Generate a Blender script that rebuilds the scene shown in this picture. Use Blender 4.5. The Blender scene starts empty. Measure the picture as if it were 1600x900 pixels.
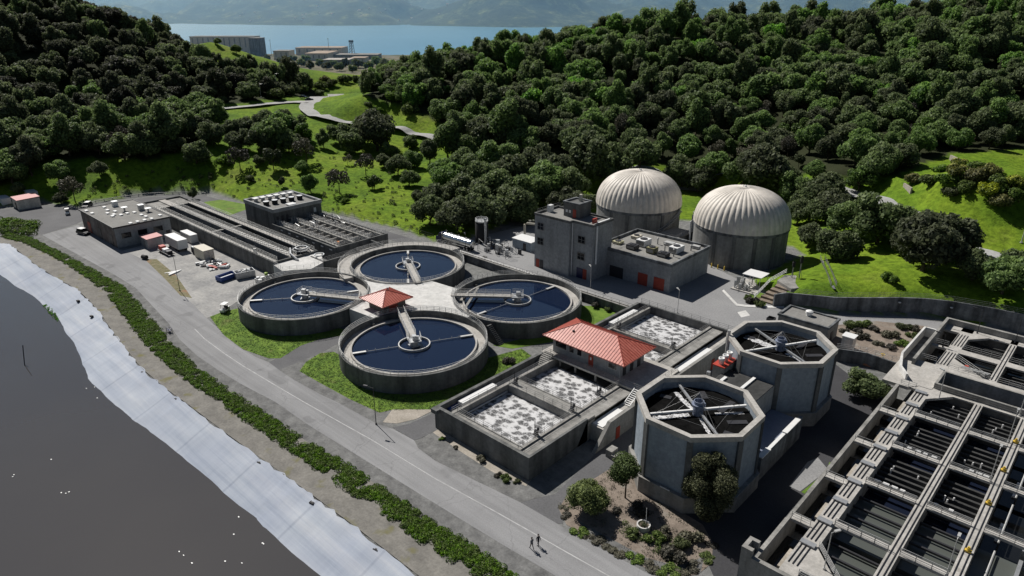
import bpy, math, random
import numpy as np
from mathutils import Vector, Matrix

random.seed(7); RNG = np.random.default_rng(11)
SC = bpy.context.scene
COL = SC.collection
R = math.radians
PI = math.pi

# ------------------------------------------------------------------ camera model (the world axes are the plant's own axes)
YAW = R(43.0); PITCH = R(22.0); CAM_H = 63.0; FPX = 1081.0
E1 = (math.cos(-YAW), math.sin(-YAW)); E2 = (-E1[1], E1[0])
CP, SP = math.cos(PITCH), math.sin(PITCH)

def v2w(X, Y):                                   # view-aligned ground axes -> world
    return X * E1[0] + Y * E1[1], X * E2[0] + Y * E2[1]
def w2v(a, b):
    return a * E1[0] + b * E2[0], a * E1[1] + b * E2[1]
def ray(px, py):
    u = (px - 800) / FPX; v = (450 - py) / FPX
    return u, CP + v * SP, -SP + v * CP
def G(px, py, z=0.0):                            # ground point seen at a place of the photo
    dx, dy, dz = ray(px, py); t = (z - CAM_H) / dz
    return v2w(dx * t, dy * t)
def GP(pts, z=0.0): return [G(x, y, z) for x, y in pts]
def pix(a, b, z):
    X, Y = w2v(a, b); d = z - CAM_H
    f = Y * CP - d * SP; u = Y * SP + d * CP
    return 800 + FPX * X / f, 450 - FPX * u / f

# ------------------------------------------------------------------ materials
MATS = {}
def newmat(name):
    m = bpy.data.materials.new(name); m.use_nodes = True
    nt = m.node_tree; nt.nodes.clear()
    out = nt.nodes.new('ShaderNodeOutputMaterial')
    MATS[name] = m
    return m, nt, out
def nd(nt, t, **kw):
    n = nt.nodes.new(t)
    for k, v in kw.items():
        if k.startswith('i_'):
            n.inputs[k[2:].replace('_', ' ')].default_value = v
        else: setattr(n, k, v)
    return n
def lk(nt, a, b): nt.links.new(a, b)
def bsdf(nt, out, rough=0.8, spec=0.3, metal=0.0):
    b = nd(nt, 'ShaderNodeBsdfPrincipled')
    b.inputs['Roughness'].default_value = rough
    b.inputs['Specular IOR Level'].default_value = spec
    b.inputs['Metallic'].default_value = metal
    lk(nt, b.outputs[0], out.inputs[0]); return b
def c4(c): return (c[0], c[1], c[2], 1.0)
def ramp(nt, stops):
    r = nd(nt, 'ShaderNodeValToRGB'); e = r.color_ramp.elements
    while len(e) < len(stops): e.new(0.5)
    for i, (p, c) in enumerate(stops):
        e[i].position = p; e[i].color = c4(c) if len(c) == 3 else c
    return r
def pos_map(nt, scale=(1, 1, 1), rot=0.0):
    g = nd(nt, 'ShaderNodeNewGeometry'); mp = nd(nt, 'ShaderNodeMapping')
    mp.inputs['Scale'].default_value = scale; mp.inputs['Rotation'].default_value = (0, 0, rot)
    lk(nt, g.outputs['Position'], mp.inputs['Vector']); return mp
def noise(nt, vec, scale, detail=5, rough=0.6):
    n = nd(nt, 'ShaderNodeTexNoise'); n.inputs['Scale'].default_value = scale
    n.inputs['Detail'].default_value = detail; n.inputs['Roughness'].default_value = rough
    lk(nt, vec, n.inputs['Vector']); return n
def mixc(nt, fac, a, b, mode='MIX'):
    m = nd(nt, 'ShaderNodeMix', data_type='RGBA', blend_type=mode)
    if isinstance(fac, (int, float)): m.inputs['Factor'].default_value = fac
    else: lk(nt, fac, m.inputs['Factor'])
    for s, x in (('A', a), ('B', b)):
        sock = [i for i in m.inputs if i.name == s and i.type == 'RGBA'][0]
        if isinstance(x, (tuple, list)): sock.default_value = c4(x)
        else: lk(nt, x, sock)
    return [o for o in m.outputs if o.type == 'RGBA'][0]
def mathn(nt, op, a, b=0.0):
    m = nd(nt, 'ShaderNodeMath', operation=op)
    for i, x in enumerate((a, b)):
        if isinstance(x, (int, float)): m.inputs[i].default_value = x
        else: lk(nt, x, m.inputs[i])
    return m.outputs[0]
def bump(nt, b, h, strength=0.3, dist=0.05):
    n = nd(nt, 'ShaderNodeBump'); n.inputs['Strength'].default_value = strength
    n.inputs['Distance'].default_value = dist
    lk(nt, h, n.inputs['Height']); lk(nt, n.outputs[0], b.inputs['Normal'])

def mat_rough(name, c1, c2, s1=0.25, s2=3.0, rough=0.9, bmp=0.2, streak=0.0, spec=0.2, dark=None):
    """mottled mineral surface: two noises, optional vertical streaks"""
    m, nt, out = newmat(name); b = bsdf(nt, out, rough, spec)
    p = pos_map(nt)
    n1 = noise(nt, p.outputs[0], s1, 6, 0.65); n2 = noise(nt, p.outputs[0], s2, 4, 0.7)
    r1 = ramp(nt, [(0.32, c1), (0.68, c2)]); lk(nt, n1.outputs[0], r1.inputs[0])
    r2 = ramp(nt, [(0.25, (0.72, 0.72, 0.72)), (0.75, (1.18, 1.18, 1.18))]); lk(nt, n2.outputs[0], r2.inputs[0])
    col = mixc(nt, 1.0, r1.outputs[0], r2.outputs[0], 'MULTIPLY')
    if streak > 0:
        ps = pos_map(nt, (1.1, 1.1, 0.10)); n3 = noise(nt, ps.outputs[0], 0.42, 9, 0.62)
        r3 = ramp(nt, [(0.30, (1 - streak,) * 3), (0.62, (1.06,) * 3)]); lk(nt, n3.outputs[0], r3.inputs[0])
        col = mixc(nt, 1.0, col, r3.outputs[0], 'MULTIPLY')
    if dark:
        n4 = noise(nt, p.outputs[0], dark[0], 3, 0.5)
        r4 = ramp(nt, [(dark[1], (0, 0, 0)), (dark[1] + 0.12, (1, 1, 1))]); lk(nt, n4.outputs[0], r4.inputs[0])
        col = mixc(nt, r4.outputs[0], col, dark[2])
    lk(nt, col, b.inputs['Base Color'])
    if bmp > 0: bump(nt, b, n2.outputs[0], bmp, 0.05)
    return m
def mat_plain(name, c, rough=0.5, metal=0.0, spec=0.4, var=0.12, scale=2.0):
    m, nt, out = newmat(name); b = bsdf(nt, out, rough, spec, metal)
    p = pos_map(nt); n = noise(nt, p.outputs[0], scale, 4, 0.6)
    r = ramp(nt, [(0.3, tuple(x * (1 - var) for x in c)), (0.7, tuple(min(1, x * (1 + var)) for x in c))])
    lk(nt, n.outputs[0], r.inputs[0]); lk(nt, r.outputs[0], b.inputs['Base Color'])
    return m

CONC = mat_rough('concrete', (0.25, 0.245, 0.23), (0.36, 0.35, 0.33), 0.35, 2.2, streak=0.4)  # side and inner walls: tone lowered so that shade sits in the colour
CONCD = mat_rough('weathered_shade_concrete', (0.125, 0.13, 0.13), (0.20, 0.20, 0.195), 0.3, 1.8, streak=0.55)  # wall shade put into the base tone; the streaks are weathering
CONCW = mat_rough('pale_concrete', (0.56, 0.555, 0.535), (0.67, 0.66, 0.64), 0.12, 1.0, streak=0.0, bmp=0.05)
CONCT = mat_rough('sunlit_walkway_concrete', (0.36, 0.345, 0.32), (0.50, 0.48, 0.45), 0.35, 2.4, bmp=0.1, dark=(0.5, 0.62, (0.30, 0.285, 0.26)))  # top-face concrete, sunlight put into its paler tone
CONCS = mat_rough('stained_concrete', (0.12, 0.13, 0.14), (0.27, 0.28, 0.29), 0.45, 1.5, streak=0.8)
DKCON = mat_rough('dark_concrete', (0.035, 0.036, 0.036), (0.07, 0.07, 0.07), 0.6, 2.0)  # mottled near-black concrete tone
PANEL = mat_rough('blue_shade_panel', (0.265, 0.31, 0.355), (0.32, 0.36, 0.40), 0.2, 1.5, streak=0.18, bmp=0.05)  # octagon concrete with its bluish shade put into the colour
BLDG = mat_rough('grey_building_concrete', (0.29, 0.30, 0.305), (0.37, 0.38, 0.385), 0.25, 1.4, streak=0.22)
ASPH = mat_rough('asphalt', (0.235, 0.235, 0.24), (0.295, 0.295, 0.30), 0.10, 5.0, bmp=0.1, dark=(0.07, 0.60, (0.205, 0.205, 0.21)))
ASPHD = mat_rough('dark_asphalt', (0.105, 0.105, 0.11), (0.155, 0.155, 0.16), 0.08, 4.0, bmp=0.1)
YARDM = mat_rough('yard_paving', (0.24, 0.24, 0.245), (0.30, 0.30, 0.30), 0.09, 3.0, bmp=0.1)
YARDL = mat_rough('dusty_yard', (0.24, 0.24, 0.24), (0.42, 0.41, 0.39), 0.18, 1.4, bmp=0.15)
GRAV = mat_rough('gravel', (0.105, 0.105, 0.105), (0.22, 0.22, 0.215), 0.5, 3.2, bmp=0.9)
DIRT = mat_rough('dirt', (0.155, 0.148, 0.135), (0.25, 0.238, 0.215), 0.35, 2.5, bmp=0.4, dark=(0.3, 0.6, (0.16, 0.15, 0.07)))
SAND = mat_rough('sandy_soil', (0.30, 0.27, 0.225), (0.43, 0.39, 0.34), 0.5, 4, bmp=0.4)
MULCH = mat_rough('mulch', (0.17, 0.14, 0.115), (0.29, 0.24, 0.20), 0.5, 3.5, bmp=0.5, dark=(0.35, 0.58, (0.25, 0.23, 0.2)))
ORANGE_DIRT = mat_rough('orange_soil', (0.34, 0.16, 0.09), (0.48, 0.26, 0.17), 0.8, 4, bmp=0.6)
LAWN = mat_rough('lawn', (0.075, 0.145, 0.018), (0.17, 0.265, 0.035), 0.35, 2.6, bmp=0.8, dark=(0.25, 0.60, (0.13, 0.15, 0.04)))
ROOFG = mat_rough('flat_roof_membrane', (0.21, 0.205, 0.195), (0.27, 0.265, 0.25), 0.2, 2.5, bmp=0.1)
BROWN_WALL = mat_rough('mottled_brown_wall', (0.13, 0.10, 0.085), (0.26, 0.24, 0.235), 0.25, 0.9, streak=0.5)
METAL = mat_plain('galvanised_metal', (0.42, 0.43, 0.44), 0.45, 0.55)
RAILM = mat_plain('aluminium_rail', (0.50, 0.50, 0.49), 0.5, 0.3)
RAILD = mat_plain('dull_rail', (0.24, 0.24, 0.24), 0.5, 0.3)
DARKM = mat_plain('dark_metal', (0.045, 0.045, 0.05), 0.5, 0.3)
BLACK = mat_plain('black_rubber', (0.018, 0.018, 0.02), 0.8)
WHITE = mat_plain('white_paint', (0.74, 0.74, 0.73), 0.45, var=0.05)
CREAM = mat_plain('cream_paint', (0.55, 0.51, 0.42), 0.6, var=0.1)
BEIGE = mat_rough('beige_wall', (0.62, 0.56, 0.49), (0.72, 0.66, 0.58), 0.3, 1.5, streak=0.15)
RED = mat_plain('red_paint', (0.42, 0.055, 0.035), 0.5)
REDD = mat_plain('dull_red_door', (0.33, 0.05, 0.03), 0.6)
PINK = mat_plain('faded_red_sheet', (0.50, 0.21, 0.20), 0.6)
YELLOW = mat_plain('yellow_paint', (0.62, 0.43, 0.06), 0.5)
ORANGEP = mat_plain('orange_plastic', (0.75, 0.25, 0.04), 0.5)
BLUE = mat_plain('blue_paint', (0.03, 0.07, 0.25), 0.5)
NAVY = mat_plain('navy_paint', (0.018, 0.022, 0.075), 0.35)
STEELB = mat_plain('blue_grey_steel', (0.22, 0.25, 0.33), 0.45, 0.2)
CHROME = mat_plain('polished_steel', (0.72, 0.72, 0.71), 0.22, 1.0, var=0.03)
GLASS = mat_plain('dark_window_glass', (0.012, 0.014, 0.018), 0.08, 0.0, 0.6, var=0.3)
MEDIA = mat_rough('black_filter_media', (0.004, 0.004, 0.004), (0.012, 0.012, 0.012), 0.6, 6.0, bmp=0.6, rough=0.95, spec=0.02)
DOMEM = mat_rough('beige_dome_membrane', (0.66, 0.61, 0.545), (0.72, 0.67, 0.60), 0.15, 0.4, rough=0.5, bmp=0.0)
SKIN = mat_plain('skin', (0.45, 0.28, 0.2), 0.5)
HAIR = mat_plain('dark_hair', (0.03, 0.02, 0.015), 0.6)
CLOTHD = mat_plain('dark_clothing', (0.02, 0.022, 0.03), 0.9)
CLOTHG = mat_plain('grey_jacket', (0.17, 0.175, 0.19), 0.9)
BARK = mat_rough('bark', (0.055, 0.042, 0.03), (0.12, 0.095, 0.07), 1.5, 6, bmp=0.6)
ROADW = mat_plain('road_line_paint', (0.40, 0.40, 0.40), 0.8, var=0.25, scale=0.8)
TILE_TAN = mat_rough('tan_roof', (0.30, 0.24, 0.19), (0.40, 0.33, 0.27), 0.05, 0.3)

def red_roof():
    m, nt, out = newmat('red_standing_seam'); b = bsdf(nt, out, 0.45, 0.4)
    p = pos_map(nt); n = noise(nt, p.outputs[0], 0.5, 4)
    r = ramp(nt, [(0.3, (0.46, 0.12, 0.085)), (0.7, (0.58, 0.185, 0.14))]); lk(nt, n.outputs[0], r.inputs[0])
    q = noise(nt, p.outputs[0], 2.2, 7, 0.75); r2 = ramp(nt, [(0.35, (0.75, 0.72, 0.7)), (0.6, (1.08, 1.08, 1.08))]); lk(nt, q.outputs[0], r2.inputs[0])
    lk(nt, mixc(nt, 1, r.outputs[0], r2.outputs[0], 'MULTIPLY'), b.inputs['Base Color']); return m
REDROOF = red_roof()
REDSEAM = mat_plain('red_seam', (0.40, 0.085, 0.06), 0.5)

def water(name, c, rough=0.04, wave=0.6, strength=0.05, spec=0.5, var=None):
    m, nt, out = newmat(name); b = bsdf(nt, out, rough, spec)
    p = pos_map(nt)
    if var:
        n0 = noise(nt, p.outputs[0], var[0], 4); r = ramp(nt, [(0.3, c), (0.7, var[1])])
        lk(nt, n0.outputs[0], r.inputs[0]); lk(nt, r.outputs[0], b.inputs['Base Color'])
    else: b.inputs['Base Color'].default_value = c4(c)
    n = noise(nt, p.outputs[0], wave, 3); bump(nt, b, n.outputs[0], strength, 0.05)
    return m
WCLAR = water('clarifier_water', (0.006, 0.013, 0.036), 0.03, 1.2, 0.025)
WPOND = water('pond_water_surface', (0.052, 0.050, 0.051), 0.03, 0.35, 0.012, 0.9, (0.02, (0.062, 0.059, 0.057)))
WBAY = water('bay_water_surface', (0.045, 0.19, 0.33), 0.3, 0.02, 0.1, 0.4, (0.003, (0.07, 0.24, 0.40)))
WDARK = water('dark_channel_water', (0.010, 0.011, 0.012), 0.08, 1.0, 0.05)
WGREY = water('grey_green_water', (0.088, 0.096, 0.088), 0.12, 1.0, 0.03, 0.4)
WNAVY = water('navy_channel_water', (0.010, 0.014, 0.028), 0.06, 1.0, 0.03)

def foam():
    m, nt, out = newmat('aeration_foam'); b = bsdf(nt, out, 0.7, 0.3)
    p = pos_map(nt, (1.0, 1.25, 1.0), R(25)); nz = noise(nt, p.outputs[0], 0.9, 5, 0.7)
    add = nd(nt, 'ShaderNodeMixRGB', blend_type='LINEAR_LIGHT'); add.inputs[0].default_value = 1.05
    lk(nt, p.outputs[0], add.inputs[1]); lk(nt, nz.outputs['Color'], add.inputs[2])
    v = nd(nt, 'ShaderNodeTexVoronoi', feature='F1'); v.inputs['Scale'].default_value = 0.74; lk(nt, add.outputs[0], v.inputs['Vector'])
    e = nd(nt, 'ShaderNodeTexVoronoi', feature='DISTANCE_TO_EDGE'); e.inputs['Scale'].default_value = 0.74; lk(nt, add.outputs[0], e.inputs['Vector'])
    nw = noise(nt, p.outputs[0], 0.30, 3)                          # broad white drifts
    d = mathn(nt, 'ADD', v.outputs['Distance'], mathn(nt, 'MULTIPLY', mathn(nt, 'SUBTRACT', nw.outputs[0], 0.5), 0.6))
    d = mathn(nt, 'ADD', mathn(nt, 'ADD', d, 0.05), mathn(nt, 'MULTIPLY', e.outputs['Distance'], -0.35))
    n2 = noise(nt, add.outputs[0], 2.2, 8, 0.85)                   # streaks and bubbles
    d2 = mathn(nt, 'ADD', d, mathn(nt, 'MULTIPLY', mathn(nt, 'SUBTRACT', n2.outputs[0], 0.5), 0.95))
    r = ramp(nt, [(0.0, (0.10, 0.10, 0.102)), (0.22, (0.045, 0.045, 0.047)), (0.36, (0.08, 0.08, 0.082)), (0.46, (0.28, 0.28, 0.285)), (0.55, (0.53, 0.53, 0.535)), (0.8, (0.62, 0.62, 0.625))])
    ps = pos_map(nt, (0.8, 2.0, 1.0), R(35)); ns = noise(nt, ps.outputs[0], 0.7, 4, 0.6); ad = nd(nt, 'ShaderNodeMixRGB', blend_type='LINEAR_LIGHT'); ad.inputs[0].default_value = 1.3
    lk(nt, ps.outputs[0], ad.inputs[1]); lk(nt, ns.outputs['Color'], ad.inputs[2])
    st = nd(nt, 'ShaderNodeTexVoronoi', feature='DISTANCE_TO_EDGE'); st.inputs['Scale'].default_value = 1.5; lk(nt, ad.outputs[0], st.inputs['Vector'])
    rs = ramp(nt, [(0.0, (0.34, 0.34, 0.345)), (0.05, (0.16, 0.16, 0.162)), (0.12, (0, 0, 0))]); lk(nt, st.outputs['Distance'], rs.inputs[0])
    lk(nt, d2, r.inputs[0]); lk(nt, mixc(nt, 1.0, r.outputs[0], rs.outputs[0], 'LIGHTEN'), b.inputs['Base Color'])
    bump(nt, b, d2, 0.4, 0.12); return m
FOAM = foam()
def spray():
    m, nt, out = newmat('spray_streak'); b = bsdf(nt, out, 0.8, 0.2)
    p = pos_map(nt); n = noise(nt, p.outputs[0], 3.0, 6, 0.8)
    r = ramp(nt, [(0.40, (0.02, 0.02, 0.02)), (0.52, (0.62, 0.62, 0.63))]); lk(nt, n.outputs[0], r.inputs[0])
    lk(nt, r.outputs[0], b.inputs['Base Color']); return m
SPRAY = spray()
def liner():
    m, nt, out = newmat('pond_liner_fabric'); b = bsdf(nt, out, 0.6, 0.3)
    p = pos_map(nt, (0.035, 1.0, 1.0), R(3)); n = noise(nt, p.outputs[0], 0.6, 9, 0.62)
    q = pos_map(nt, (1.0, 0.10, 0.1), R(3)); n2 = noise(nt, q.outputs[0], 0.8, 5, 0.7)
    p3 = pos_map(nt); n3 = noise(nt, p3.outputs[0], 0.12, 4)
    r = ramp(nt, [(0.30, (0.27, 0.31, 0.385)), (0.46, (0.345, 0.385, 0.455)), (0.56, (0.375, 0.41, 0.475)), (0.72, (0.45, 0.475, 0.52))]); lk(nt, n.outputs[0], r.inputs[0])
    r2 = ramp(nt, [(0.3, (0.93, 0.935, 0.95)), (0.6, (1.03, 1.03, 1.02))]); lk(nt, n2.outputs[0], r2.inputs[0])
    r3 = ramp(nt, [(0.3, (0.88, 0.89, 0.93)), (0.7, (1.06, 1.05, 1.03))]); lk(nt, n3.outputs[0], r3.inputs[0])
    col = mixc(nt, 1, mixc(nt, 1, r.outputs[0], r2.outputs[0], 'MULTIPLY'), r3.outputs[0], 'MULTIPLY')
    q4 = pos_map(nt, (1, 0.02, 0.02), R(12)); wv = nd(nt, 'ShaderNodeTexWave', wave_type='BANDS', bands_direction='X'); wv.inputs['Scale'].default_value = 0.022; wv.inputs['Distortion'].default_value = 0.6; lk(nt, q4.outputs[0], wv.inputs['Vector'])
    r4 = ramp(nt, [(0.0, (0.80, 0.81, 0.84)), (0.004, (1, 1, 1))]); lk(nt, wv.outputs[0], r4.inputs[0]); col = mixc(nt, 1, col, r4.outputs[0], 'MULTIPLY')
    lk(nt, col, b.inputs['Base Color']); bump(nt, b, n.outputs[0], 0.3, 0.2); return m
LINER = liner()

def leafmat(name, lo, hi, trans=0.25):
    """foliage: per-leaf shade and per-tree tint stored on the mesh, plus a per-object random"""
    m, nt, out = newmat(name)
    at = nd(nt, 'ShaderNodeAttribute', attribute_name='shade')
    oi = nd(nt, 'ShaderNodeObjectInfo')
    sep = nd(nt, 'ShaderNodeSeparateColor'); lk(nt, at.outputs['Color'], sep.inputs[0])
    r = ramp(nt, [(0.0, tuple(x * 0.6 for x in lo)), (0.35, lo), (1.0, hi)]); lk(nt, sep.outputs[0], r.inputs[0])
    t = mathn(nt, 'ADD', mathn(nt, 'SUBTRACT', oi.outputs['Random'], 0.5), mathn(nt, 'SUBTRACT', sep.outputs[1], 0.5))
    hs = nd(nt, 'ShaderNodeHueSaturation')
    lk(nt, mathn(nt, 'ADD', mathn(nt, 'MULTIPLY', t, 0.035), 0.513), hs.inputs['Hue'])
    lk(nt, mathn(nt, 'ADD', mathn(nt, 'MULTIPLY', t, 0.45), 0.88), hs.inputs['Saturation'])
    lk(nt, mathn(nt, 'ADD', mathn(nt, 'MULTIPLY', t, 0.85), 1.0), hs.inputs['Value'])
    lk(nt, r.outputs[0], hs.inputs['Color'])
    b = nd(nt, 'ShaderNodeBsdfPrincipled'); b.inputs['Roughness'].default_value = 0.65; b.inputs['Specular IOR Level'].default_value = 0.25
    tr = nd(nt, 'ShaderNodeBsdfTranslucent'); mx = nd(nt, 'ShaderNodeMixShader'); mx.inputs[0].default_value = trans
    lk(nt, hs.outputs[0], b.inputs['Base Color']); lk(nt, hs.outputs[0], tr.inputs['Color'])
    lk(nt, b.outputs[0], mx.inputs[1]); lk(nt, tr.outputs[0], mx.inputs[2]); lk(nt, mx.outputs[0], out.inputs[0]); return m
LEAF = leafmat('oak_leaves', (0.080, 0.115, 0.040), (0.24, 0.295, 0.10), 0.42)
LEAFG = leafmat('fresh_leaves', (0.050, 0.075, 0.018), (0.15, 0.20, 0.05))
LEAFB = leafmat('grey_brown_leaves', (0.060, 0.056, 0.040), (0.15, 0.135, 0.10), 0.15)
LEAFH = leafmat('shrub_leaves', (0.055, 0.085, 0.016), (0.21, 0.265, 0.05), 0.35)
LEAFY = leafmat('broom_leaves', (0.10, 0.12, 0.02), (0.42, 0.40, 0.04))
GRASSM = leafmat('grass_blades', (0.075, 0.14, 0.022), (0.20, 0.31, 0.05), 0.35)

# ------------------------------------------------------------------ mesh building
class MB:
    def __init__(s): s.v = []; s.f = []; s.m = []; s.mi = 0
    def _add(s, vs, fs):
        o = len(s.v); s.v += [tuple(p) for p in vs]; s.f += [tuple(i + o for i in f) for f in fs]; s.m += [s.mi] * len(fs); return s
    def mat(s, i): s.mi = i; return s
    def box(s, x0, x1, y0, y1, z0, z1):
        return s._add([(x0, y0, z0), (x1, y0, z0), (x1, y1, z0), (x0, y1, z0), (x0, y0, z1), (x1, y0, z1), (x1, y1, z1), (x0, y1, z1)],
                      [(0, 3, 2, 1), (4, 5, 6, 7), (0, 1, 5, 4), (1, 2, 6, 5), (2, 3, 7, 6), (3, 0, 4, 7)])
    def obox(s, cx, cy, z0, z1, lx, ly, ang):
        c, n = math.cos(ang), math.sin(ang)
        P = [(cx + x * c - y * n, cy + x * n + y * c) for x, y in ((-lx / 2, -ly / 2), (lx / 2, -ly / 2), (lx / 2, ly / 2), (-lx / 2, ly / 2))]
        return s.prism(P, z0, z1)
    def prism(s, poly, z0, z1):
        n = len(poly); ar = sum(poly[i][0] * poly[(i + 1) % n][1] - poly[(i + 1) % n][0] * poly[i][1] for i in range(n))
        if ar < 0: poly = poly[::-1]
        return s._add([(x, y, z0) for x, y in poly] + [(x, y, z1) for x, y in poly],
                      [tuple(range(n - 1, -1, -1)), tuple(range(n, 2 * n))] + [(i, (i + 1) % n, n + (i + 1) % n, n + i) for i in range(n)])
    def sheet(s, poly, z):
        n = len(poly); ar = sum(poly[i][0] * poly[(i + 1) % n][1] - poly[(i + 1) % n][0] * poly[i][1] for i in range(n))
        if ar < 0: poly = poly[::-1]
        return s._add([(x, y, z) for x, y in poly], [tuple(range(n))])
    def quad(s, a, b, c, d): return s._add([a, b, c, d], [(0, 1, 2, 3)])
    def tri(s, a, b, c): return s._add([a, b, c], [(0, 1, 2)])
    def cyl(s, cx, cy, z0, z1, r, n=16, r2=None):
        r2 = r if r2 is None else r2
        A = [(cx + r * math.cos(2 * PI * i / n), cy + r * math.sin(2 * PI * i / n), z0) for i in range(n)]
        B = [(cx + r2 * math.cos(2 * PI * i / n), cy + r2 * math.sin(2 * PI * i / n), z1) for i in range(n)]
        return s._add(A + B, [tuple(range(n - 1, -1, -1)), tuple(range(n, 2 * n))] + [(i, (i + 1) % n, n + (i + 1) % n, n + i) for i in range(n)])
    def ring(s, cx, cy, ri, ro, z0, z1, n=96, a0=0.0, a1=2 * PI, off=0.0, c=1.0):
        full = abs(a1 - a0 - 2 * PI) < 1e-6; k = n if full else n + 1
        V = []
        for i in range(k):
            t = a0 + (a1 - a0) * i / n + off; ct, st = math.cos(t) * c, math.sin(t) * c
            V += [(cx + ri * ct, cy + ri * st, z0), (cx + ro * ct, cy + ro * st, z0), (cx + ro * ct, cy + ro * st, z1), (cx + ri * ct, cy + ri * st, z1)]
        F = []
        for i in range(n):
            a = 4 * i; b = 4 * ((i + 1) % k)
            F += [(a + 1, b + 1, b + 2, a + 2), (b, a, a + 3, b + 3), (a + 2, b + 2, b + 3, a + 3), (a, b, b + 1, a + 1)]
        if not full: F += [(0, 1, 2, 3), (4 * n + 3, 4 * n + 2, 4 * n + 1, 4 * n)]
        return s._add(V, F)
    def tube(s, pts, r, n=6, closed=False, r1=None):
        P = [Vector(p) for p in pts]; k = len(P); V = []
        for i, p in enumerate(P):
            if closed: d = P[(i + 1) % k] - P[i - 1]
            else: d = P[min(i + 1, k - 1)] - P[max(i - 1, 0)]
            d.normalize(); up = Vector((0, 0, 1)) if abs(d.z) < 0.95 else Vector((1, 0, 0))
            x = d.cross(up).normalized(); y = d.cross(x)
            rr = r if r1 is None else r + (r1 - r) * i / max(1, k - 1)
            for j in range(n):
                t = 2 * PI * j / n + PI / n
                V.append(p + (x * math.cos(t) + y * math.sin(t)) * rr)
        F = []
        for i in range(k if closed else k - 1):
            a = i * n; b = ((i + 1) % k) * n
            F += [(a + j, b + j, b + (j + 1) % n, a + (j + 1) % n) for j in range(n)]
        if not closed: F += [tuple(range(n)), tuple(range((k - 1) * n + n - 1, (k - 1) * n - 1, -1))]
        return s._add(V, F)
    def lathe(s, cx, cy, prof, n=32):
        V = []; k = len(prof)
        for r, z in prof:
            V += [(cx + r * math.cos(2 * PI * j / n), cy + r * math.sin(2 * PI * j / n), z) for j in range(n)]
        return s._add(V, [(i * n + j, i * n + (j + 1) % n, (i + 1) * n + (j + 1) % n, (i + 1) * n + j) for i in range(k - 1) for j in range(n)])
    def rail(s, pts, h=1.05, r=0.04, rails=3, step=2.2, closed=False):
        P = [Vector(p) for p in pts]
        if closed: P.append(P[0])
        for q in range(rails):
            z = h * (q + 1) / rails
            s.tube([p + Vector((0, 0, z)) for p in P], r, 4)
        for i in range(len(P) - 1):
            L = (P[i + 1] - P[i]).length; m = max(1, round(L / step))
            for j in range(m + (1 if i == len(P) - 2 and not closed else 0)):
                p = P[i].lerp(P[i + 1], j / m); s.tube([p, p + Vector((0, 0, h))], r, 4)
        return s
    def hip(s, x0, x1, y0, y1, z0, z1, th=0.18, along='x'):
        h = (y1 - y0) / 2 if along == 'x' else (x1 - x0) / 2
        if along == 'x': A = (x0 + h, (y0 + y1) / 2, z1); B = (x1 - h, (y0 + y1) / 2, z1)
        else: A = ((x0 + x1) / 2, y0 + h, z1); B = ((x0 + x1) / 2, y1 - h, z1)
        V = [(x0, y0, z0), (x1, y0, z0), (x1, y1, z0), (x0, y1, z0), A, B]
        V += [(x, y, z - th) for x, y, z in V[:4]]
        F = [(0, 1, 5, 4), (1, 2, 5), (2, 3, 4, 5), (3, 0, 4), (6, 7, 1, 0), (7, 8, 2, 1), (8, 9, 3, 2), (9, 6, 0, 3), (9, 8, 7, 6)] if along == 'x' else \
            [(0, 1, 4), (1, 2, 5, 4), (2, 3, 5), (3, 0, 4, 5), (6, 7, 1, 0), (7, 8, 2, 1), (8, 9, 3, 2), (9, 6, 0, 3), (9, 8, 7, 6)]
        return s._add(V, F)
    def build(s, name, mats, parent=None, smooth=False, label=None):
        me = bpy.data.meshes.new(name); off = parent_loc(parent)
        me.from_pydata([(x - off[0], y - off[1], z - off[2]) for x, y, z in s.v], [], s.f)
        if not isinstance(mats, (list, tuple)): mats = [mats]
        for m in mats: me.materials.append(m)
        if len(mats) > 1: me.polygons.foreach_set('material_index', s.m)
        if smooth: me.polygons.foreach_set('use_smooth', [True] * len(s.f))
        me.update(); o = bpy.data.objects.new(name, me); COL.objects.link(o)
        if parent: o.parent = parent
        if label: o['label'] = label
        return o
ORG = {}
def parent_loc(p):
    x = y = z = 0.0
    while p is not None:
        x += p.location[0]; y += p.location[1]; z += p.location[2]; p = p.parent
    return x, y, z
def tag(o, label=None, cat=None, group=None, kind=None):
    if label: o['label'] = label
    if cat: o['category'] = cat
    if group: o['group'] = group
    if kind: o['kind'] = kind
    return o
def thing(name, label, cat, loc=(0, 0, 0), group=None):
    o = bpy.data.objects.new(name, None); COL.objects.link(o); o.location = loc
    o.empty_display_size = 0.5
    return tag(o, label, cat, group)
def struct(name, mb, mat, smooth=False): return tag(mb.build(name, mat, None, smooth), kind='structure')
def copy_tree(o, parent=None):
    c = o.copy(); COL.objects.link(c)
    if parent: c.parent = parent
    for ch in o.children: copy_tree(ch, c)
    return c
def dup(o, loc, label, rz=None, sc=None, group=None):
    c = copy_tree(o); c.location = loc; c['label'] = label
    if rz is not None: c.rotation_euler = (0, 0, rz)
    if sc is not None: c.scale = sc if isinstance(sc, tuple) else (sc,) * 3
    if group: c['group'] = group
    return c
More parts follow.
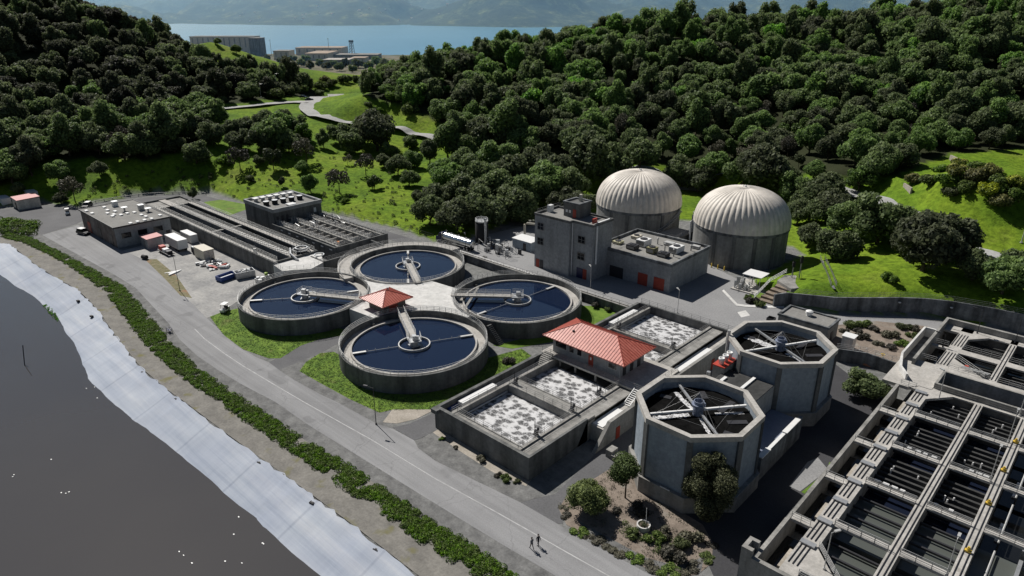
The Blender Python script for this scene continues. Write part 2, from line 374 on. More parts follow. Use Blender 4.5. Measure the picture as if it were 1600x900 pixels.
def np_mesh(name, V, F4, shade=None, mats=(), smooth=False):
    me = bpy.data.meshes.new(name); nv, nf = len(V), len(F4); k = F4.shape[1]
    me.vertices.add(nv); me.vertices.foreach_set('co', V.astype(np.float32).ravel())
    me.loops.add(nf * k); me.loops.foreach_set('vertex_index', F4.astype(np.int32).ravel())
    me.polygons.add(nf); me.polygons.foreach_set('loop_start', np.arange(0, nf * k, k, dtype=np.int32))
    if smooth: me.polygons.foreach_set('use_smooth', np.ones(nf, dtype=bool))
    for m in mats: me.materials.append(m)
    me.update(calc_edges=True)
    if shade is not None:
        at = me.attributes.new('shade', 'FLOAT_COLOR', 'POINT'); at.data.foreach_set('color', shade.astype(np.float32).ravel())
    return me

def worn_asphalt():
    m, nt, out = newmat('worn_road_asphalt'); b = bsdf(nt, out, 0.9, 0.2); p = pos_map(nt)
    n1 = noise(nt, p.outputs[0], 0.06, 5, 0.6); r1 = ramp(nt, [(0.3, (0.235, 0.235, 0.24)), (0.7, (0.30, 0.30, 0.305))]); lk(nt, n1.outputs[0], r1.inputs[0])
    q = pos_map(nt, (0.02, 0.9, 1), R(5)); n2 = noise(nt, q.outputs[0], 0.9, 6, 0.65); r2 = ramp(nt, [(0.35, (0.84, 0.84, 0.84)), (0.65, (1.06, 1.06, 1.06))]); lk(nt, n2.outputs[0], r2.inputs[0])
    nz = noise(nt, p.outputs[0], 0.5, 3); wp = nd(nt, 'ShaderNodeMixRGB', blend_type='LINEAR_LIGHT'); wp.inputs[0].default_value = 0.8; lk(nt, p.outputs[0], wp.inputs[1]); lk(nt, nz.outputs['Color'], wp.inputs[2])
    v = nd(nt, 'ShaderNodeTexVoronoi', feature='DISTANCE_TO_EDGE'); v.inputs['Scale'].default_value = 0.11; lk(nt, wp.outputs[0], v.inputs['Vector'])
    r3 = ramp(nt, [(0.0, (0.80, 0.80, 0.80)), (0.008, (1, 1, 1))]); lk(nt, v.outputs['Distance'], r3.inputs[0])
    n4 = noise(nt, p.outputs[0], 6, 3, 0.8); r4 = ramp(nt, [(0.3, (0.86, 0.86, 0.86)), (0.7, (1.12, 1.12, 1.12))]); lk(nt, n4.outputs[0], r4.inputs[0])
    n5 = noise(nt, p.outputs[0], 0.18, 2, 0.4); r5 = ramp(nt, [(0.62, (1, 1, 1)), (0.66, (0.82, 0.82, 0.82))]); lk(nt, n5.outputs[0], r5.inputs[0])
    c = r1.outputs[0]
    for r in (r2, r3, r4, r5): c = mixc(nt, 1, c, r.outputs[0], 'MULTIPLY')
    lk(nt, c, b.inputs['Base Color']); return m
ASPH = worn_asphalt()
LEAFO = leafmat('olive_leaves', (0.07, 0.085, 0.030), (0.26, 0.28, 0.10), 0.25)
LEAFT = leafmat('dark_olive_leaves', (0.065, 0.085, 0.022), (0.27, 0.305, 0.08), 0.35)
HAZE_D = 0.00022; SUN_E = 5.2; SKY_E = 0.034
# ------------------------------------------------------------------ terrain
PLANT_PX = [(-300, 318), (-20, 326), (60, 316), (120, 322), (230, 303), (330, 302), (380, 316), (500, 330), (600, 352), (680, 378), (735, 372), (790, 350), (840, 326), (930, 296),
            (1090, 292), (1245, 345), (1255, 398), (1165, 440), (1222, 478), (1300, 489), (1400, 490), (1480, 499), (1600, 524), (1800, 590), (2300, 900)]
PLANT = GP(PLANT_PX) + [v2w(150, 20), v2w(-60, 20), v2w(-330, 60), v2w(-330, 250)]
LINER_TOP = [(-160, 345), (-60, 372), (0, 380), (14, 381), (26, 390), (56, 414), (84, 432), (120, 452), (140, 470), (160, 494), (180, 524), (196, 544), (220, 574), (260, 608), (290, 629), (356, 679), (443, 741), (486, 772), (558, 825), (651, 897), (760, 985), (900, 1100)]
LINER_BOT = [(-160, 385), (-60, 410), (0, 429), (26, 448), (52, 462), (72, 482), (90, 494), (102, 518), (118, 540), (140, 595), (163, 617), (200, 650), (240, 678), (280, 710), (315, 738), (350, 770), (400, 810), (435, 845), (500, 900), (590, 985), (720, 1100)]
PONDZ = -2.5
POND_EDGE = GP(LINER_TOP)
PONDPOLY = POND_EDGE + [v2w(-60, -10), v2w(-300, -10), v2w(-400, 120)]

def sdist(poly, a, b):
    """signed distance to a polygon (negative inside), vectorised"""
    d2 = np.full(a.shape, 1e18); inside = np.zeros(a.shape, bool); n = len(poly)
    for i in range(n):
        x0, y0 = poly[i]; x1, y1 = poly[(i + 1) % n]; ex, ey = x1 - x0, y1 - y0
        t = np.clip(((a - x0) * ex + (b - y0) * ey) / (ex * ex + ey * ey + 1e-9), 0, 1)
        d2 = np.minimum(d2, (a - x0 - t * ex) ** 2 + (b - y0 - t * ey) ** 2)
        cond = (y0 > b) != (y1 > b)
        if y1 != y0: inside ^= cond & (a < (x1 - x0) * (b - y0) / (y1 - y0) + x0)
    return np.where(inside, -1, 1) * np.sqrt(d2)

def atY(px, py, Y):
    dx, dy, dz = ray(px, py); t = Y / dy
    return dx * t, Y, CAM_H + dz * t
def atZ(px, py, z):
    dx, dy, dz = ray(px, py); t = (z - CAM_H) / dz
    return dx * t, dy * t, z
CTRL = [(x, y, 0.0) for x, y in [w2v(*p) for p in PLANT]]
CTRL += [(*w2v(*G(x, y)), 0.0) for x, y in ((300, 330), (700, 400), (1000, 330), (1160, 380), (1100, 420), (600, 370))]
# open grass slope behind the plant
for p in [(90, 295, 3), (200, 285, 4), (310, 285, 5), (420, 290, 4), (540, 320, 2.5), (640, 350, 1.5), (400, 255, 8), (500, 255, 6), (580, 275, 4.5), (640, 300, 3), (690, 345, 1.5),
          (330, 174, 15), (410, 164, 16), (455, 158, 16), (500, 152, 17), (478, 166, 15.5), (500, 181, 14), (540, 190, 12.5), (600, 199, 10.5), (650, 208, 9), (695, 220, 8), (760, 240, 7), (830, 252, 7),
          (900, 257, 7), (1000, 262, 7), (1120, 268, 7), (1200, 278, 7.5), (1290, 290, 8), (1364, 306, 8), (1423, 333, 8), (1507, 386, 7), (1564, 402, 7), (1640, 430, 6.5),
          (470, 200, 12), (560, 215, 8), (420, 215, 13), (640, 240, 5), (780, 300, 3), (860, 300, 3), (380, 200, 13), (250, 240, 11), (130, 250, 10), (30, 270, 8),
          (1245, 310, 3), (1300, 360, 4.5), (1270, 440, 4.5), (1380, 420, 5.5), (1480, 440, 5.5), (1590, 470, 5.5),
          (1232, 462, 3.2), (1300, 461, 3.4), (1400, 458, 3.8), (1470, 462, 4.0), (1540, 475, 4.2), (1600, 493, 4.4), (1750, 540, 4.5),
          (1600, 335, 13), (1500, 300, 16), (1400, 290, 11), (1490, 262, 22), (1600, 262, 24), (1560, 300, 18), (1400, 262, 17), (1300, 262, 14),
          (540, 165, 19), (600, 185, 13), (560, 150, 22), (640, 185, 15), (700, 205, 11), (620, 160, 20), (900, 235, 13), (1100, 245, 12), (760, 215, 12)]:
    CTRL.append(atZ(*p))
# the two wooded hills, by distance
for p in [(0, 10, 430), (60, -5, 440), (130, 22, 455), (210, 60, 470), (270, 78, 480), (330, 64, 490), (400, 90, 490), (450, 122, 480), (500, 148, 470), (530, 165, 440),
          (-200, -40, 430), (-200, 120, 330), (0, 150, 330), (120, 160, 345), (230, 150, 365), (330, 145, 390), (420, 145, 410),
          (640, 130, 440), (700, 100, 430), (760, 90, 420), (860, 84, 415), (960, 62, 420), (1000, 62, 420), (1100, 62, 425), (1200, 52, 430), (1300, 48, 440), (1400, 55, 450), (1500, 30, 450), (1600, 5, 440), (1800, -10, 430),
          (900, 170, 330), (1000, 170, 325), (1150, 165, 320), (1300, 165, 310), (1450, 165, 300), (1600, 160, 290), (1750, 160, 280), (1750, 300, 200), (760, 165, 360)]:
    CTRL.append(atY(*p))
for X, Y, z in [(-420, 650, 12), (-250, 640, 12), (-150, 620, 10), (-60, 600, 9), (0, 600, 10), (150, 620, 25), (350, 640, 40), (600, 640, 50), (-600, 600, 20), (-450, 300, 30), (-420, 420, 50), (500, 450, 60), (450, 250, 40), (330, 120, 25), (250, 60, 10),
                (-500, 900, 5), (-250, 900, 3), (-100, 850, 3), (0, 850, 3), (200, 900, 8), (500, 900, 20), (-350, 1000, 4), (-150, 1000, 2), (0, 1000, 1), (-330, 760, 6), (-220, 760, 5), (-100, 720, 5)]:
    CTRL.append((X, Y, z))
CX = np.array(CTRL); _d = np.hypot(CX[:, None, 0] - CX[None, :, 0], CX[:, None, 1] - CX[None, :, 1])
_A = np.zeros((len(CX) + 1,) * 2); _A[:-1, :-1] = _d + np.eye(len(CX)) * -1.2; _A[-1, :-1] = _A[:-1, -1] = 1
_W = np.linalg.solve(_A, np.append(CX[:, 2], 0))
def vnoise(x, y, seed=0):
    """smooth value noise"""
    xi, yi = np.floor(x), np.floor(y); fx, fy = x - xi, y - yi; fx = fx * fx * (3 - 2 * fx); fy = fy * fy * (3 - 2 * fy)
    def h(i, j):
        s = np.sin(i * 127.1 + j * 311.7 + seed * 74.7) * 43758.5453; return s - np.floor(s)
    return (h(xi, yi) * (1 - fx) + h(xi + 1, yi) * fx) * (1 - fy) + (h(xi, yi + 1) * (1 - fx) + h(xi + 1, yi + 1) * fx) * fy
def fbm(x, y, o=4, seed=0):
    s = 0; a = 0.5
    for i in range(o): s = s + a * vnoise(x * 2 ** i, y * 2 ** i, seed + i); a *= 0.5
    return s
def hview(X, Y):
    X = np.asarray(X, float); Y = np.asarray(Y, float); sh = X.shape; X = X.ravel(); Y = Y.ravel()
    z = np.full(X.shape, _W[-1])
    for i in range(len(CX)): z += _W[i] * np.hypot(X - CX[i, 0], Y - CX[i, 1])
    a, b = v2w(X, Y)
    sp = sdist(PLANT, a, b)
    k = np.clip(sp / 3.0, 0, 1); z = np.maximum(z, 0.05 * k) * k
    z += np.clip((sp - 4) / 20, 0, 1) * (fbm(X / 18, Y / 18, 3, 3) - 0.45) * 3.0
    # the shore of the bay and the hills across it
    shore = 1040 + 60 * (fbm(X / 160, X * 0 + 3, 2, 5) - 0.5)
    sea = np.clip((Y - shore) / 60, 0, 1); sea = sea * sea * (3 - 2 * sea)
    z = z * (1 - sea) + -9 * sea
    fs = 2950 + 500 * (fbm(X / 700, X * 0 + 9, 3, 21) - 0.5) - 250 * np.exp(-((X - 250) / 500) ** 2)
    f = np.clip((Y - fs) / 900, 0, 1); f = f * f * (3 - 2 * f)
    hills = 10 + 330 * np.abs(fbm(X / 800, Y / 800, 6, 31) * 2.1 - 1.0) + 160 * np.clip((Y - 4500) / 2500, 0, 1)
    low = np.clip((-X - 700) / 500, 0, 1) * np.clip((3900 - Y) / 700, 0, 1)          # the flat spit at the left
    z += f * (hills * (1 - 0.93 * low) + 9)
    sp2 = -sdist(PONDPOLY, a, b)
    z = np.where(sp2 > 0, -5.0 * np.clip(sp2 / 5.0, 0, 1), z)
    return z.reshape(sh)
_gx = np.arange(-720, 722, 2.0); _gy = np.arange(16, 1182, 2.0)
_GZ = hview(*np.meshgrid(_gx, _gy, indexing='ij'))
def hfast(X, Y):                                  # bilinear look-up of the terrain
    X = np.asarray(X, float); Y = np.asarray(Y, float)
    u = np.clip((X + 720) / 2, 0, len(_gx) - 1.001); v = np.clip((Y - 16) / 2, 0, len(_gy) - 1.001); i = u.astype(int); j = v.astype(int); u = u - i; v = v - j
    return (_GZ[i, j] * (1 - u) + _GZ[i + 1, j] * u) * (1 - v) + (_GZ[i, j + 1] * (1 - u) + _GZ[i + 1, j + 1] * u) * v
def hgt(a, b):
    X, Y = w2v(a, b)
    return float(hfast(X, Y)) if Y < 1170 else float(hview(np.array([X]), np.array([Y]))[0])
def ground_at(px, py):
    """where the line of sight through a place of the photo meets the terrain"""
    dx, dy, dz = ray(px, py); t = np.concatenate([np.linspace(60, 700, 900), np.linspace(702, 1150, 200)])
    below = (CAM_H + dz * t) < hfast(dx * t, dy * t)
    i = int(np.argmax(below)) if below.any() else len(t) - 1
    a, b = v2w(dx * t[i], dy * t[i]); return a, b, hgt(a, b)
def in_poly_np(poly, x, y):
    ins = np.zeros(x.shape, bool); n = len(poly)
    for i in range(n):
        x0, y0 = poly[i]; x1, y1 = poly[(i + 1) % n]
        if y0 == y1: continue
        ins ^= ((y0 > y) != (y1 > y)) & (x < (x1 - x0) * (y - y0) / (y1 - y0) + x0)
    return ins
def pixv(X, Y, z):
    d = z - CAM_H; f = Y * CP - d * SP; u = Y * SP + d * CP
    return 800 + FPX * X / f, 450 - FPX * u / f

WOOD_PX = {
    'right': [(570, 150), (600, 120), (640, 90), (760, 50), (1000, 20), (1700, -80), (1750, 230), (1600, 232), (1490, 240), (1440, 258), (1400, 276), (1330, 276), (1280, 274), (1230, 272), (1150, 262), (1060, 258), (960, 256), (860, 254), (780, 236), (720, 205), (640, 172)],
    'left': [(-60, 300), (20, 290), (60, 254), (130, 246), (240, 250), (320, 222), (340, 200), (330, 185), (332, 165), (400, 158), (455, 150), (505, 152), (490, 140), (440, 122), (400, 113), (350, 108), (300, 92), (262, 66), (200, 34), (120, -20), (-60, -60)],
}
def build_terrain():
    nr, na = 430, 330
    rad = np.concatenate([[2.0], 30 * (9500 / 30) ** (np.linspace(0, 1, nr - 1))])
    ang = np.linspace(R(-64), R(64), na)
    r, t = np.meshgrid(rad, ang, indexing='ij')
    X, Y = r * np.sin(t), r * np.cos(t); Z = hview(X, Y); a, b = v2w(X, Y)
    V = np.stack([a, b, Z], -1).reshape(-1, 3)
    i, j = np.meshgrid(np.arange(nr - 1), np.arange(na - 1), indexing='ij'); i = i.ravel(); j = j.ravel()
    F = np.stack([i * na + j, i * na + j + 1, (i + 1) * na + j + 1, (i + 1) * na + j], -1)[:, ::-1]
    # ground cover: x = grass, y = bare/wood floor, z = far
    PL2 = GP([{(930, 296): (925, 335), (1090, 292): (1090, 345), (1245, 345): (1240, 388), (840, 326): (840, 340)}.get(p, p) for p in PLANT_PX]) + PLANT[len(PLANT_PX):]
    sp = sdist(PL2, a, b); px, py = pixv(X, Y, Z)
    wood = np.zeros(X.shape)
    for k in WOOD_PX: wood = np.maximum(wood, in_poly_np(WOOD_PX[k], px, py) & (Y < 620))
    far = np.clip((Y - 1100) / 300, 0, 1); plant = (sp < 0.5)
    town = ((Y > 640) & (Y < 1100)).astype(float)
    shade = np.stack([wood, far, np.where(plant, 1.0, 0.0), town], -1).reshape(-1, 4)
    m, nt, out = newmat('terrain_cover'); bs = bsdf(nt, out, 0.95, 0.1)
    at = nd(nt, 'ShaderNodeAttribute', attribute_name='shade'); sep = nd(nt, 'ShaderNodeSeparateColor'); lk(nt, at.outputs['Color'], sep.inputs[0])
    p = pos_map(nt); n1 = noise(nt, p.outputs[0], 0.035, 6, 0.65); n2 = noise(nt, p.outputs[0], 0.6, 5, 0.75); n3 = noise(nt, p.outputs[0], 0.012, 6, 0.7)
    g = ramp(nt, [(0.30, (0.06, 0.11, 0.014)), (0.45, (0.115, 0.20, 0.016)), (0.58, (0.17, 0.25, 0.02)), (0.72, (0.19, 0.21, 0.05))]); lk(nt, n1.outputs[0], g.inputs[0])
    gm = ramp(nt, [(0.32, (0.42, 0.46, 0.40)), (0.62, (1.15, 1.15, 1.1))]); lk(nt, n2.outputs[0], gm.inputs[0])
    grass = mixc(nt, 1, g.outputs[0], gm.outputs[0], 'MULTIPLY')
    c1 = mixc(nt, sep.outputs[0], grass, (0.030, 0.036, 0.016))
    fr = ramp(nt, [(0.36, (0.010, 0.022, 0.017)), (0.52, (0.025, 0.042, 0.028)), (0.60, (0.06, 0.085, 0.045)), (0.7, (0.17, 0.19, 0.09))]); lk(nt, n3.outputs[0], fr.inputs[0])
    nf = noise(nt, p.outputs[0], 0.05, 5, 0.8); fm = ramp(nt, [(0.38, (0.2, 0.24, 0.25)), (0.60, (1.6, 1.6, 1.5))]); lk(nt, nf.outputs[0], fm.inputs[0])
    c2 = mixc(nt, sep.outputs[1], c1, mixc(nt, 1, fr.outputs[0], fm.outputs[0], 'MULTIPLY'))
    yr = ramp(nt, [(0.35, (0.17, 0.17, 0.175)), (0.65, (0.235, 0.235, 0.235))]); lk(nt, n1.outputs[0], yr.inputs[0])
    c3 = mixc(nt, sep.outputs[2], c2, mixc(nt, 0.6, yr.outputs[0], gm.outputs[0], 'MULTIPLY'))
    tr = ramp(nt, [(0.35, (0.07, 0.085, 0.04)), (0.55, (0.16, 0.15, 0.11)), (0.7, (0.25, 0.23, 0.2))]); lk(nt, n1.outputs[0], tr.inputs[0])
    c4_ = mixc(nt, at.outputs['Alpha'], c3, tr.outputs[0])
    lk(nt, c4_, bs.inputs['Base Color'])
    bump(nt, bs, n2.outputs[0], 0.7, 0.5)
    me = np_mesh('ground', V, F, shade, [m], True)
    o = bpy.data.objects.new('ground', me); COL.objects.link(o); tag(o, kind='structure')
build_terrain()

# pond, its liner and the bay
def strip(top, bot, n=140):
    def resample(P):
        P = [Vector(p) for p in P]; L = [0]
        for i in range(1, len(P)): L.append(L[-1] + (P[i] - P[i - 1]).length)
        return P, L
    return resample(top), resample(bot)
lt = [(*p, 0.06) for p in GP(LINER_TOP)]; lb = [(*p, PONDZ) for p in GP(LINER_BOT, PONDZ)]
def densify(P, k=7):
    o = []
    for i in range(len(P) - 1):
        for j in range(k): o.append(tuple(P[i][q] + (P[i + 1][q] - P[i][q]) * j / k for q in range(len(P[i]))))
    o.append(P[-1]); return o
lt = densify(lt, 8)
def closest(P, frac):
    L = [0]
    for i in range(1, len(P)): L.append(L[-1] + math.dist(P[i], P[i - 1]))
    d = frac * L[-1]
    for i in range(1, len(P)):
        if L[i] >= d:
            t = (d - L[i - 1]) / max(1e-9, L[i] - L[i - 1]); return tuple(P[i - 1][q] + (P[i][q] - P[i - 1][q]) * t for q in range(3))
    return P[-1]
def nearest_on(P, p):
    best = None
    for i in range(len(P) - 1):
        ax, ay = P[i][:2]; bx, by = P[i + 1][:2]; ex, ey = bx - ax, by - ay
        t = max(0, min(1, ((p[0] - ax) * ex + (p[1] - ay) * ey) / (ex * ex + ey * ey)))
        q = (ax + ex * t, ay + ey * t); d = math.dist(q, p[:2])
        if best is None or d < best[0]: best = (d, q)
    return best[1]
mb = MB(); rows = []; rl = random.Random(3)
for i, p in enumerate(lt):
    q = nearest_on(lb, p); jag = rl.uniform(-0.45, 0.25)
    dx, dy = q[0] - p[0], q[1] - p[1]; L = math.hypot(dx, dy) or 1
    p = (p[0] - dx / L * jag, p[1] - dy / L * jag, 0.06)
    row = []
    for k in range(9):
        s = k / 7.0
        z = 0.06 + (PONDZ - 0.06) * s + (rl.uniform(-0.02, 0.02) + 0.03 * math.sin(i * 0.9 + k) if 0 < k < 8 else 0)
        row.append((p[0] + (q[0] - p[0]) * s, p[1] + (q[1] - p[1]) * s, z))
    rows.append(row)
n = len(rows)
mb._add([v for r_ in rows for v in r_], [(i * 9 + k, (i + 1) * 9 + k, (i + 1) * 9 + k + 1, i * 9 + k + 1) for i in range(n - 1) for k in range(8)])
struct('pond_liner', mb, LINER, True)
mb = MB().sheet(PONDPOLY, PONDZ); struct('pond_water', mb, WPOND)
bayp = [v2w(x, y) for x, y in ((-3500, 900), (3500, 900), (3500, 4400), (-3500, 4400))]
mb = MB().sheet(bayp, -1.5); struct('bay_water', mb, WBAY)

# ------------------------------------------------------------------ roads and ground sheets
ROAD_L = [(66, 367), (96, 384), (140, 408), (180, 430), (212, 450), (238, 478), (264, 506), (280, 530), (308, 556), (340, 578), (380, 602), (430, 628), (480, 663), (580, 725), (680, 787), (780, 848), (863, 897), (1000, 985)]
ROAD_R = [(122, 352), (188, 390), (212, 400), (230, 408), (260, 436), (280, 460), (294, 468), (323, 497), (350, 522), (370, 540), (400, 558), (420, 566), (436, 578), (460, 594), (500, 616), (530, 630), (590, 663), (613, 670), (647, 688), (653, 700), (680, 720), (747, 753), (813, 785), (870, 818), (905, 840), (960, 868), (1010, 895), (1130, 960)]
LINE = [(304, 514), (320, 530), (350, 552), (380, 572), (430, 602), (476, 629), (580, 687), (680, 748), (780, 803), (833, 833), (880, 860), (960, 905)]
HEDGE_U = [(8, 362), (20, 366), (48, 372), (80, 388), (112, 404), (160, 430), (192, 448), (216, 474), (240, 504), (254, 520), (270, 540), (292, 560), (316, 582), (352, 606), (386, 628), (480, 690), (547, 730), (613, 773), (680, 817), (747, 860), (800, 897), (880, 950)]
HEDGE_L = [(0, 372), (20, 377), (38, 382), (80, 402), (120, 426), (160, 460), (180, 486), (202, 518), (224, 544), (256, 574), (288, 598), (331, 626), (368, 654), (418, 688), (495, 741), (558, 788), (604, 816), (660, 860), (713, 890), (800, 950)]
def sheet(name, px, mat, z, world=None): return struct(name, MB().sheet(world or GP(px), z), mat)
sheet('gravel_shoulder', HEDGE_U + ROAD_L[::-1], GRAV, 0.016)
sheet('shrub_soil', HEDGE_L + HEDGE_U[::-1], DIRT, 0.012)
sheet('dirt_path', LINER_TOP[1:] + HEDGE_L[::-1], DIRT, 0.014)
sheet('plant_road', ROAD_L + ROAD_R[::-1], ASPH, 0.024)
LINE2 = []
def ribbon(pts, w, z):
    mb = MB(); P = pts; L = []; Rr = []
    for i, p in enumerate(P):
        a = P[max(0, i - 1)]; c = P[min(len(P) - 1, i + 1)]; dx, dy = c[0] - a[0], c[1] - a[1]; l = math.hypot(dx, dy)
        L.append((p[0] - dy / l * w / 2, p[1] + dx / l * w / 2, z(p) if callable(z) else z)); Rr.append((p[0] + dy / l * w / 2, p[1] - dx / l * w / 2, z(p) if callable(z) else z))
    n = len(P); mb._add(L + Rr, [(i, n + i, n + i + 1, i + 1) for i in range(n - 1)]); return mb
struct('road_line', ribbon(densify(GP(LINE), 3), 0.16, 0.030), ROADW)
sheet('side_path', [(436, 578), (420, 566), (470, 541), (520, 512), (560, 500), (540, 530), (500, 552)], ASPHD, 0.020)
sheet('gravel_verge', [(436, 578), (460, 566), (490, 552), (520, 548), (505, 590), (560, 625), (610, 640), (613, 670), (590, 663), (530, 630), (500, 616), (460, 594)], GRAV, 0.018)
sheet('dusty_yard', [(212, 400), (190, 392), (270, 371), (300, 372), (360, 395), (430, 420), (400, 445), (372, 470), (346, 488), (323, 497), (294, 468), (280, 460), (260, 436), (230, 408)], YARDL, 0.018)
sheet('weed_strip', [(226, 405), (245, 405), (275, 430), (300, 466), (282, 462), (258, 436)], mat_rough('dry_weeds', (0.12, 0.12, 0.05), (0.25, 0.215, 0.14), 0.9, 2.5, bmp=0.5, dark=(0.25, 0.60, (0.30, 0.16, 0.10))), 0.028)
LAWN1 = [(328, 495), (346, 488), (380, 480), (470, 500), (560, 520), (500, 530), (470, 540), (438, 560), (420, 560), (380, 546), (350, 524)]
LAWN2 = [(468, 580), (478, 566), (500, 552), (522, 550), (560, 570), (650, 600), (760, 560), (815, 545), (830, 556), (805, 575), (740, 605), (680, 640), (610, 641), (593, 645), (547, 624), (503, 600)]
LAWN3 = [(905, 478), (935, 478), (975, 492), (930, 515), (890, 530), (800, 545), (770, 540), (880, 515)]
sheet('lawn', LAWN1, LAWN, 0.030); sheet('lawn', LAWN2, LAWN, 0.030); sheet('lawn', LAWN3, LAWN, 0.030)
sheet('lawn', [(318, 316), (345, 312), (400, 322), (355, 338)], LAWN, 0.030)
sheet('sand_patch', [(598, 660), (613, 640), (650, 640), (680, 640), (650, 655), (620, 662)], SAND, 0.034)
sheet('side_drive', [(613, 668), (640, 662), (690, 640), (683, 672), (655, 686), (647, 688)], ASPHD, 0.030)
sheet('gravel_verge', [(653, 700), (650, 690), (676, 675), (850, 770), (868, 772), (813, 785), (747, 753), (680, 720)], GRAV, 0.030)
sheet('sand_bed', [(676, 676), (690, 668), (832, 748), (822, 760), (770, 738), (720, 706)], SAND, 0.036)
sheet('alley', [(813, 785), (868, 772), (940, 700), (1010, 630), (1150, 530), (1180, 560), (1000, 770), (900, 760), (873, 795), (880, 818), (870, 818)], ASPHD, 0.020)
struct('alley', MB().sheet([(-47.5, 76), (-40, 70), (-29, 66), (-22.5, 60), (-22.45, 120), (-25.5, 121), (-35, 128), (-44, 133), (-50.8, 119), (-50.8, 76)], 0.018), mat_rough('shade_toned_asphalt', (0.045, 0.045, 0.05), (0.07, 0.07, 0.075), 0.08, 4.0, bmp=0.1))  # alley shadow put into this near-black asphalt colour
sheet('yard', [(700, 395), (735, 372), (835, 350), (940, 420), (1100, 410), (1160, 440), (1222, 480), (1300, 492), (1400, 494), (1480, 505), (1600, 532), (1700, 570), (1480, 530), (1300, 520), (1230, 500), (1150, 530), (1000, 490), (860, 450)], YARDM, 0.020)
sheet('rear_road', [(-40, 345), (-40, 332), (60, 322), (120, 326), (230, 308), (320, 306), (385, 322), (500, 338), (600, 360), (700, 390), (690, 398), (600, 372), (500, 348), (380, 334), (310, 318), (230, 318), (150, 332), (120, 350), (66, 367)], ASPHD, 0.022)
ISLAND = [(873, 795), (885, 775), (910, 760), (985, 712), (1012, 765), (1060, 797), (1098, 820), (1114, 850), (1112, 880), (1090, 898), (1050, 902), (1010, 888), (960, 862), (920, 842), (885, 820)]
sheet('planting_bed', ISLAND, MULCH, 0.034)
sheet('gravel_verge', [(905, 815), (960, 845), (1010, 872), (1060, 885), (1100, 870), (1095, 895), (1050, 900), (1010, 886), (960, 860), (920, 840)], GRAV, 0.040)
sheet('mulch_bed', [(1308, 508), (1370, 502), (1450, 510), (1440, 535), (1405, 566), (1372, 572), (1325, 560), (1300, 540)], MULCH, 0.030)
sheet('kerb', [(1128, 455), (1150, 478), (1165, 480), (1225, 482), (1225, 479), (1166, 477), (1152, 475), (1131, 453)], CONCW, 0.10)
sheet('grey_apron', [(1131, 453), (1152, 475), (1166, 477), (1200, 470), (1165, 432)], YARDM, 0.030)
struct('access_lane', MB().prism(GP([(1233, 760), (1250, 768), (1294, 734), (1278, 715), (1262, 722)]), 0.02, 0.03), YARDM)
sheet('lawn', [(1252, 769), (1263, 775), (1310, 732), (1296, 722), (1290, 738)], LAWN, 0.034)
sheet('lawn', [(1170, 445), (1250, 398), (1300, 430), (1300, 458), (1235, 462), (1205, 462), (1195, 478), (1172, 474)], LAWN, 0.036)
sheet('yard_marking', [(1152, 488), (1165, 485), (1172, 493), (1158, 496)], CONCW, 0.028)

def drape(P, k=5): return densify(P, k)
def chaikin(P):
    o = [P[0]]
    for i in range(len(P) - 1):
        a, b = P[i], P[i + 1]; o += [(a[0] * .75 + b[0] * .25, a[1] * .75 + b[1] * .25), (a[0] * .25 + b[0] * .75, a[1] * .25 + b[1] * .75)]
    o.append(P[-1]); return o
def road_on(px, w, name, mat):
    pts = [ground_at(x, y)[:2] for x, y in px]; pts = chaikin(chaikin(chaikin(pts))); pts = densify(pts, 2)
    struct(name, ribbon(pts, w, lambda p: hgt(*p) + 0.35), mat); return pts
HILLROAD = mat_rough('pale_hill_asphalt', (0.34, 0.34, 0.33), (0.42, 0.42, 0.41), 0.05, 1.0, bmp=0.05)
HR = road_on([(525, 148), (500, 154), (482, 164), (486, 174), (505, 182), (532, 189), (570, 195), (610, 200), (650, 208), (695, 220), (760, 240), (830, 252), (900, 256), (1000, 262), (1120, 268), (1200, 277), (1290, 290), (1364, 306), (1423, 333), (1507, 386), (1564, 402), (1640, 430)], 10.5, 'hill_road', HILLROAD)
road_on([(300, 178), (330, 173), (370, 168), (410, 164), (455, 159), (487, 160)], 8.0, 'hill_road', HILLROAD)
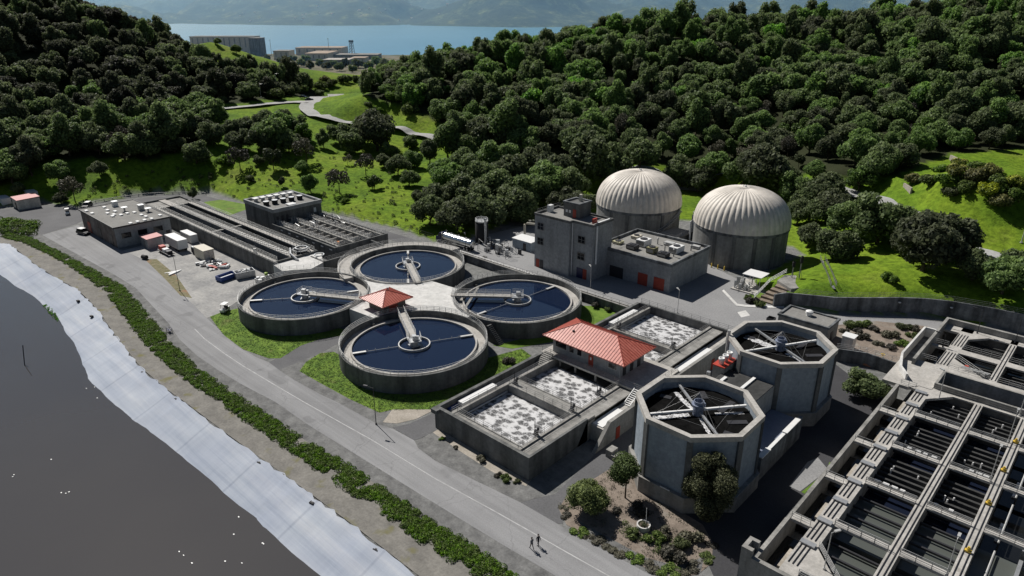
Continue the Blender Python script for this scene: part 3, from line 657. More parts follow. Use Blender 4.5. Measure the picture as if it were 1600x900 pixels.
# ------------------------------------------------------------------ clarifiers
def clarifier(cx, cy, label, bridge_deg, arms):
    t = thing('clarifier_tank', label, 'tank', (cx, cy, 0), 'round settling tanks around the pale deck')
    MB().ring(cx, cy, 13.85, 14.3, 0, 3.6, 128).build('tank_wall', CONCD, t)
    MB().ring(cx, cy, 12.2, 13.84, 1.9, 2.35, 128).build('launder_channel', CONCT, t)
    MB().ring(cx, cy, 11.85, 12.19, 1.6, 2.85, 128).build('weir_ring', CONCT, t)
    MB().cyl(cx, cy, 1.5, 2.5, 11.84, 96).build('water_surface', WCLAR, t)
    MB().rail([(cx + 14.1 * math.cos(2 * PI * i / 64), cy + 14.1 * math.sin(2 * PI * i / 64), 3.6) for i in range(64)], 1.0, 0.035, 3, 2.8, True).build('railing', RAILM, t)
    MB().ring(cx, cy, 2.9, 3.1, 2.2, 2.95, 48).build('feedwell_ring', RAILM, t)
    d = R(bridge_deg); ux, uy = math.cos(d), math.sin(d); nx, ny = -uy, ux
    b = MB(); L = 14.9; b.obox(cx + ux * (L / 2 + 0.4), cy + uy * (L / 2 + 0.4), 3.62, 3.82, L - 0.9, 1.25, d)
    for s in (-1, 1): b.obox(cx + ux * L / 2 + nx * s * 0.7, cy + uy * L / 2 + ny * s * 0.7, 3.35, 3.8, L - 0.6, 0.12, d)
    br = b.build('bridge', CONCT, t)
    rl = MB()
    for s in (-1, 1): rl.rail([(cx + ux * r + nx * s * 0.7, cy + uy * r + ny * s * 0.7, 3.82) for r in (1.5, 14.6)], 1.05, 0.035, 3, 1.8)
    rl.build('bridge_railing', RAILM, br)
    c = MB(); c.obox(cx, cy, 3.62, 3.8, 2.7, 2.4, d); c.cyl(cx, cy, 1.6, 3.6, 0.75, 16); c.obox(cx - ux * 0.2, cy - uy * 0.2, 3.8, 4.7, 0.9, 0.8, d); c.cyl(cx + 0.5, cy + 0.4, 3.8, 4.5, 0.28, 12)
    c.obox(cx, cy, 2.3, 2.6, 1.9, 1.9, d + 0.3); dr = c.build('centre_drive', METAL, t)
    MB().rail([(cx + math.cos(d + q) * 1.75, cy + math.sin(d + q) * 1.75, 3.8) for q in (0.8, 2.3, 3.9, 5.4)], 1.05, 0.035, 3, 1.6).build('drive_railing', RAILM, dr)
    for a, r0 in arms:
        a = R(a); e = 11.6
        m = MB(); m.tube([(cx + math.cos(a) * r0, cy + math.sin(a) * r0, 2.75), (cx + math.cos(a) * e, cy + math.sin(a) * e, 2.75)], 0.07, 6)
        m.obox(cx + math.cos(a) * 10.6, cy + math.sin(a) * 10.6, 2.6, 2.85, 2.6, 0.55, a)
        for q in (5, 7.5, 9): m.tube([(cx + math.cos(a) * q, cy + math.sin(a) * q, 2.3), (cx + math.cos(a) * q, cy + math.sin(a) * q, 3.1)], 0.05, 4)
        m.build('skimmer_arm', RAILM, t)
    m = MB(); m.box(cx - 13.6, cx - 13.0, cy - 0.3, cy + 0.3, 2.36, 2.9); m.build('scum_box', CONCD, t)
    return t
clarifier(-95.8, 75.0, 'nearest round clarifier tank with dark blue water, beside the road lawn', 152, [(63, 3.1), (243, 3.1)])
clarifier(-132.0, 73.3, 'leftmost round clarifier tank, beside the small red roofed hut and the parked golf cart', 29, [(233, 3.1), (62, 3.1)])
clarifier(-131.0, 102.0, 'farthest round clarifier tank, in front of the silver tanker truck', -30, [(-39, 3.1), (141, 3.1)])
clarifier(-96.0, 104.7, 'rightmost round clarifier tank, left of the long red roofed building', 220, [(86, 3.1), (266, 3.1)])

def arc(cx, cy, r, d0, d1, n=14): return [(cx + r * math.cos(R(d0 + (d1 - d0) * i / n)), cy + r * math.sin(R(d0 + (d1 - d0) * i / n))) for i in range(n + 1)]
t = thing('concrete_deck', 'pale star shaped concrete deck between the four round tanks', 'deck', (-114, 89, 0))
poly = arc(-95.8, 75, 14.34, 176, 91) + arc(-96, 104.7, 14.34, 269, 204) + arc(-131, 102, 14.34, -16, -89) + arc(-132, 73.3, 14.34, 89, 8)
MB().prism(poly, 0, 3.5).build('deck_slab', CONCW, t)
MB().ring(-131, 102, 14.34, 17.3, 0, 3.45, 40, R(88), R(262)).build('side_walk', CONCT, t)
w = MB(); w.obox(-103.2, 97.6, 3.5, 3.56, 11.5, 0.55, R(-58)); w.build('joint_cover', CONC, t)
rl = MB()
for pts in (arc(-95.8, 75, 14.5, 172, 94, 8), arc(-96, 104.7, 14.5, 266, 207, 7), arc(-131, 102, 17.1, 92, 255, 18)):
    rl.rail([(x, y, 3.5) for x, y in pts], 1.05, 0.03, 3, 2.4)
rl.build('railing', RAILM, t)
st = MB()
for i in range(12): st.box(-90.6 + i * 0.30, -90.3 + i * 0.30, 89.6, 90.8, 0, 3.3 - i * 0.28)
st.build('stairs', CONCD, t)

t = thing('pump_house', 'small square hut with a red hipped roof on the pale deck', 'hut', (-112.6, 81.4, 3.5))
w = MB(); w.box(-115.4, -110.3, 78.8, 84.6, 0.0, 5.6); w.build('wall', mat_rough('hut_wall', (0.15, 0.15, 0.13), (0.21, 0.205, 0.18), 0.5, 2, streak=0.3), t)
def seams_hip(x0, x1, y0, y1, z0, z1, step=0.55):
    m = MB(); h = (y1 - y0) / 2; s = (z1 - z0) / h
    k = int((x1 - x0) / step)
    for i in range(1, k):
        x = x0 + (x1 - x0) * i / k; d = min(x - x0, x1 - x, h)
        m.tube([(x, y0, z0 + 0.03), (x, y0 + d, z0 + d * s + 0.03)], 0.045, 4); m.tube([(x, y1, z0 + 0.03), (x, y1 - d, z0 + d * s + 0.03)], 0.045, 4)
    k = int((y1 - y0) / step)
    for i in range(1, k):
        y = y0 + (y1 - y0) * i / k; d = min(y - y0, y1 - y)
        m.tube([(x0, y, z0 + 0.03), (x0 + d, y, z0 + d * s + 0.03)], 0.045, 4); m.tube([(x1, y, z0 + 0.03), (x1 - d, y, z0 + d * s + 0.03)], 0.045, 4)
    for a in ((x0, y0), (x1, y0), (x0, y1), (x1, y1)):
        cx = x0 + h if a[0] == x0 else x1 - h; m.tube([(a[0], a[1], z0 + 0.03), (cx, (y0 + y1) / 2, z1 + 0.03)], 0.08, 4)
    if x1 - x0 > 2 * h + 0.1: m.tube([(x0 + h, (y0 + y1) / 2, z1 + 0.03), (x1 - h, (y0 + y1) / 2, z1 + 0.03)], 0.08, 4)
    return m
rf = MB().hip(-117.0, -108.9, 77.5, 85.7, 5.65, 7.35).build('roof', REDROOF, t)
seams_hip(-117.0, -108.9, 77.5, 85.7, 5.65, 7.35).build('roof_seam', REDSEAM, rf)
MB().cyl(-113.3, 82.4, 7.0, 7.6, 0.22, 12).build('roof_vent', METAL, rf)
MB().box(-110.29, -110.2, 80.2, 82.4, 3.5, 5.45).build('door', REDD, t)

# ------------------------------------------------------------------ aeration basin
t = thing('aeration_basin', 'long concrete aeration basin with cells of white churning foam', 'basin', (-63, 90, 0))
w = MB()
w.box(-74.2, -54.0, 61.4, 62.0, 0, 4.0); w.box(-74.2, -73.6, 62.0, 119.4, 0, 4.0); w.box(-54.4, -54.0, 62.0, 75.2, 0, 4.0)
w.box(-74.2, -72.9, 60.6, 61.4, 3.3, 4.0)
w.box(-73.6, -51.0, 119.4, 120.0, 0, 4.0)
w.build('outer_wall', CONCD, t)
w = MB(); w.box(-51.6, -51.0, 77.0, 119.4, 0, 3.85); w.quad((-54.0, 72.6, 0), (-54.0, 77.0, 0), (-54.0, 77.0, 3.9), (-54.0, 75.2, 3.9))
w._add([(-51.0, 73.2, 0), (-51.0, 77.0, 0), (-51.0, 77.0, 3.85), (-51.6, 73.2, 0), (-51.6, 77.0, 0), (-51.6, 77.0, 3.85)], [(0, 1, 2), (3, 5, 4), (0, 2, 5, 3), (0, 3, 4, 1)])
w.build('side_wall', CONC, t)
w = MB(); w.box(-54.0, -51.6, 76.0, 119.4, 0.0, 2.7); w.build('side_ledge', CONCT, t)
w = MB(); w.box(-57.0, -56.5, 62.0, 119.4, 0, 3.7); w.box(-56.5, -54.4, 62.0, 75.2, 3.3, 3.5); w.box(-56.5, -54.0, 75.2, 119.4, 3.3, 3.5)
w.box(-71.2, -70.8, 62.0, 119.4, 0, 3.7); w.box(-73.6, -71.2, 62.0, 119.4, 2.6, 2.8)
w.build('inner_wall', CONC, t)
for y0, y1 in ((62.0, 63.3), (74.9, 77.6), (105.2, 106.6)): MB().box(-70.8, -57.0, y0, y1, 1.2, 3.62).build('cell_wall', CONC, t)
for y0, y1 in ((63.3, 74.9), (77.6, 87.4), (96.5, 105.2), (106.6, 119.4)): MB().box(-70.8, -57.0, y0, y1, 1.0, 2.25).build('foam_surface', FOAM, t)
for y0, y1 in ((65.6, 73.6), (107.5, 116.5)): MB().box(-73.3, -72.1, y0, y1, 2.82, 3.55).build('channel_cover', WHITE, t)
for y0, y1 in ((76.3, 82.5), (98.5, 112.0)): MB().box(-53.9, -52.0, y0, y1, 2.72, 2.86).build('channel_cover', WHITE, t)
w = MB(); w.box(-73.55, -73.0, 63.5, 73.6, 2.82, 3.0); w.box(-73.55, -73.0, 107, 118, 2.82, 3.0); w.build('blue_shade_strip', BLUE, t)  # blue strips stand in for the bluish shade beside the covers
r = MB()
r.rail([(-70.6, 63.1, 3.62), (-57.2, 63.1, 3.62)], 1.05, 0.03, 3, 2); r.rail([(-71.0, 62.2, 3.7), (-71.0, 88.0, 3.7)], 1.05, 0.03, 3, 2); r.rail([(-71.0, 98.5, 3.7), (-71.0, 119.2, 3.7)], 1.05, 0.03, 3, 2)
for y in (75.1, 77.4, 105.3, 106.5): r.rail([(-70.6, y, 3.62), (-57.2, y, 3.62)], 1.05, 0.03, 3, 2)
r.rail([(-56.8, 62.2, 3.7), (-56.8, 87.5, 3.7)], 1.05, 0.03, 3, 2); r.rail([(-56.8, 98.5, 3.7), (-56.8, 119.2, 3.7)], 1.05, 0.03, 3, 2)
r.rail([(-73.4, 119.7, 4.0), (-51.2, 119.7, 4.0)], 1.05, 0.03, 3, 2)
r.build('railing', RAILD, t)
for x, y in ((-70.2, 75.9), (-57.8, 75.7), (-57.6, 66.8), (-70.0, 106), (-57.6, 105.8), (-57.7, 82.6)):
    m = MB(); m.tube([(x, y, 1.6), (x, y, 6.0)], 0.06, 6); m.tube([(x + 0.45, y + 0.2, 1.6), (x + 0.45, y + 0.2, 4.9)], 0.09, 6); m.cyl(x + 0.2, y, 3.66, 4.5, 0.3, 10); m.cyl(x + 0.45, y + 0.2, 4.5, 5.0, 0.2, 10); m.box(x - 0.3, x + 0.5, y - 0.25, y + 0.35, 3.63, 3.8)
    m.build('valve_post', DARKM, t)
for y in (78.6, 92.5, 109.4): MB().box(-51.0, -50.9, y, y + 1.0, 0.02, 2.1).build('door', REDD, t)
m = MB()
for i in range(8): m.box(-73.3, -71.3, 84.8 + i * 0.35, 85.15 + i * 0.35, 2.82, 3.0 + i * 0.2)
m.build('stairs', CONC, t)
m = MB()
for s in (0.0, 1.2): m.tube([(-53.6 + s, 84.2, 2.75), (-53.6 + s, 87.4, 4.5)], 0.09, 4)
for i in range(9): m.box(-53.6, -52.4, 84.3 + i * 0.35, 84.5 + i * 0.35, 2.8 + i * 0.19, 2.86 + i * 0.19)
m.build('ladder_stairs', WHITE, t)
MB().tube([(-70.6, 65, 2.55), (-70.6, 74.5, 2.55)], 0.16, 8).build('air_pipe', RAILM, t); MB().tube([(-70.6, 108, 2.55), (-70.6, 117, 2.55)], 0.16, 8).build('air_pipe', RAILM, t)
m = MB()
for i in range(3): m.obox(-48.9 + i * 1.1, 74.6 - i * 0.2, 0.02, 1.3 - i * 0.42, 1.1, 1.6, 0)
m.build('entry_steps', CONC, t)

t = thing('control_building', 'long low building with a red hipped metal roof standing across the foam basin', 'building', (-65, 92.7, 3.6))
MB().box(-74.2, -51.6, 87.4, 98.4, 3.72, 4.1).build('platform', CONCT, t)
MB().box(-72.6, -57.8, 89.0, 96.6, 4.1, 7.35).build('wall', BLDG, t)
rf = MB().hip(-74.2, -56.2, 87.8, 97.8, 7.36, 9.7).build('roof', REDROOF, t)
seams_hip(-74.2, -56.2, 87.8, 97.8, 7.36, 9.7, 0.6).build('roof_seam', REDSEAM, rf)
MB().cyl(-69.2, 90.6, 8.1, 8.9, 0.22, 12).build('roof_vent', DARKM, rf)
for x0, x1 in ((-72.0, -69.4), (-68.8, -67.7), (-67.0, -65.9), (-60.2, -58.4)):
    f = MB().box(x0, x1, 88.93, 89.0, 5.3, 6.6).build('window', METAL, t); MB().box(x0 + 0.09, x1 - 0.09, 88.90, 88.93, 5.39, 6.51).build('pane', GLASS, f)
d = MB().box(-64.4, -63.4, 88.92, 89.0, 4.1, 6.3).build('door', REDD, t); MB().box(-64.05, -63.75, 88.89, 88.92, 5.4, 5.9).build('pane', WHITE, d)
for y in (90, 92.2, 94.5): MB().box(-57.8, -57.7, y, y + 0.9, 4.1, 6.6).build('louvre_panel', DARKM, t)
m = MB()
for x in (-73, -70, -66.5, -62, -57, -53): m.cyl(x, 88.0, 2.3, 3.72, 0.22, 10)
m.build('pier', CONC, t)
MB().rail([(-74.0, 87.6, 4.1), (-51.8, 87.6, 4.1), (-51.8, 98.2, 4.1)], 1.05, 0.03, 3, 2).build('railing', RAILD, t)

# ------------------------------------------------------------------ octagonal trickling filters
def octagon(cx, cy, H, ang0, label, streaks):
    t = thing('octagonal_filter_tower', label, 'tank', (cx, cy, 0), 'octagonal filter towers')
    k = 1 / math.cos(PI / 8); o = PI / 8
    MB().ring(cx, cy, 7.2, 8.55, 0, 2.5, 8, off=o, c=k).build('plinth', CONC, t)
    wl = MB().ring(cx, cy, 7.5, 7.95, 2.5, H - 0.75, 8, off=o, c=k).build('panel_wall', PANEL, t)
    for i in range(8):
        a = i * PI / 4 + o; MB().obox(cx + 8.0 * k * math.cos(a), cy + 8.0 * k * math.sin(a), 2.5, H - 0.75, 0.3, 0.8, a).build('corner_pilaster', CONCD, t)
    MB().ring(cx, cy, 7.4, 8.15, H - 0.75, H, 8, off=o, c=k).build('rim', CONCT, t)
    MB().cyl(cx, cy, H - 2.2, H - 1.7, 7.9, 8).build('filter_media', MEDIA, t)
    c = MB(); c.cyl(cx, cy, H - 1.7, H - 0.3, 0.72, 20); c.ring(cx, cy, 0.72, 0.98, H - 0.15, H + 0.05, 20); c.ring(cx, cy, 0.60, 0.72, H - 0.3, H + 0.5, 20)
    for i in range(4):
        a = R(ang0 + 45 + 90 * i); c.tube([(cx + 0.6 * math.cos(a), cy + 0.6 * math.sin(a), H + 0.4), (cx, cy, H + 1.8)], 0.035, 4)
    col_ = c.build('distributor_column', STEELB, t)
    for i in range(4):
        a = R(ang0 + 90 * i); ca, sa = math.cos(a), math.sin(a)
        m = MB(); m.obox(cx + ca * 4.0, cy + sa * 4.0, H - 1.12, H - 0.82, 6.4, 0.30, a); m.build('distributor_arm', METAL if i % 2 else WHITE, t)
        m = MB()
        for q in (3.2, 6.2): m.tube([(cx, cy, H + 1.75), (cx + ca * q, cy + sa * q, H - 0.8)], 0.02, 4)
        b2 = R(ang0 + 90 * i + 90)
        m.tube([(cx + ca * 5.4, cy + sa * 5.4, H - 0.8), (cx + math.cos(b2) * 5.4, cy + math.sin(b2) * 5.4, H - 0.8)], 0.018, 4)
        m.build('stay_cable', RAILD, t)
    for a, w0, r0, r1 in streaks:
        a = R(a); ca, sa = math.cos(a), math.sin(a); nx, ny = -sa, ca; rr = random.Random(int(a * 10)); L = []; Q = []
        for i in range(15):
            q = r0 + (r1 - r0) * i / 14; ww = w0 * rr.uniform(0.6, 1.1) / 2; ww2 = w0 * rr.uniform(0.6, 1.1) / 2
            L.append((cx + ca * q + nx * ww, cy + sa * q + ny * ww, H - 1.68)); Q.append((cx + ca * q - nx * ww2, cy + sa * q - ny * ww2, H - 1.68))
        m = MB(); m._add(L + Q, [(i, 15 + i, 16 + i, i + 1) for i in range(14)]); m.build('water_spray', SPRAY, t)
    for a, r0, r1 in ((20, 4, 6.8), (65, 3, 6.9), (110, 4.5, 6.6), (170, 5, 6.7), (-15, 5, 6.8)): MB().obox(cx + math.cos(R(a)) * (r0 + r1) / 2, cy + math.sin(R(a)) * (r0 + r1) / 2, H - 1.7, H - 1.6, r1 - r0, 0.9, R(a + 25)).build('media_grating', DARKM, t)
    return t
ta = octagon(-37.9, 78.9, 11.8, 52, 'nearest octagonal filter tower, behind the large tree, open top with rotating arms', [(232, 1.1, 1.2, 6.6), (150, 0.8, 1.0, 6.4), (46, 0.7, 2.5, 6.6), (-42, 0.6, 1.0, 6.5)])
tb = octagon(-38.1, 107.1, 11.3, 60, 'farther octagonal filter tower, beside the flat roofed grey shed', [(172, 1.7, 1.0, 6.6), (-20, 1.0, 1.4, 6.4)])
MB().box(-38.0, -36.5, 70.28, 70.34, 2.55, 2.7).build('sign_strip', WHITE, ta)

t = thing('vent_shaft', 'tall grey shaft with a red top and three white vent pipes between the octagonal towers', 'vent shaft', (-43.5, 98.5, 0))
w = MB()
for i in range(3): w.box(-44.6, -42.6, 96.4 + i * 1.42, 97.76 + i * 1.42, 0, 8.6)
w.build('shaft_wall', CONC, t); MB().box(-44.7, -42.5, 96.3, 100.7, 8.6, 8.78).build('red_cap', RED, t)
for y in (97.2, 98.6, 100.0): MB().lathe(-43.6, y, [(0.0, 8.78), (0.42, 8.78), (0.42, 9.5), (0.5, 9.5), (0.5, 9.95), (0.38, 9.95), (0.36, 9.6), (0, 9.6)], 16).build('vent_pipe', WHITE, t, True)
m = MB(); m.tube([(-45.6, 103.2, 4), (-45.6, 103.2, 12.2)], 0.28, 10); m.build('riser_pipe', RAILM, t)

t = thing('filter_annex', 'low bluish flat roofed annex with pale coping between the octagonal towers', 'building', (-33, 92, 0))
MB().box(-34.9, -30.4, 84.2, 98.6, 0, 3.2).build('lower_block', CONC, t)
MB().box(-34.8, -30.5, 84.3, 98.5, 3.2, 3.3).build('lower_roof', STEELB, t)
w = MB(); w.box(-30.4, -29.9, 83.9, 98.6, 0, 4.0); w.build('parapet', CONCS, t)
w = MB(); w.box(-30.55, -29.75, 83.8, 86.6, 4.0, 4.15); w.box(-30.4, -29.9, 86.7, 92, 4.0, 4.08); w.box(-30.55, -29.75, 92.2, 97.3, 4.0, 4.15); w.build('coping', WHITE, t)
MB().box(-43.0, -34.95, 87.6, 98.5, 0, 7.5).build('upper_block', BLDG, t); MB().box(-42.9, -35.05, 87.7, 98.4, 7.5, 7.6).build('upper_roof', DKCON, t)
w = MB(); w.box(-35.4, -34.9, 87.7, 91.5, 7.6, 7.85); w.box(-42.0, -41.5, 88.2, 95.5, 7.6, 7.85); w.box(-38.5, -38.0, 92.0, 98.4, 7.6, 7.85); w.build('coping', WHITE, t)
MB().box(-36.2, -35.4, 87.55, 87.6, 0.05, 2.1).build('door', REDD, t)
m = MB(); m.tube([(-47.5, 92, 0.6), (-46.9, 100, 0.6), (-46.9, 100, 5)], 0.35, 10); m.build('pipe', METAL, t)

# ------------------------------------------------------------------ settling tank complex on the right
t = thing('settling_tank_complex', 'large rectangular concrete tank complex with a grid of walkways over dark water', 'tanks', (-8, 105, 0))
Zt = 4.0
AX = [(-17.4, -11.2), (-10.05, -5.0), (-3.75, 2.6), (3.8, 9.5)]
ROWS = [(66.6, 75.9), (77.9, 87.3), (89.2, 98.7), (100.6, 110.1), (112.0, 121.3)]
UROWS = [(131.6, 139.5), (141.6, 150.6)]
w = MB(); w.box(-22.4, 12, 64.6, 65.2, 0, Zt); w.box(-22.4, -21.9, 65.2, 120.0, 0, Zt); w.box(11.4, 12, 65.2, 152.6, 0, Zt); w.box(-22.6, 12, 152.6, 153.2, 0, 5.2); w.box(-22.6, -22.1, 129.0, 152.6, 0, 5.2)
w.box(-23.7, -22.4, 64.6, 65.2, 0, 5.0); w.box(-23.7, -23.2, 65.2, 66.9, 0, 5.0); w.box(-23.2, -22.4, 66.4, 66.9, 0, 5.0)
w.build('outer_wall', CONC, t)
w = MB()
# lengthwise walls under the walkways
for x0, x1 in ((-19.4, -17.4), (-11.2, -10.05), (-5.0, -3.75), (2.6, 3.8)):
    w.box(x0, x1, 65.2, 121.3, 0.0, 3.75); w.box(x0, x1, 131.6, 152.6, 0.0, 3.75)
w.build('long_wall', CONC, t)
# every walkway deck is one slab of planks and joints
def walkway(x0, x1, y0, y1, name='walkway', mat=CONCT): return MB().box(x0, x1, y0, y1, 3.75, Zt).build(name, mat, t)
for x0, x1 in ((-19.4, -17.4), (-11.2, -10.05), (-5.0, -3.75), (2.6, 3.8)): walkway(x0, x1, 65.2, 121.3); walkway(x0, x1, 131.6, 152.6)
crosses = [(75.9, 77.9), (87.3, 89.2), (98.7, 100.6), (110.1, 112.0)]
for y0, y1 in crosses:
    for x0, x1 in AX: walkway(x0, x1, y1 - 1.15, y1 - 0.05, 'cross_walk'); 
for x0, x1 in AX[:2]: walkway(x0, x1, 139.5, 141.6, 'cross_walk')
for x0, x1 in AX[2:]: walkway(x0, x1, 139.5, 141.6, 'cross_walk')
walkway(-17.4, 11.4, 121.32, 122.2, 'cross_walk'); walkway(-22.1, 11.4, 150.6, 152.6, 'cross_walk')
# deck at the end of the tank rows
D = MB(); D.prism([(-24.6, 119.6), (-20.6, 119.6), (-19.4, 121.32), (-17.45, 121.35), (-17.45, 131.6), (-22.05, 131.6), (-22.05, 130.0), (-24.6, 130.0)], 3.5, 4.06); D.prism([(-17.45, 128.1), (11.4, 128.1), (11.4, 131.55), (-17.45, 131.55)], 3.5, 4.06)
D.build('end_deck', CONCT, t)
# black grooved covers and pipes along the first walkway
g = MB()
for i in range(10):
    y = 67 + i * 5.4
    for k in range(3): g.box(-19.1 + k * 0.5, -19.02 + k * 0.5, y, y + 3.9, Zt, Zt + 0.12)
for y0 in (132.5, 142.5):
    for k in range(4): g.box(-19.3 + k * 0.5, -19.24 + k * 0.5, y0, y0 + 6.4, Zt, Zt + 0.12)
for x in (-10.9, -10.35, -4.7, -4.1, 2.9, 3.5):
    for y0, y1 in ((66, 121), (132, 150)): g.box(x - 0.05, x + 0.05, y0, y1, Zt, Zt + 0.10)
g.build('pipe_run', DARKM, t)
for i in range(10): MB().box(-19.35, -17.6, 70.9 + i * 5.3, 71.7 + i * 5.3, Zt + 0.15, Zt + 0.3).build('cover_plate', METAL, t)
# narrow inlet troughs along the left side
for i, (y0, y1) in enumerate(ROWS):
    y0 -= 1.0; y1 -= 1.0
    MB().box(-21.85, -19.42, y0 + 0.35, y1 - 0.4, 0.3, 1.2).build('inlet_water', WDARK, t)
    MB().box(-21.88, -19.42, y1 - 0.4, y1 + 0.9, 3.6, 3.96).build('trough_walk', CONCT, t)
    MB().rail([(-21.8, y1 - 0.3, 3.96), (-19.5, y1 - 0.3, 3.96)], 1.05, 0.035, 3, 1.2).build('trough_railing', RAILM, t)
    MB().box(-20.0, -19.42, y0 + 0.8, y0 + 4.5, 3.0, 3.3).build('sluice_ledge', SAND, t)
for y0, y1 in ((132.6, 140.2), (141.2, 149.6)):
    MB().box(-22.05, -19.42, y0, y1, 0.3, 1.0).build('inlet_water', WDARK, t)
    MB().rail([(-21.9, y0, 4.0), (-19.5, y0, 4.0)], 1.05, 0.035, 3, 1.2).build('trough_railing', RAILM, t)
    MB().box(-22.08, -19.42, y1, y1 + 0.9, 3.5, 3.96).build('trough_walk', CONCT, t)
rq = random.Random(5)
for r_, (y0, y1) in enumerate(ROWS):
    for c_, (x0, x1) in enumerate(AX):
        lit = r_ < 2  # rows taken as sunlit get paler water, the others shade as colour
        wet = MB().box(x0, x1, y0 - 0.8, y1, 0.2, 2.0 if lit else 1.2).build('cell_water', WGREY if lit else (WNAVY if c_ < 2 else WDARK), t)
        k = 4 if lit else 7
        if c_ < 2:
            for i in range(k):
                y = y0 + (i + 0.7) * (y1 - y0) / k
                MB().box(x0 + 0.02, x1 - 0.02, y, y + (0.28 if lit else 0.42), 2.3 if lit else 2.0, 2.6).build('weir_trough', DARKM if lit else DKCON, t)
        else:
            MB().tube([(x0 + 1.7, y0, 2.5), (x0 + 1.7, y1, 2.5)], 0.12, 6).build('scum_pipe', RAILM, t)
            MB().box(x0 + 4.1, x0 + 4.5, y0, y1, 2.0, 2.8).build('scum_baffle', METAL, t)
        if not lit and r_ < 4 and c_ < 2:
            z = 2.62
            for row, yy in ((0, y0 + 2.3), (1, y0 + 1.35)):
                for q in range(5):
                    xx = x0 + 0.35 + q * (x1 - x0 - 0.6) / 5.2
                    if rq.random() < 0.8: MB().box(xx, xx + rq.uniform(0.45, 0.8), yy, yy + (0.5 if row == 0 else 0.16), z, z + 0.1).build('white_float', WHITE, t)
        elif not lit and c_ == 2:
            for q in range(4): MB().box(x0 + 1.2, x0 + 1.75, y0 + 2 + q * 1.1, y0 + 2.7 + q * 1.1, 1.22, 1.5).build('white_float', WHITE, t)
        if not lit and c_ < 2:
            for q in range(3):
                xx, yy = x0 + rq.uniform(0.8, 5), y0 + rq.uniform(3.5, 8); MB().cyl(xx, yy, 2.0, 3.0, 0.10, 8).build('marker_post', WHITE, t)
        MB().rail([(x0 + 0.05, y0 - 0.95, 3.95), (x1 - 0.05, y0 - 0.95, 3.95)] if r_ > 0 else [(x0 + 0.05, y0 - 0.9, 3.95), (x1 - 0.05, y0 - 0.9, 3.95)], 1.05, 0.035, 4, 1.5).build('cell_railing', RAILM, t)
        MB().rail([(x0 + 0.05, y1 + 0.75, 3.95), (x1 - 0.05, y1 + 0.75, 3.95)], 1.05, 0.025, 3, 1.5).build('cell_railing', RAILD, t)
for y0, y1 in UROWS:
    for c_, (x0, x1) in enumerate(AX):
        MB().box(x0, x1, y0, y1, 0.2, 1.4).build('cell_water', WDARK, t)
        if c_ < 3:
            for i in range(6):
                y = y0 + (i + 0.5) * (y1 - y0) / 6; MB().box(x0 + 0.02, x1 - 0.02, y, y + 0.3, 2.2, 2.5).build('weir_trough', DKCON, t)
        MB().rail([(x0 + 0.05, y0 + 0.08, 4.0), (x1 - 0.05, y0 + 0.08, 4.0)], 1.05, 0.03, 3, 1.5).build('cell_railing', RAILM, t)
# corner fillets where the first cells are cut off
MB().prism([(-17.4, 66.6), (-13.0, 66.6), (-17.4, 71.5)], 3.6, 4.03).build('corner_slab', CONCT, t)
MB().prism([(-17.39, 121.3), (-14.2, 121.3), (-17.39, 117.4)], 3.6, 4.03).build('corner_slab', CONCT, t)
MB().prism([(-17.39, 150.6), (-14.6, 150.6), (-17.39, 147.2)], 3.6, 4.03).build('corner_slab', CONCT, t)
MB().prism([(-17.39, 131.6), (-12.0, 131.6), (-17.39, 136.5)], 3.6, 4.03).build('corner_slab', CONCT, t)
r = MB(); r.rail([(-17.3, 71.6, 4.03), (-12.9, 66.7, 4.03)], 1.05, 0.035, 4, 1.5); r.rail([(-17.2, 136.5, 4.03), (-11.9, 131.7, 4.03)], 1.05, 0.035, 3, 1.5); r.build('corner_railing', RAILM, t)
# sunken channel between the two halves
w = MB(); w.box(-17.4, 11.4, 122.2, 122.6, 0, 5.0); w.box(-17.4, -17.0, 122.6, 127.7, 0, 5.0); w.box(-17.4, 11.4, 127.7, 128.1, 0, 5.0); w.build('channel_wall', CONC, t)
MB().box(-17.0, 11.4, 122.6, 127.7, 0.1, 1.6).build('channel_floor', WNAVY, t)
m = MB(); m.tube([(-14.6, 125.5, 3.0), (-10.0, 124.8, 3.0)], 0.14, 8); m.tube([(-8, 124.6, 3.0), (-5, 124.2, 3.0)], 0.14, 8); m.box(-11.9, -11.3, 126.4, 127.0, 1.6, 2.9); m.build('channel_pipe', RAILM, t)
# bent parapet and long side channel at the left
w = MB(); P3 = [(-24.6, 145.5), (-24.6, 130.3), (-23.3, 124.8), (-21.6, 122.2)]
for i in range(3):
    (xa, ya), (xb, yb) = P3[i], P3[i + 1]; L = math.dist(P3[i], P3[i + 1]); w.obox((xa + xb) / 2, (ya + yb) / 2, 0 if i == 0 else 3.4, 5.1, L - 0.05, 0.35, math.atan2(yb - ya, xb - xa))
w.box(-24.4, -22.65, 145.1, 145.5, 0, 5.1); w.build('bent_parapet', CONCW, t)
MB().box(-24.4, -22.62, 130.02, 145.08, 0, 3.2).build('side_channel', CONCS, t)
for x, y in ((-4.35, 94.2), (-4.3, 82.8), (-4.35, 112.7), (-4.3, 103.6)):
    m = MB(); m.box(x - 0.36, x + 0.36, y - 0.22, y + 0.22, Zt + 0.12, Zt + 0.32); m.cyl(x, y, Zt + 0.32, Zt + 0.62, 0.2, 10); m.box(x - 0.12, x + 0.12, y - 0.12, y + 0.12, Zt + 0.62, Zt + 0.8); m.build('yellow_gearbox', YELLOW, t)
m = MB(); m.box(-15.5, -11.3, 132.9, 133.15, 4.5, 4.62); m.box(-15.7, -11.5, 132.4, 132.65, 4.5, 4.62); m.build('stacked_rail', RAILM, t)
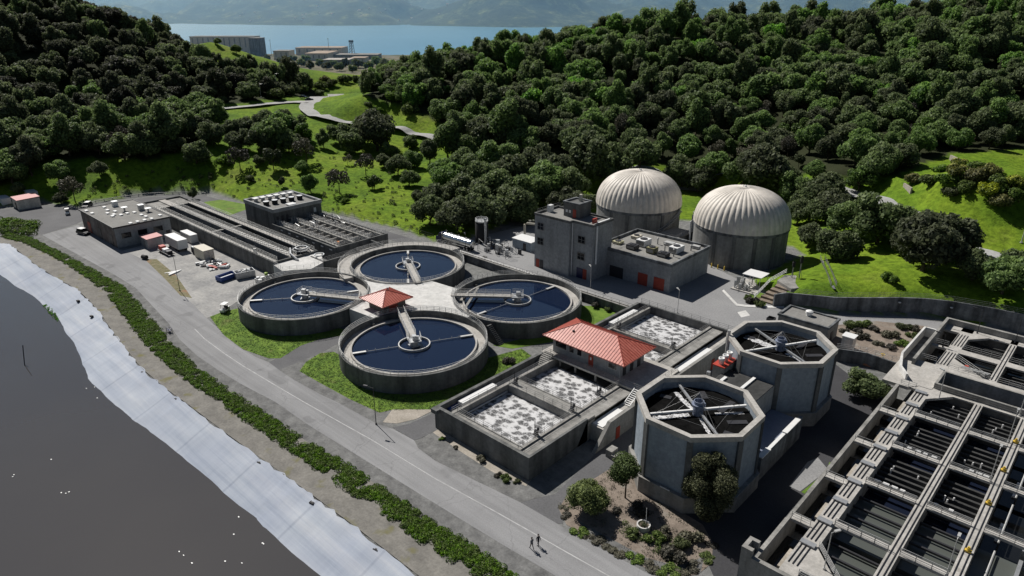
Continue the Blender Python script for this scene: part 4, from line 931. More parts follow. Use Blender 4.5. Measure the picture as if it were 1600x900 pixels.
MB().box(-15.3, -14.7, 133.6, 134.1, 4.05, 4.5).build('red_valve', RED, t)

def lamp_post(x, y, z, h, label, cat='lamp', name='lamp_post', arm=1.0, ang=0.0, group=None, mat=None, r=0.06):
    t = thing(name, label, cat, (x, y, z), group); mat = mat or RAILM
    MB().tube([(x, y, z), (x, y, z + h)], r * 1.15, 8, r1=r * 0.8).build('pole', mat, t)
    MB().cyl(x, y, z, z + 0.25, r * 2.6, 10).build('base', mat, t)
    ca, sa = math.cos(ang), math.sin(ang)
    MB().tube([(x, y, z + h - 0.05), (x + ca * arm, y + sa * arm, z + h + 0.1)], r * 0.6, 6).build('arm', mat, t)
    MB().obox(x + ca * (arm + 0.25), y + sa * (arm + 0.25), z + h + 0.02, z + h + 0.18, 0.75, 0.3, ang).build('lamp_head', mat, t)
    return t
lamp_post(-15.8, 118.9, 4.03, 5.0, 'thin white lamp post at the grid corner in front of the sunken channel', arm=0.5, ang=R(150))
lamp_post(-5.2, 112.2, 4.0, 5.2, 'thin white lamp post on the tank walkway, at the cell nearest the sunken channel', arm=0.5, ang=R(90))
lamp_post(-5.2, 99.9, 4.0, 5.2, 'thin white lamp post in the middle of the tank walkway', arm=0.5, ang=R(90))
lamp_post(-5.2, 77.0, 4.0, 5.2, 'thin white lamp post on the tank walkway at the bottom of the picture', arm=0.5, ang=R(90))
lamp_post(-15.6, 68.6, 4.03, 5.2, 'thin white lamp post at the near left corner of the tank grid', arm=0.5, ang=R(60))
lamp_post(-5.3, 121.8, 4.0, 6.0, 'thin white lamp post against the sunken channel wall at the right edge', arm=0.5, ang=R(90))
lamp_post(-16.8, 151.6, 4.0, 5.0, 'dark lamp post at the far end of the tanks, left one by the curved wall', arm=1.2, ang=R(180), mat=DARKM)
lamp_post(-10.6, 151.6, 4.0, 5.0, 'dark lamp post at the far end of the tanks, right one by the curved wall', arm=1.0, ang=R(0), mat=DARKM)
lamp_post(-20.2, 140.4, 4.0, 2.6, 'short dark lamp post between the two small square inlet tanks', arm=1.0, ang=R(180), mat=DARKM)
lamp_post(-82.0, 55.4, 0.02, 6.8, 'dark street lamp on the road verge beside the nearest round tank', arm=1.2, ang=R(200), mat=DARKM, name='street_lamp')
lamp_post(-163.5, 58.2, 0.02, 8.5, 'dark street lamp on the weedy strip beside the dusty yard', arm=1.4, ang=R(190), mat=DARKM, name='street_lamp')
lamp_post(-92.4, 127.0, 0.02, 5.5, 'white lamp post in front of the grey tower building', arm=0.6, ang=R(150))
lamp_post(-69.2, 128.3, 0.02, 5.5, 'white lamp post in the yard behind the far foam cell', arm=0.6, ang=R(150))
lamp_post(-131.0, 122.0, 0.02, 6.5, 'thin dark lamp post behind the low wall, between tanker and grey tower', arm=0.6, ang=R(150), mat=DARKM)

# low walls
t = thing('yard_retaining_wall', 'long low dark concrete wall with railings behind the round tanks', 'wall', (-100, 120, 0))
w = MB(); w.box(-141, -74.3, 119.3, 119.9, 0, 1.9); w.build('wall', CONCS, t); MB().box(-141, -74.3, 119.2, 120.6, 1.9, 2.05).build('coping', CONC, t)
MB().rail([(-141, 119.4, 2.05), (-74.3, 119.4, 2.05)], 1.05, 0.03, 3, 2.2).build('railing', RAILD, t)
m = MB()
for y in (120.0, 120.35): m.tube([(-141, y, 2.25), (-74.4, y, 2.25)], 0.1, 6)
m.build('pipe', RAILD, t)
RW = [(-55.0, 146.2), (-53.4, 148.6), (-49.5, 150.2), (-44.0, 152.6), (-38.5, 157.0), (-33.4, 161.4), (-29.0, 164.2), (-24.3, 166.0), (-17.5, 167.2), (-10.6, 167.6), (-2, 166.8), (10, 163), (26, 155)]
t = thing('curved_retaining_wall', 'long curved dark stained retaining wall below the grassy bank at the right', 'wall', (-30, 162, 0))
w = MB(); cp = MB(); RWd = densify(RW, 3)
for i in range(len(RWd) - 1):
    (xa, ya), (xb, yb) = RWd[i], RWd[i + 1]; L = math.dist(RWd[i], RWd[i + 1]); f = i / len(RWd); h = 3.0 + 1.4 * min(1, f * 1.4)
    dx, dy = (xb - xa) / L, (yb - ya) / L; h2 = 3.0 + 1.4 * min(1, (i + 1) / len(RWd) * 1.4)
    A = (xa, ya); B = (xb, yb); Cc = (xb - dy * 0.45, yb + dx * 0.45); Dd = (xa - dy * 0.45, ya + dx * 0.45)
    w._add([(*A, 0), (*B, 0), (*Cc, 0), (*Dd, 0), (*A, h), (*B, h2), (*Cc, h2), (*Dd, h)], [(0, 1, 5, 4), (1, 2, 6, 5), (2, 3, 7, 6), (3, 0, 4, 7), (4, 5, 6, 7)])
w.build('wall_face', CONCS, t)
MB().rail([(x - 0.1, y + 0.35, 3.0 + 1.4 * min(1, i / len(RW) * 1.4)) for i, (x, y) in enumerate(RW)], 1.1, 0.025, 3, 2.5).build('fence', RAILD, t)
for i in (5, 7, 9):
    x, y = RW[i]; MB().lathe(x + 0.2, y - 0.22, [(0.02, 2.6), (0.28, 2.7), (0.3, 2.85), (0.02, 2.95)], 12).build('wall_light', WHITE, t)

# grey shed with flat roof and things around it
t = thing('flat_roofed_shed', 'low grey shed with a flat parapet roof behind the farther octagonal tower', 'shed', (-44, 137.4, 0))
MB().box(-49.2, -39.0, 134.4, 140.4, 0, 3.6).build('wall', CONC, t); MB().box(-48.9, -39.3, 134.7, 140.1, 3.6, 3.75).build('roof', ROOFG, t)
w = MB(); w.box(-49.4, -38.8, 134.2, 134.65, 3.6, 4.05); w.box(-49.4, -38.8, 140.15, 140.6, 3.6, 4.05); w.box(-49.4, -48.95, 134.65, 140.15, 3.6, 4.05); w.box(-39.25, -38.8, 134.65, 140.15, 3.6, 4.05); w.build('parapet', CONCS, t)
MB().lathe(-44.4, 138.2, [(0.55, 3.75), (0.55, 4.3), (0.75, 4.3), (0.75, 4.75), (0.4, 4.95), (0.0, 4.95)], 16).build('roof_vent', WHITE, t)
MB().box(-38.99, -38.9, 136.3, 137.5, 0.05, 2.2).build('door', DARKM, t)
t = thing('equipment_cabinet', 'pale boxy equipment cabinet on legs beside the flat roofed shed', 'cabinet', (-35.4, 136.2, 0))
MB().box(-36.4, -34.3, 135.2, 137.3, 0.25, 2.75).build('cabinet_body', METAL, t); MB().box(-36.55, -34.15, 135.05, 137.45, 2.75, 2.9).build('lid', WHITE, t)
m = MB()
for x in (-36.3, -34.5):
    for y in (135.3, 137.1): m.box(x, x + 0.1, y, y + 0.1, 0.02, 0.25)
m.build('leg', DARKM, t); MB().box(-35.9, -34.9, 135.14, 135.2, 0.5, 2.4).build('door', RAILM, t)
t = thing('waste_bin', 'small black open bin beside the flat roofed shed', 'bin', (-51.5, 137.2, 0))
m = MB(); m.box(-52.4, -50.9, 136.4, 136.5, 0.15, 1.4); m.box(-52.4, -50.9, 137.8, 137.9, 0.15, 1.4); m.box(-52.4, -52.3, 136.5, 137.8, 0.15, 1.4); m.box(-51.0, -50.9, 136.5, 137.8, 0.15, 1.4); m.box(-52.4, -50.9, 136.4, 137.9, 0.1, 0.2); m.build('bin_body', DARKM, t)
m = MB()
for x in (-52.2, -51.1):
    for y in (136.6, 137.7): m.cyl(x, y, 0.02, 0.1, 0.08, 8)
m.build('castor', BLACK, t)
t = thing('soil_heap', 'heap of orange brown soil on the apron beside the equipment cabinet', 'soil heap', (-30.2, 133.6, 0))
prof = [(2.3, 0.03), (2.1, 0.25), (1.6, 0.75), (0.9, 1.15), (0.0, 1.3)]; m = MB().lathe(-30.2, 133.0, prof, 20); m.v = [(x + random.uniform(-.18, .18), y + random.uniform(-.18, .18), z + random.uniform(-.03, .1)) for x, y, z in m.v]; m.build('heap', ORANGE_DIRT, t, True)
t = thing('corner_retaining_wall', 'low concrete wall with railings running from octagonal tower to tank deck', 'wall', (-30, 131, 0))
w = MB(); P = [(-35.4, 129.2), (-30.5, 131.2), (-24.6, 130.6)]
for i in range(2):
    (xa, ya), (xb, yb) = P[i], P[i + 1]; w.obox((xa + xb) / 2, (ya + yb) / 2, 0, 2.6, math.dist(P[i], P[i + 1]), 0.4, math.atan2(yb - ya, xb - xa))
w.build('wall', CONCS, t); MB().rail([(*p, 2.6) for p in P], 1.05, 0.035, 3, 1.5).build('railing', RAILM, t)
for i, (x, y) in enumerate(((-33.2, 132.0), (-32.2, 132.6), (-31.4, 134.0), (-28.0, 132.4), (-29.3, 132.0))):
    t = thing('pipe_stub', 'thin pale standpipe beside the orange soil heap', 'standpipe', (x, y, 0), 'standpipes by the soil heap')
    m = MB(); m.tube([(x, y, 0), (x, y, 2.0)], 0.06, 6); m.cyl(x, y, 2.0, 2.2, 0.12, 8); m.build('pipe', RAILM, t)
t = thing('yellow_valve_stand', 'small yellow valve stand at the edge of the mulch bed', 'valve', (-28.6, 134.9, 0))
m = MB(); m.tube([(-28.6, 134.9, 0), (-28.6, 134.9, 1.5)], 0.1, 8); m.ring(-28.6, 134.9, 0.25, 0.36, 1.5, 1.6, 14); m.tube([(-29.1, 134.9, 0.7), (-28.1, 134.9, 0.7)], 0.16, 8); m.build('valve', YELLOW, t)
for x, y, lb_ in ((-58.8, 121.6, 'orange yellow hydrant at the corner of the far foam cell, the left one'), (-57.4, 121.5, 'orange yellow hydrant at the corner of the far foam cell, the right one')):
    t = thing('fire_hydrant', lb_, 'hydrant', (x, y, 0))
    m = MB().lathe(x, y, [(0.3, 0), (0.3, 0.12), (0.2, 0.15), (0.2, 0.9), (0.28, 0.95), (0.22, 1.2), (0.0, 1.35)], 14); m.build('body', YELLOW, t, True); MB().tube([(x - 0.4, y, 0.75), (x + 0.4, y, 0.75)], 0.11, 8).build('outlet', YELLOW, t)

# ------------------------------------------------------------------ digesters and their building
def digester(cx, cy, label):
    t = thing('digester_tank', label, 'tank', (cx, cy, 0), 'domed digester tanks')
    w = MB().ring(cx, cy, 11.9, 12.3, 0, 9.3, 96); 
    w.build('tank_wall', CONCS2, t)
    MB().ring(cx, cy, 12.3, 12.5, 8.7, 9.4, 96).build('top_ring', CONCS, t)
    n = 48; sub = 6; prof = []
    for i in range(25):
        f = i / 24 * PI / 2; prof.append((12.65 * math.cos(f) ** 0.82 if i < 24 else 0.0, 9.45 + 9.6 * math.sin(f) ** 0.92))
    V = []; N = n * sub
    for k, (r, z) in enumerate(prof):
        for j in range(N):
            th = 2 * PI * j / N; puff = abs(math.sin(th * n / 2)); amp = 0.26 * min(1, r / 6)
            rr = r - amp * (1 - puff ** 0.6) * (1 if k > 0 else 0.5); V.append((cx + rr * math.cos(th), cy + rr * math.sin(th), z - (0.08 * (1 - puff) if 0 < k < 24 else 0)))
    m = MB(); m._add(V, [(k * N + j, k * N + (j + 1) % N, (k + 1) * N + (j + 1) % N, (k + 1) * N + j) for k in range(24) for j in range(N)])
    dm = m.build('dome', DOMEM, t, True)
    MB().cyl(cx, cy, 19.0, 19.12, 1.2, 24).build('dome_cap', DOMEM, dm); m = MB(); m.cyl(cx, cy, 19.12, 19.6, 0.25, 10); m.cyl(cx - 0.7, cy + 0.2, 19.12, 19.5, 0.1, 8); m.build('dome_vent', WHITE, dm)
    m = MB()
    for q in range(4):
        a = R(-95 + q * 24); m.obox(cx + 12.42 * math.cos(a), cy + 12.42 * math.sin(a), 0, 8.7, 0.25, 0.9, a)
    m.build('wall_buttress', CONCD, t)
    return t
CONCS2 = mat_rough('digester_concrete', (0.235, 0.235, 0.225), (0.30, 0.30, 0.29), 0.2, 1.2, streak=0.42)
d2 = digester(-77.5, 174.0, 'nearer round digester tank with a ribbed beige dome, at the right of the pair')
d1 = digester(-109.3, 172.5, 'farther round digester tank with a ribbed beige dome, behind the grey tower')
m = MB(); m.tube([(-89.0, 168, 2), (-89.3, 168, 8.5), (-88.4, 168.3, 9.6)], 0.22, 8); m.build('gas_pipe', WHITE, d2)
st = MB()
for i in range(30):
    a = R(-60 + i * 2.4); z = 0.3 + i * 0.29; st.obox(-109.3 + 13.0 * math.cos(a), 172.5 + 13.0 * math.sin(a), z, z + 0.12, 1.1, 0.6, a)
st.tube([(-109.3 + 13.5 * math.cos(R(-60 + i * 2.4)), 172.5 + 13.5 * math.sin(R(-60 + i * 2.4)), 1.4 + i * 0.29) for i in range(30)], 0.06, 5); st.build('spiral_stairs', METAL, d1)

t = thing('digester_control_building', 'grey concrete building with a three storey tower and a lower wing', 'building', (-95, 140, 0))
w = MB(); w.box(-112.6, -101.2, 129.4, 138.6, 0, 14.0); w.box(-101.2, -94.9, 130.6, 138.6, 0, 14.0); w.build('tower_wall', BLDG, t)
w = MB(); w.box(-94.9, -76.8, 137.2, 155.8, 0, 6.6); w.box(-98.5, -94.9, 138.6, 155.8, 0, 6.6); w.build('wing_wall', BLDG, t)
w = MB()
for x0, x1, y0, y1 in ((-112.75, -101.05, 129.25, 129.6), (-101.05, -94.75, 130.45, 130.8), (-112.75, -112.4, 129.6, 138.75), (-95.1, -94.75, 130.8, 138.75), (-112.4, -95.1, 138.4, 138.75), (-101.4, -101.05, 129.6, 130.45)): w.box(x0, x1, y0, y1, 14.0, 14.6)
w.build('tower_parapet', CONCD, t)
w = MB()
for x0, x1, y0, y1 in ((-94.85, -76.6, 137.0, 137.5), (-77.1, -76.6, 137.5, 156.0), (-98.6, -77.1, 155.5, 156.0), (-98.6, -98.2, 138.8, 155.5)): w.box(x0, x1, y0, y1, 6.6, 7.35)
w.build('wing_parapet', CONCS, t)
MB().box(-98.2, -77.1, 137.5, 155.5, 6.6, 6.68).build('wing_roof', ROOFG, t); MB().box(-112.4, -95.1, 130.8, 138.4, 14.0, 14.08).build('tower_roof', ROOFG, t)
w = MB(); w.box(-106.6, -101.6, 133.6, 138.3, 14.08, 17.6); w.build('penthouse_wall', CONCD, t)
w = MB(); w.ring(-104.1, 135.95, 2.15, 2.65, 17.6, 18.0, 4, off=PI / 4, c=math.sqrt(2)); w.build('penthouse_parapet', CONCS, t)
m = MB(); m.box(-104.3, -103.7, 136.8, 137.5, 17.6, 19.4); m.build('chimney', CREAM, t)
d = MB().box(-103.6, -102.6, 133.52, 133.6, 14.1, 16.3).build('door', REDD, t, label='red penthouse door'); 
for x in (-105.9, -104.9): MB().box(x, x + 0.6, 133.54, 133.6, 15.2, 15.9).build('window', WHITE, t)
def win(x0, x1, y, z0, z1):
    f = MB().box(x0 - .08, x1 + .08, y - 0.12, y, z0 - .1, z1 + .06).build('window', RAILD, t)
    p = MB(); mx = (x0 + x1) / 2; mz = (z0 + z1) / 2
    for a, b in ((x0 + 0.1, mx - 0.05), (mx + 0.05, x1 - 0.1)):
        for c, e in ((z0 + 0.1, mz - 0.05), (mz + 0.05, z1 - 0.1)): p.box(a, b, y - 0.14, y - 0.12, c, e)
    p.build('pane', GLASS, f)
for z in (10.4, 6.4): win(-111.6, -109.6, 129.4, z, z + 1.9)
for z in (9.2, 4.9): win(-99.4, -97.2, 130.6, z, z + 1.9)
MB().box(-112.0, -110.9, 129.3, 129.4, 0.05, 2.3).build('door', REDD, t); MB().box(-110.7, -109.6, 129.3, 129.4, 0.05, 2.3).build('door', DARKM, t, label='dark open doorway')
MB().box(-99.5, -97.6, 130.5, 130.6, 0.05, 2.7).build('door', NAVY, t, label='dark blue door'); MB().box(-97.5, -96.4, 130.5, 130.6, 0.05, 2.7).build('door', REDD, t)
MB().box(-94.0, -90.0, 137.1, 137.2, 0.05, 2.9).build('roller_door', DARKM, t)
MB().box(-85.6, -82.9, 137.1, 137.2, 0.05, 3.1).build('roller_door', REDD, t); MB().box(-81.1, -78.2, 137.1, 137.2, 0.05, 3.1).build('roller_door', REDD, t)
m = MB(); m.tube([(-94.4, 131.5, 4.5), (-94.4, 131.5, 14.2)], 0.22, 8); m.tube([(-101.0, 130.3, 0.1), (-101.0, 130.3, 14.0)], 0.14, 8); m.build('downpipe', WHITE, t)
MB().rail([(-112.2, 129.8, 14.6), (-112.2, 138.2, 14.6), (-104, 138.4, 14.6)], 0.9, 0.03, 2, 2).build('roof_railing', RAILD, t)
MB().box(-95.9, -95.5, 131.3, 132.9, 14.6, 15.8).build('red_sign_board', RED, t); MB().box(-111.9, -110.9, 133.4, 134.8, 14.08, 15.9).build('white_duct', WHITE, t)
MB().box(-95.4, -94.95, 132.2, 137.6, 14.62, 14.72).build('white_coping', WHITE, t)
MB().rail([(-94.6, 137.8, 7.35), (-94.6, 143, 7.35)], 0.9, 0.03, 2, 2).build('wing_railing', RAILD, t)
# plant on the roof of the wing: each unit can be lifted off
def hvac(x, y, z, lx, ly, h, mat, label, fan=True):
    t = thing('rooftop_unit', label, 'rooftop unit', (x, y, z))
    MB().box(x - lx / 2, x + lx / 2, y - ly / 2, y + ly / 2, z + 0.15, z + h).build('casing', mat, t)
    MB().box(x - lx / 2 + 0.1, x + lx / 2 - 0.1, y - ly / 2 + 0.1, y + ly / 2 - 0.1, z, z + 0.15).build('curb', DARKM, t)
    if fan: MB().ring(x, y, 0.15, min(lx, ly) * 0.36, z + h, z + h + 0.18, 20).build('fan_ring', DARKM, t)
    MB().box(x - lx / 2 + 0.2, x + lx / 2 - 0.2, y - ly / 2 - 0.04, y - ly / 2, z + 0.35, z + h - 0.25).build('grille', RAILD, t)
Zr = 6.68
hvac(-90.4, 146.4, Zr, 2.6, 3.4, 1.7, WHITE, 'white rooftop unit in the middle of the wing roof')
hvac(-81.5, 147.5, Zr, 2.4, 3.6, 1.6, WHITE, 'white rooftop unit near the right end of the wing roof')
hvac(-90.8, 142.0, Zr, 2.6, 2.2, 1.2, DARKM, 'low black rooftop unit at the front left of the wing roof')
hvac(-85.6, 142.8, Zr, 2.2, 2.2, 1.5, mat_plain('dull_yellow_casing', (0.20, 0.19, 0.10), 0.7), 'square dark rooftop unit with a yellowish fan top')
hvac(-82.0, 142.2, Zr, 2.6, 2.0, 1.1, DARKM, 'low black rooftop unit at the front right of the wing roof')
hvac(-96.0, 143.2, Zr, 2.2, 2.2, 0.7, mat_plain('pale_yellow_casing', (0.45, 0.43, 0.27), 0.7), 'low yellowish rooftop unit near the tower')
hvac(-95.0, 150.2, Zr, 2.0, 2.6, 0.8, CREAM, 'cream rooftop unit at the back left of the wing roof')
hvac(-85.4, 150.8, Zr, 2.6, 1.6, 0.9, RAILM, 'low grey rooftop unit at the back of the wing roof', False)
hvac(-79.2, 153.2, Zr, 2.0, 1.2, 0.8, RAILM, 'small grey rooftop unit at the back right corner of the wing roof', False)
for x, y, h, lb_ in ((-88.2, 149.6, 1.5, 'behind the middle white unit'), (-84.0, 146.2, 1.9, 'left of the right white unit'), (-80.2, 144.0, 1.8, 'in front of the right white unit'), (-79.3, 150.8, 1.3, 'near the right parapet')):
    t = thing('roof_vent_pipe', 'thin roof vent pipe ' + lb_ + ' on the wing roof', 'vent', (x, y, Zr)); MB().tube([(x, y, Zr), (x, y, Zr + h)], 0.14, 8).build('pipe', RAILD, t); MB().lathe(x, y, [(0.3, Zr + h), (0.3, Zr + h + 0.12), (0, Zr + h + 0.3)], 10).build('cap', RAILD, t)

t = thing('mixer_building', 'small dark building with a red door between the two domed digesters', 'building', (-93, 166, 0))
MB().box(-96.5, -90.5, 162.5, 172, 0, 4.2).build('wall', CONCS, t); MB().box(-96.7, -90.3, 162.3, 172.2, 4.2, 4.5).build('roof', ROOFG, t); MB().box(-92.4, -91.2, 162.4, 162.5, 0.05, 2.6).build('door', REDD, t)
MB().rail([(-96.5, 162.5, 4.5), (-90.5, 162.5, 4.5), (-90.5, 172, 4.5)], 1, 0.03, 3, 2).build('railing', RAILD, t)
t = thing('white_storage_tank', 'small white cylindrical tank between the two domed digesters', 'tank', (-92.5, 178.5, 0))
MB().lathe(-92.5, 178.5, [(1.9, 0), (1.9, 7.2), (1.7, 7.5), (0, 7.9)], 24).build('shell', WHITE, t, True); MB().rail([(-92.5 + 1.7 * math.cos(i * PI / 5), 178.5 + 1.7 * math.sin(i * PI / 5), 7.4) for i in range(10)], 1, 0.035, 2, 3, True).build('railing', RAILM, t)
for x, lb_ in ((-77.9, 'leftmost'), (-76.1, 'middle'), (-74.3, 'rightmost')):
    t = thing('bollard', lb_ + ' of the three yellow bollards in front of the nearer digester', 'bollard', (x, 160.2, 0)); MB().lathe(x, 160.2, [(0.16, 0), (0.16, 1.15), (0.1, 1.25), (0, 1.28)], 12).build('post', YELLOW, t, True); MB().cyl(x, 160.2, 0.02, 0.08, 0.28, 12).build('base', CONC, t)
t = thing('gas_treatment_skid', 'cluster of pipes and vessels under a white canopy on a concrete pad', 'equipment', (-63.8, 153.5, 0))
MB().box(-67.2, -61.2, 149.6, 158.2, 0.02, 0.3).build('pad', CONCT, t)
MB().box(-66.2, -61.4, 153.0, 157.6, 3.2, 3.35).build('canopy', WHITE, t)
m = MB()
for x in (-66.0, -61.7):
    for y in (153.2, 157.4): m.tube([(x, y, 0.3), (x, y, 3.2)], 0.07, 6)
m.build('canopy_post', RAILM, t)
m = MB(); rg = random.Random(9)
for i in range(9): m.cyl(-66.6 + (i % 3) * 1.3, 150.6 + (i // 3) * 1.0, 0.3, rg.uniform(1.4, 3.0), rg.uniform(0.18, 0.4), 12)
m.build('vessel', METAL, t)
m = MB()
for i in range(12):
    x, y = rg.uniform(-66.8, -62.5), rg.uniform(150, 156.5); m.tube([(x, y, 0.3), (x, y, rg.uniform(1, 2.8)), (x + rg.uniform(-1.5, 1.5), y + rg.uniform(-1, 1.5), rg.uniform(0.8, 2.6))], 0.08, 6)
m.build('pipework', RAILM, t)
for x, y, h, lb_ in ((-56.6, 159.3, 4.4, 'shorter black flare burner standing on the stone terrace'), (-55.0, 159.6, 5.6, 'taller black flare burner standing on the stone terrace')):
    zb = hgt(x, y); t = thing('flare_burner', lb_, 'flare', (x, y, zb)); MB().tube([(x, y, zb), (x, y, zb + h * 0.72)], 0.12, 8).build('stem', RAILD, t); MB().lathe(x, y, [(0.2, zb + h * 0.68), (0.38, zb + h * 0.72), (0.38, zb + h * 0.95), (0.25, zb + h), (0.18, zb + h * 0.8)], 14).build('burner_head', BLACK, t)
    m = MB()
    for k in range(3): m.tube([(x, y, zb + h * 0.5), (x + 0.7 * math.cos(k * 2.1), y + 0.7 * math.sin(k * 2.1), zb)], 0.04, 4)
    m.build('brace', RAILD, t)
t = thing('stone_terrace', 'low stepped stone terrace with curved steps below the flare burners', 'terrace', (-57, 152, 0))
m = MB()
for i in range(5): m.prism([(-59.6 + i * 0.4, 147.2 + i * 1.5), (-55.2 + i * 0.2, 147.0 + i * 1.4), (-54.9, 148.6 + i * 1.5), (-59.4 + i * 0.3, 148.8 + i * 1.5)], 0.02, 0.35 + i * 0.5)
m.build('steps', mat_rough('brown_stone', (0.16, 0.125, 0.095), (0.30, 0.25, 0.20), 0.6, 3, bmp=0.6), t)
m = MB(); m.prism([(-58.4, 155.2), (-53.8, 152.2), (-52.0, 155.5), (-56.5, 161.5), (-58.6, 160)], 0.02, 3.0); m.build('terrace_block', CONC, t)
MB().rail([(-60.2, 147.2, 0.05), (-59.9, 154.8, 2.2), (-58.6, 160.8, 3.2)], 1.1, 0.06, 3, 1.2).build('white_railing', WHITE, t)

# ------------------------------------------------------------------ headworks, grit tanks and the long channels
t = thing('headworks_building', 'tall grey concrete building with rows of white and black fans on its flat roof', 'building', (-195, 104.5, 0))
MB().box(-203.8, -186.2, 96.5, 112.6, 0, 7.3).build('wall', CONCD, t); MB().box(-203.3, -186.7, 97.0, 112.1, 7.3, 7.42).build('roof', ROOFG, t)
w = MB()
for x0, x1, y0, y1 in ((-204.0, -186.0, 96.3, 96.9), (-204.0, -186.0, 112.2, 112.8), (-204.0, -203.4, 96.9, 112.2), (-186.6, -186.0, 96.9, 112.2)): w.box(x0, x1, y0, y1, 7.0, 8.1)
w.build('parapet', BLDG, t)
MB().box(-186.2, -186.1, 109.6, 110.8, 0.05, 2.4).build('door', DARKM, t); MB().box(-186.2, -186.08, 109.8, 110.6, 4.6, 6.0).build('window', WHITE, t)
for k in range(3): MB().box(-186.2, -186.08, 97.2 + k * 1.6, 97.9 + k * 1.6, 1.5, 5.8).build('louvre_panel', DARKM, t)
fanW = None
names = []
for i in range(6):
    x, y = -200.6 + 0.2 * i, 98.7 + i * 2.25
    lab = 'white square roof fan on the headworks, %s of the back row' % ('first at the left', 'second from the left', 'third from the left', 'third from the right', 'second from the right', 'last at the right')[i]
    f = thing('roof_fan', lab, 'roof fan', (x, y, 7.42), 'fans on the headworks roof')
    MB().box(x - 0.95, x + 0.95, y - 0.85, y + 0.85, 8.3, 8.6).build('hood', WHITE, f); MB().cyl(x, y, 7.42, 8.3, 0.6, 14).build('fan_body', METAL, f)
for i in range(5):
    x, y = -194.2 + 0.25 * i, 98.7 + i * 2.7
    lab = 'black round roof fan on the headworks, %s of the front row' % ('first at the left', 'second from the left', 'middle one', 'second from the right', 'last at the right')[i]
    f = thing('roof_fan', lab, 'roof fan', (x, y, 7.42), 'fans on the headworks roof')
    MB().lathe(x, y, [(0.85, 7.42), (0.85, 8.3), (0.95, 8.3), (0.95, 8.6), (0.7, 8.6), (0.6, 8.2), (0, 8.2)], 18).build('fan_body', BLACK, f); MB().cyl(x, y, 8.62, 8.75, 0.9, 18).build('hood', METAL, f)
f = thing('roof_hatch', 'white square hatch at the front edge of the headworks roof', 'hatch', (-189.4, 104.2, 7.42)); MB().box(-190.5, -188.3, 102.9, 105.5, 7.6, 7.85).build('hatch_lid', WHITE, f); MB().box(-190.3, -188.5, 103.1, 105.3, 7.42, 7.6).build('hatch_curb', METAL, f)

t = thing('grit_tank_block', 'square concrete tank block with a grid of open cells beside the headworks', 'tanks', (-169, 104, 0))
w = MB(); w.box(-186.0, -153.4, 95.4, 96.0, 0, 4.0); w.box(-186.0, -153.4, 112.4, 113.0, 0, 4.0); w.box(-154.0, -153.4, 96.0, 112.4, 0, 4.0); w.build('outer_wall', CONCD, t)
w = MB()
for y in (97.2, 102.2, 107.3, 111.6): w.box(-185.9, -154.0, y - 0.4, y + 0.4, 0, 3.9)
w.build('long_wall', CONC, t)
w = MB()
for i in range(9):
    x = -158.6 - i * 3.3
    for y0, y1 in ((97.6, 101.8), (102.6, 106.9), (107.7, 111.2)): w.box(x - 0.14, x + 0.14, y0, y1, 0, 3.6)
w.build('cross_wall', CONCT, t)
MB().box(-185.9, -154.1, 97.7, 111.1, 0.05, 1.2).build('cell_water', WDARK, t)
r = MB()
for y in (97.2, 102.2, 107.3, 111.6):
    for s in (-0.35, 0.35): r.rail([(-185.5, y + s, 3.9), (-154.2, y + s, 3.9)], 1.05, 0.03, 3, 1.5)
r.rail([(-154.0, 96, 4.0), (-154.0, 112.6, 4.0)], 1.05, 0.03, 3, 1.5); r.build('railing', RAILM, t)
m = MB(); rg = random.Random(2)
for i in range(34):
    x, y = rg.uniform(-184, -168), rg.uniform(97, 111.5); m.tube([(x, y, 2.5), (x, y, rg.uniform(4.2, 5.4)), (x + rg.uniform(-2, 2), y + rg.uniform(-.4, .4), rg.uniform(4.2, 5.2))], 0.09, 5)
m.build('pipework', METAL, t)
m = MB()
for i in range(7):
    x = -181 + i * 4.2; m.box(x, x + 1.1, 95.28, 95.4, 3.0, 3.3)
m.build('wall_light', WHITE, t)
MB().box(-156.3, -155.6, 98.0, 98.5, 3.95, 4.6).build('orange_buoy', ORANGEP, t)
w = MB(); w.box(-153.4, -147.4, 88.0, 88.4, 0, 3.6); w.box(-147.6, -147.2, 88.4, 107.0, 0, 3.6); w.box(-153.4, -147.6, 106.6, 107.0, 0, 3.6); w.build('side_basin_wall', CONCD, t)
MB().box(-153.4, -147.6, 88.4, 106.6, 0.0, 0.9).build('side_basin_floor', CONCS, t); MB().box(-149.6, -147.7, 93.0, 104.5, 2.6, 2.8).build('white_walkway', WHITE, t)
MB().rail([(-147.4, 88.3, 3.6), (-147.4, 106.8, 3.6)], 1.05, 0.03, 3, 1.5).build('side_railing', RAILD, t)

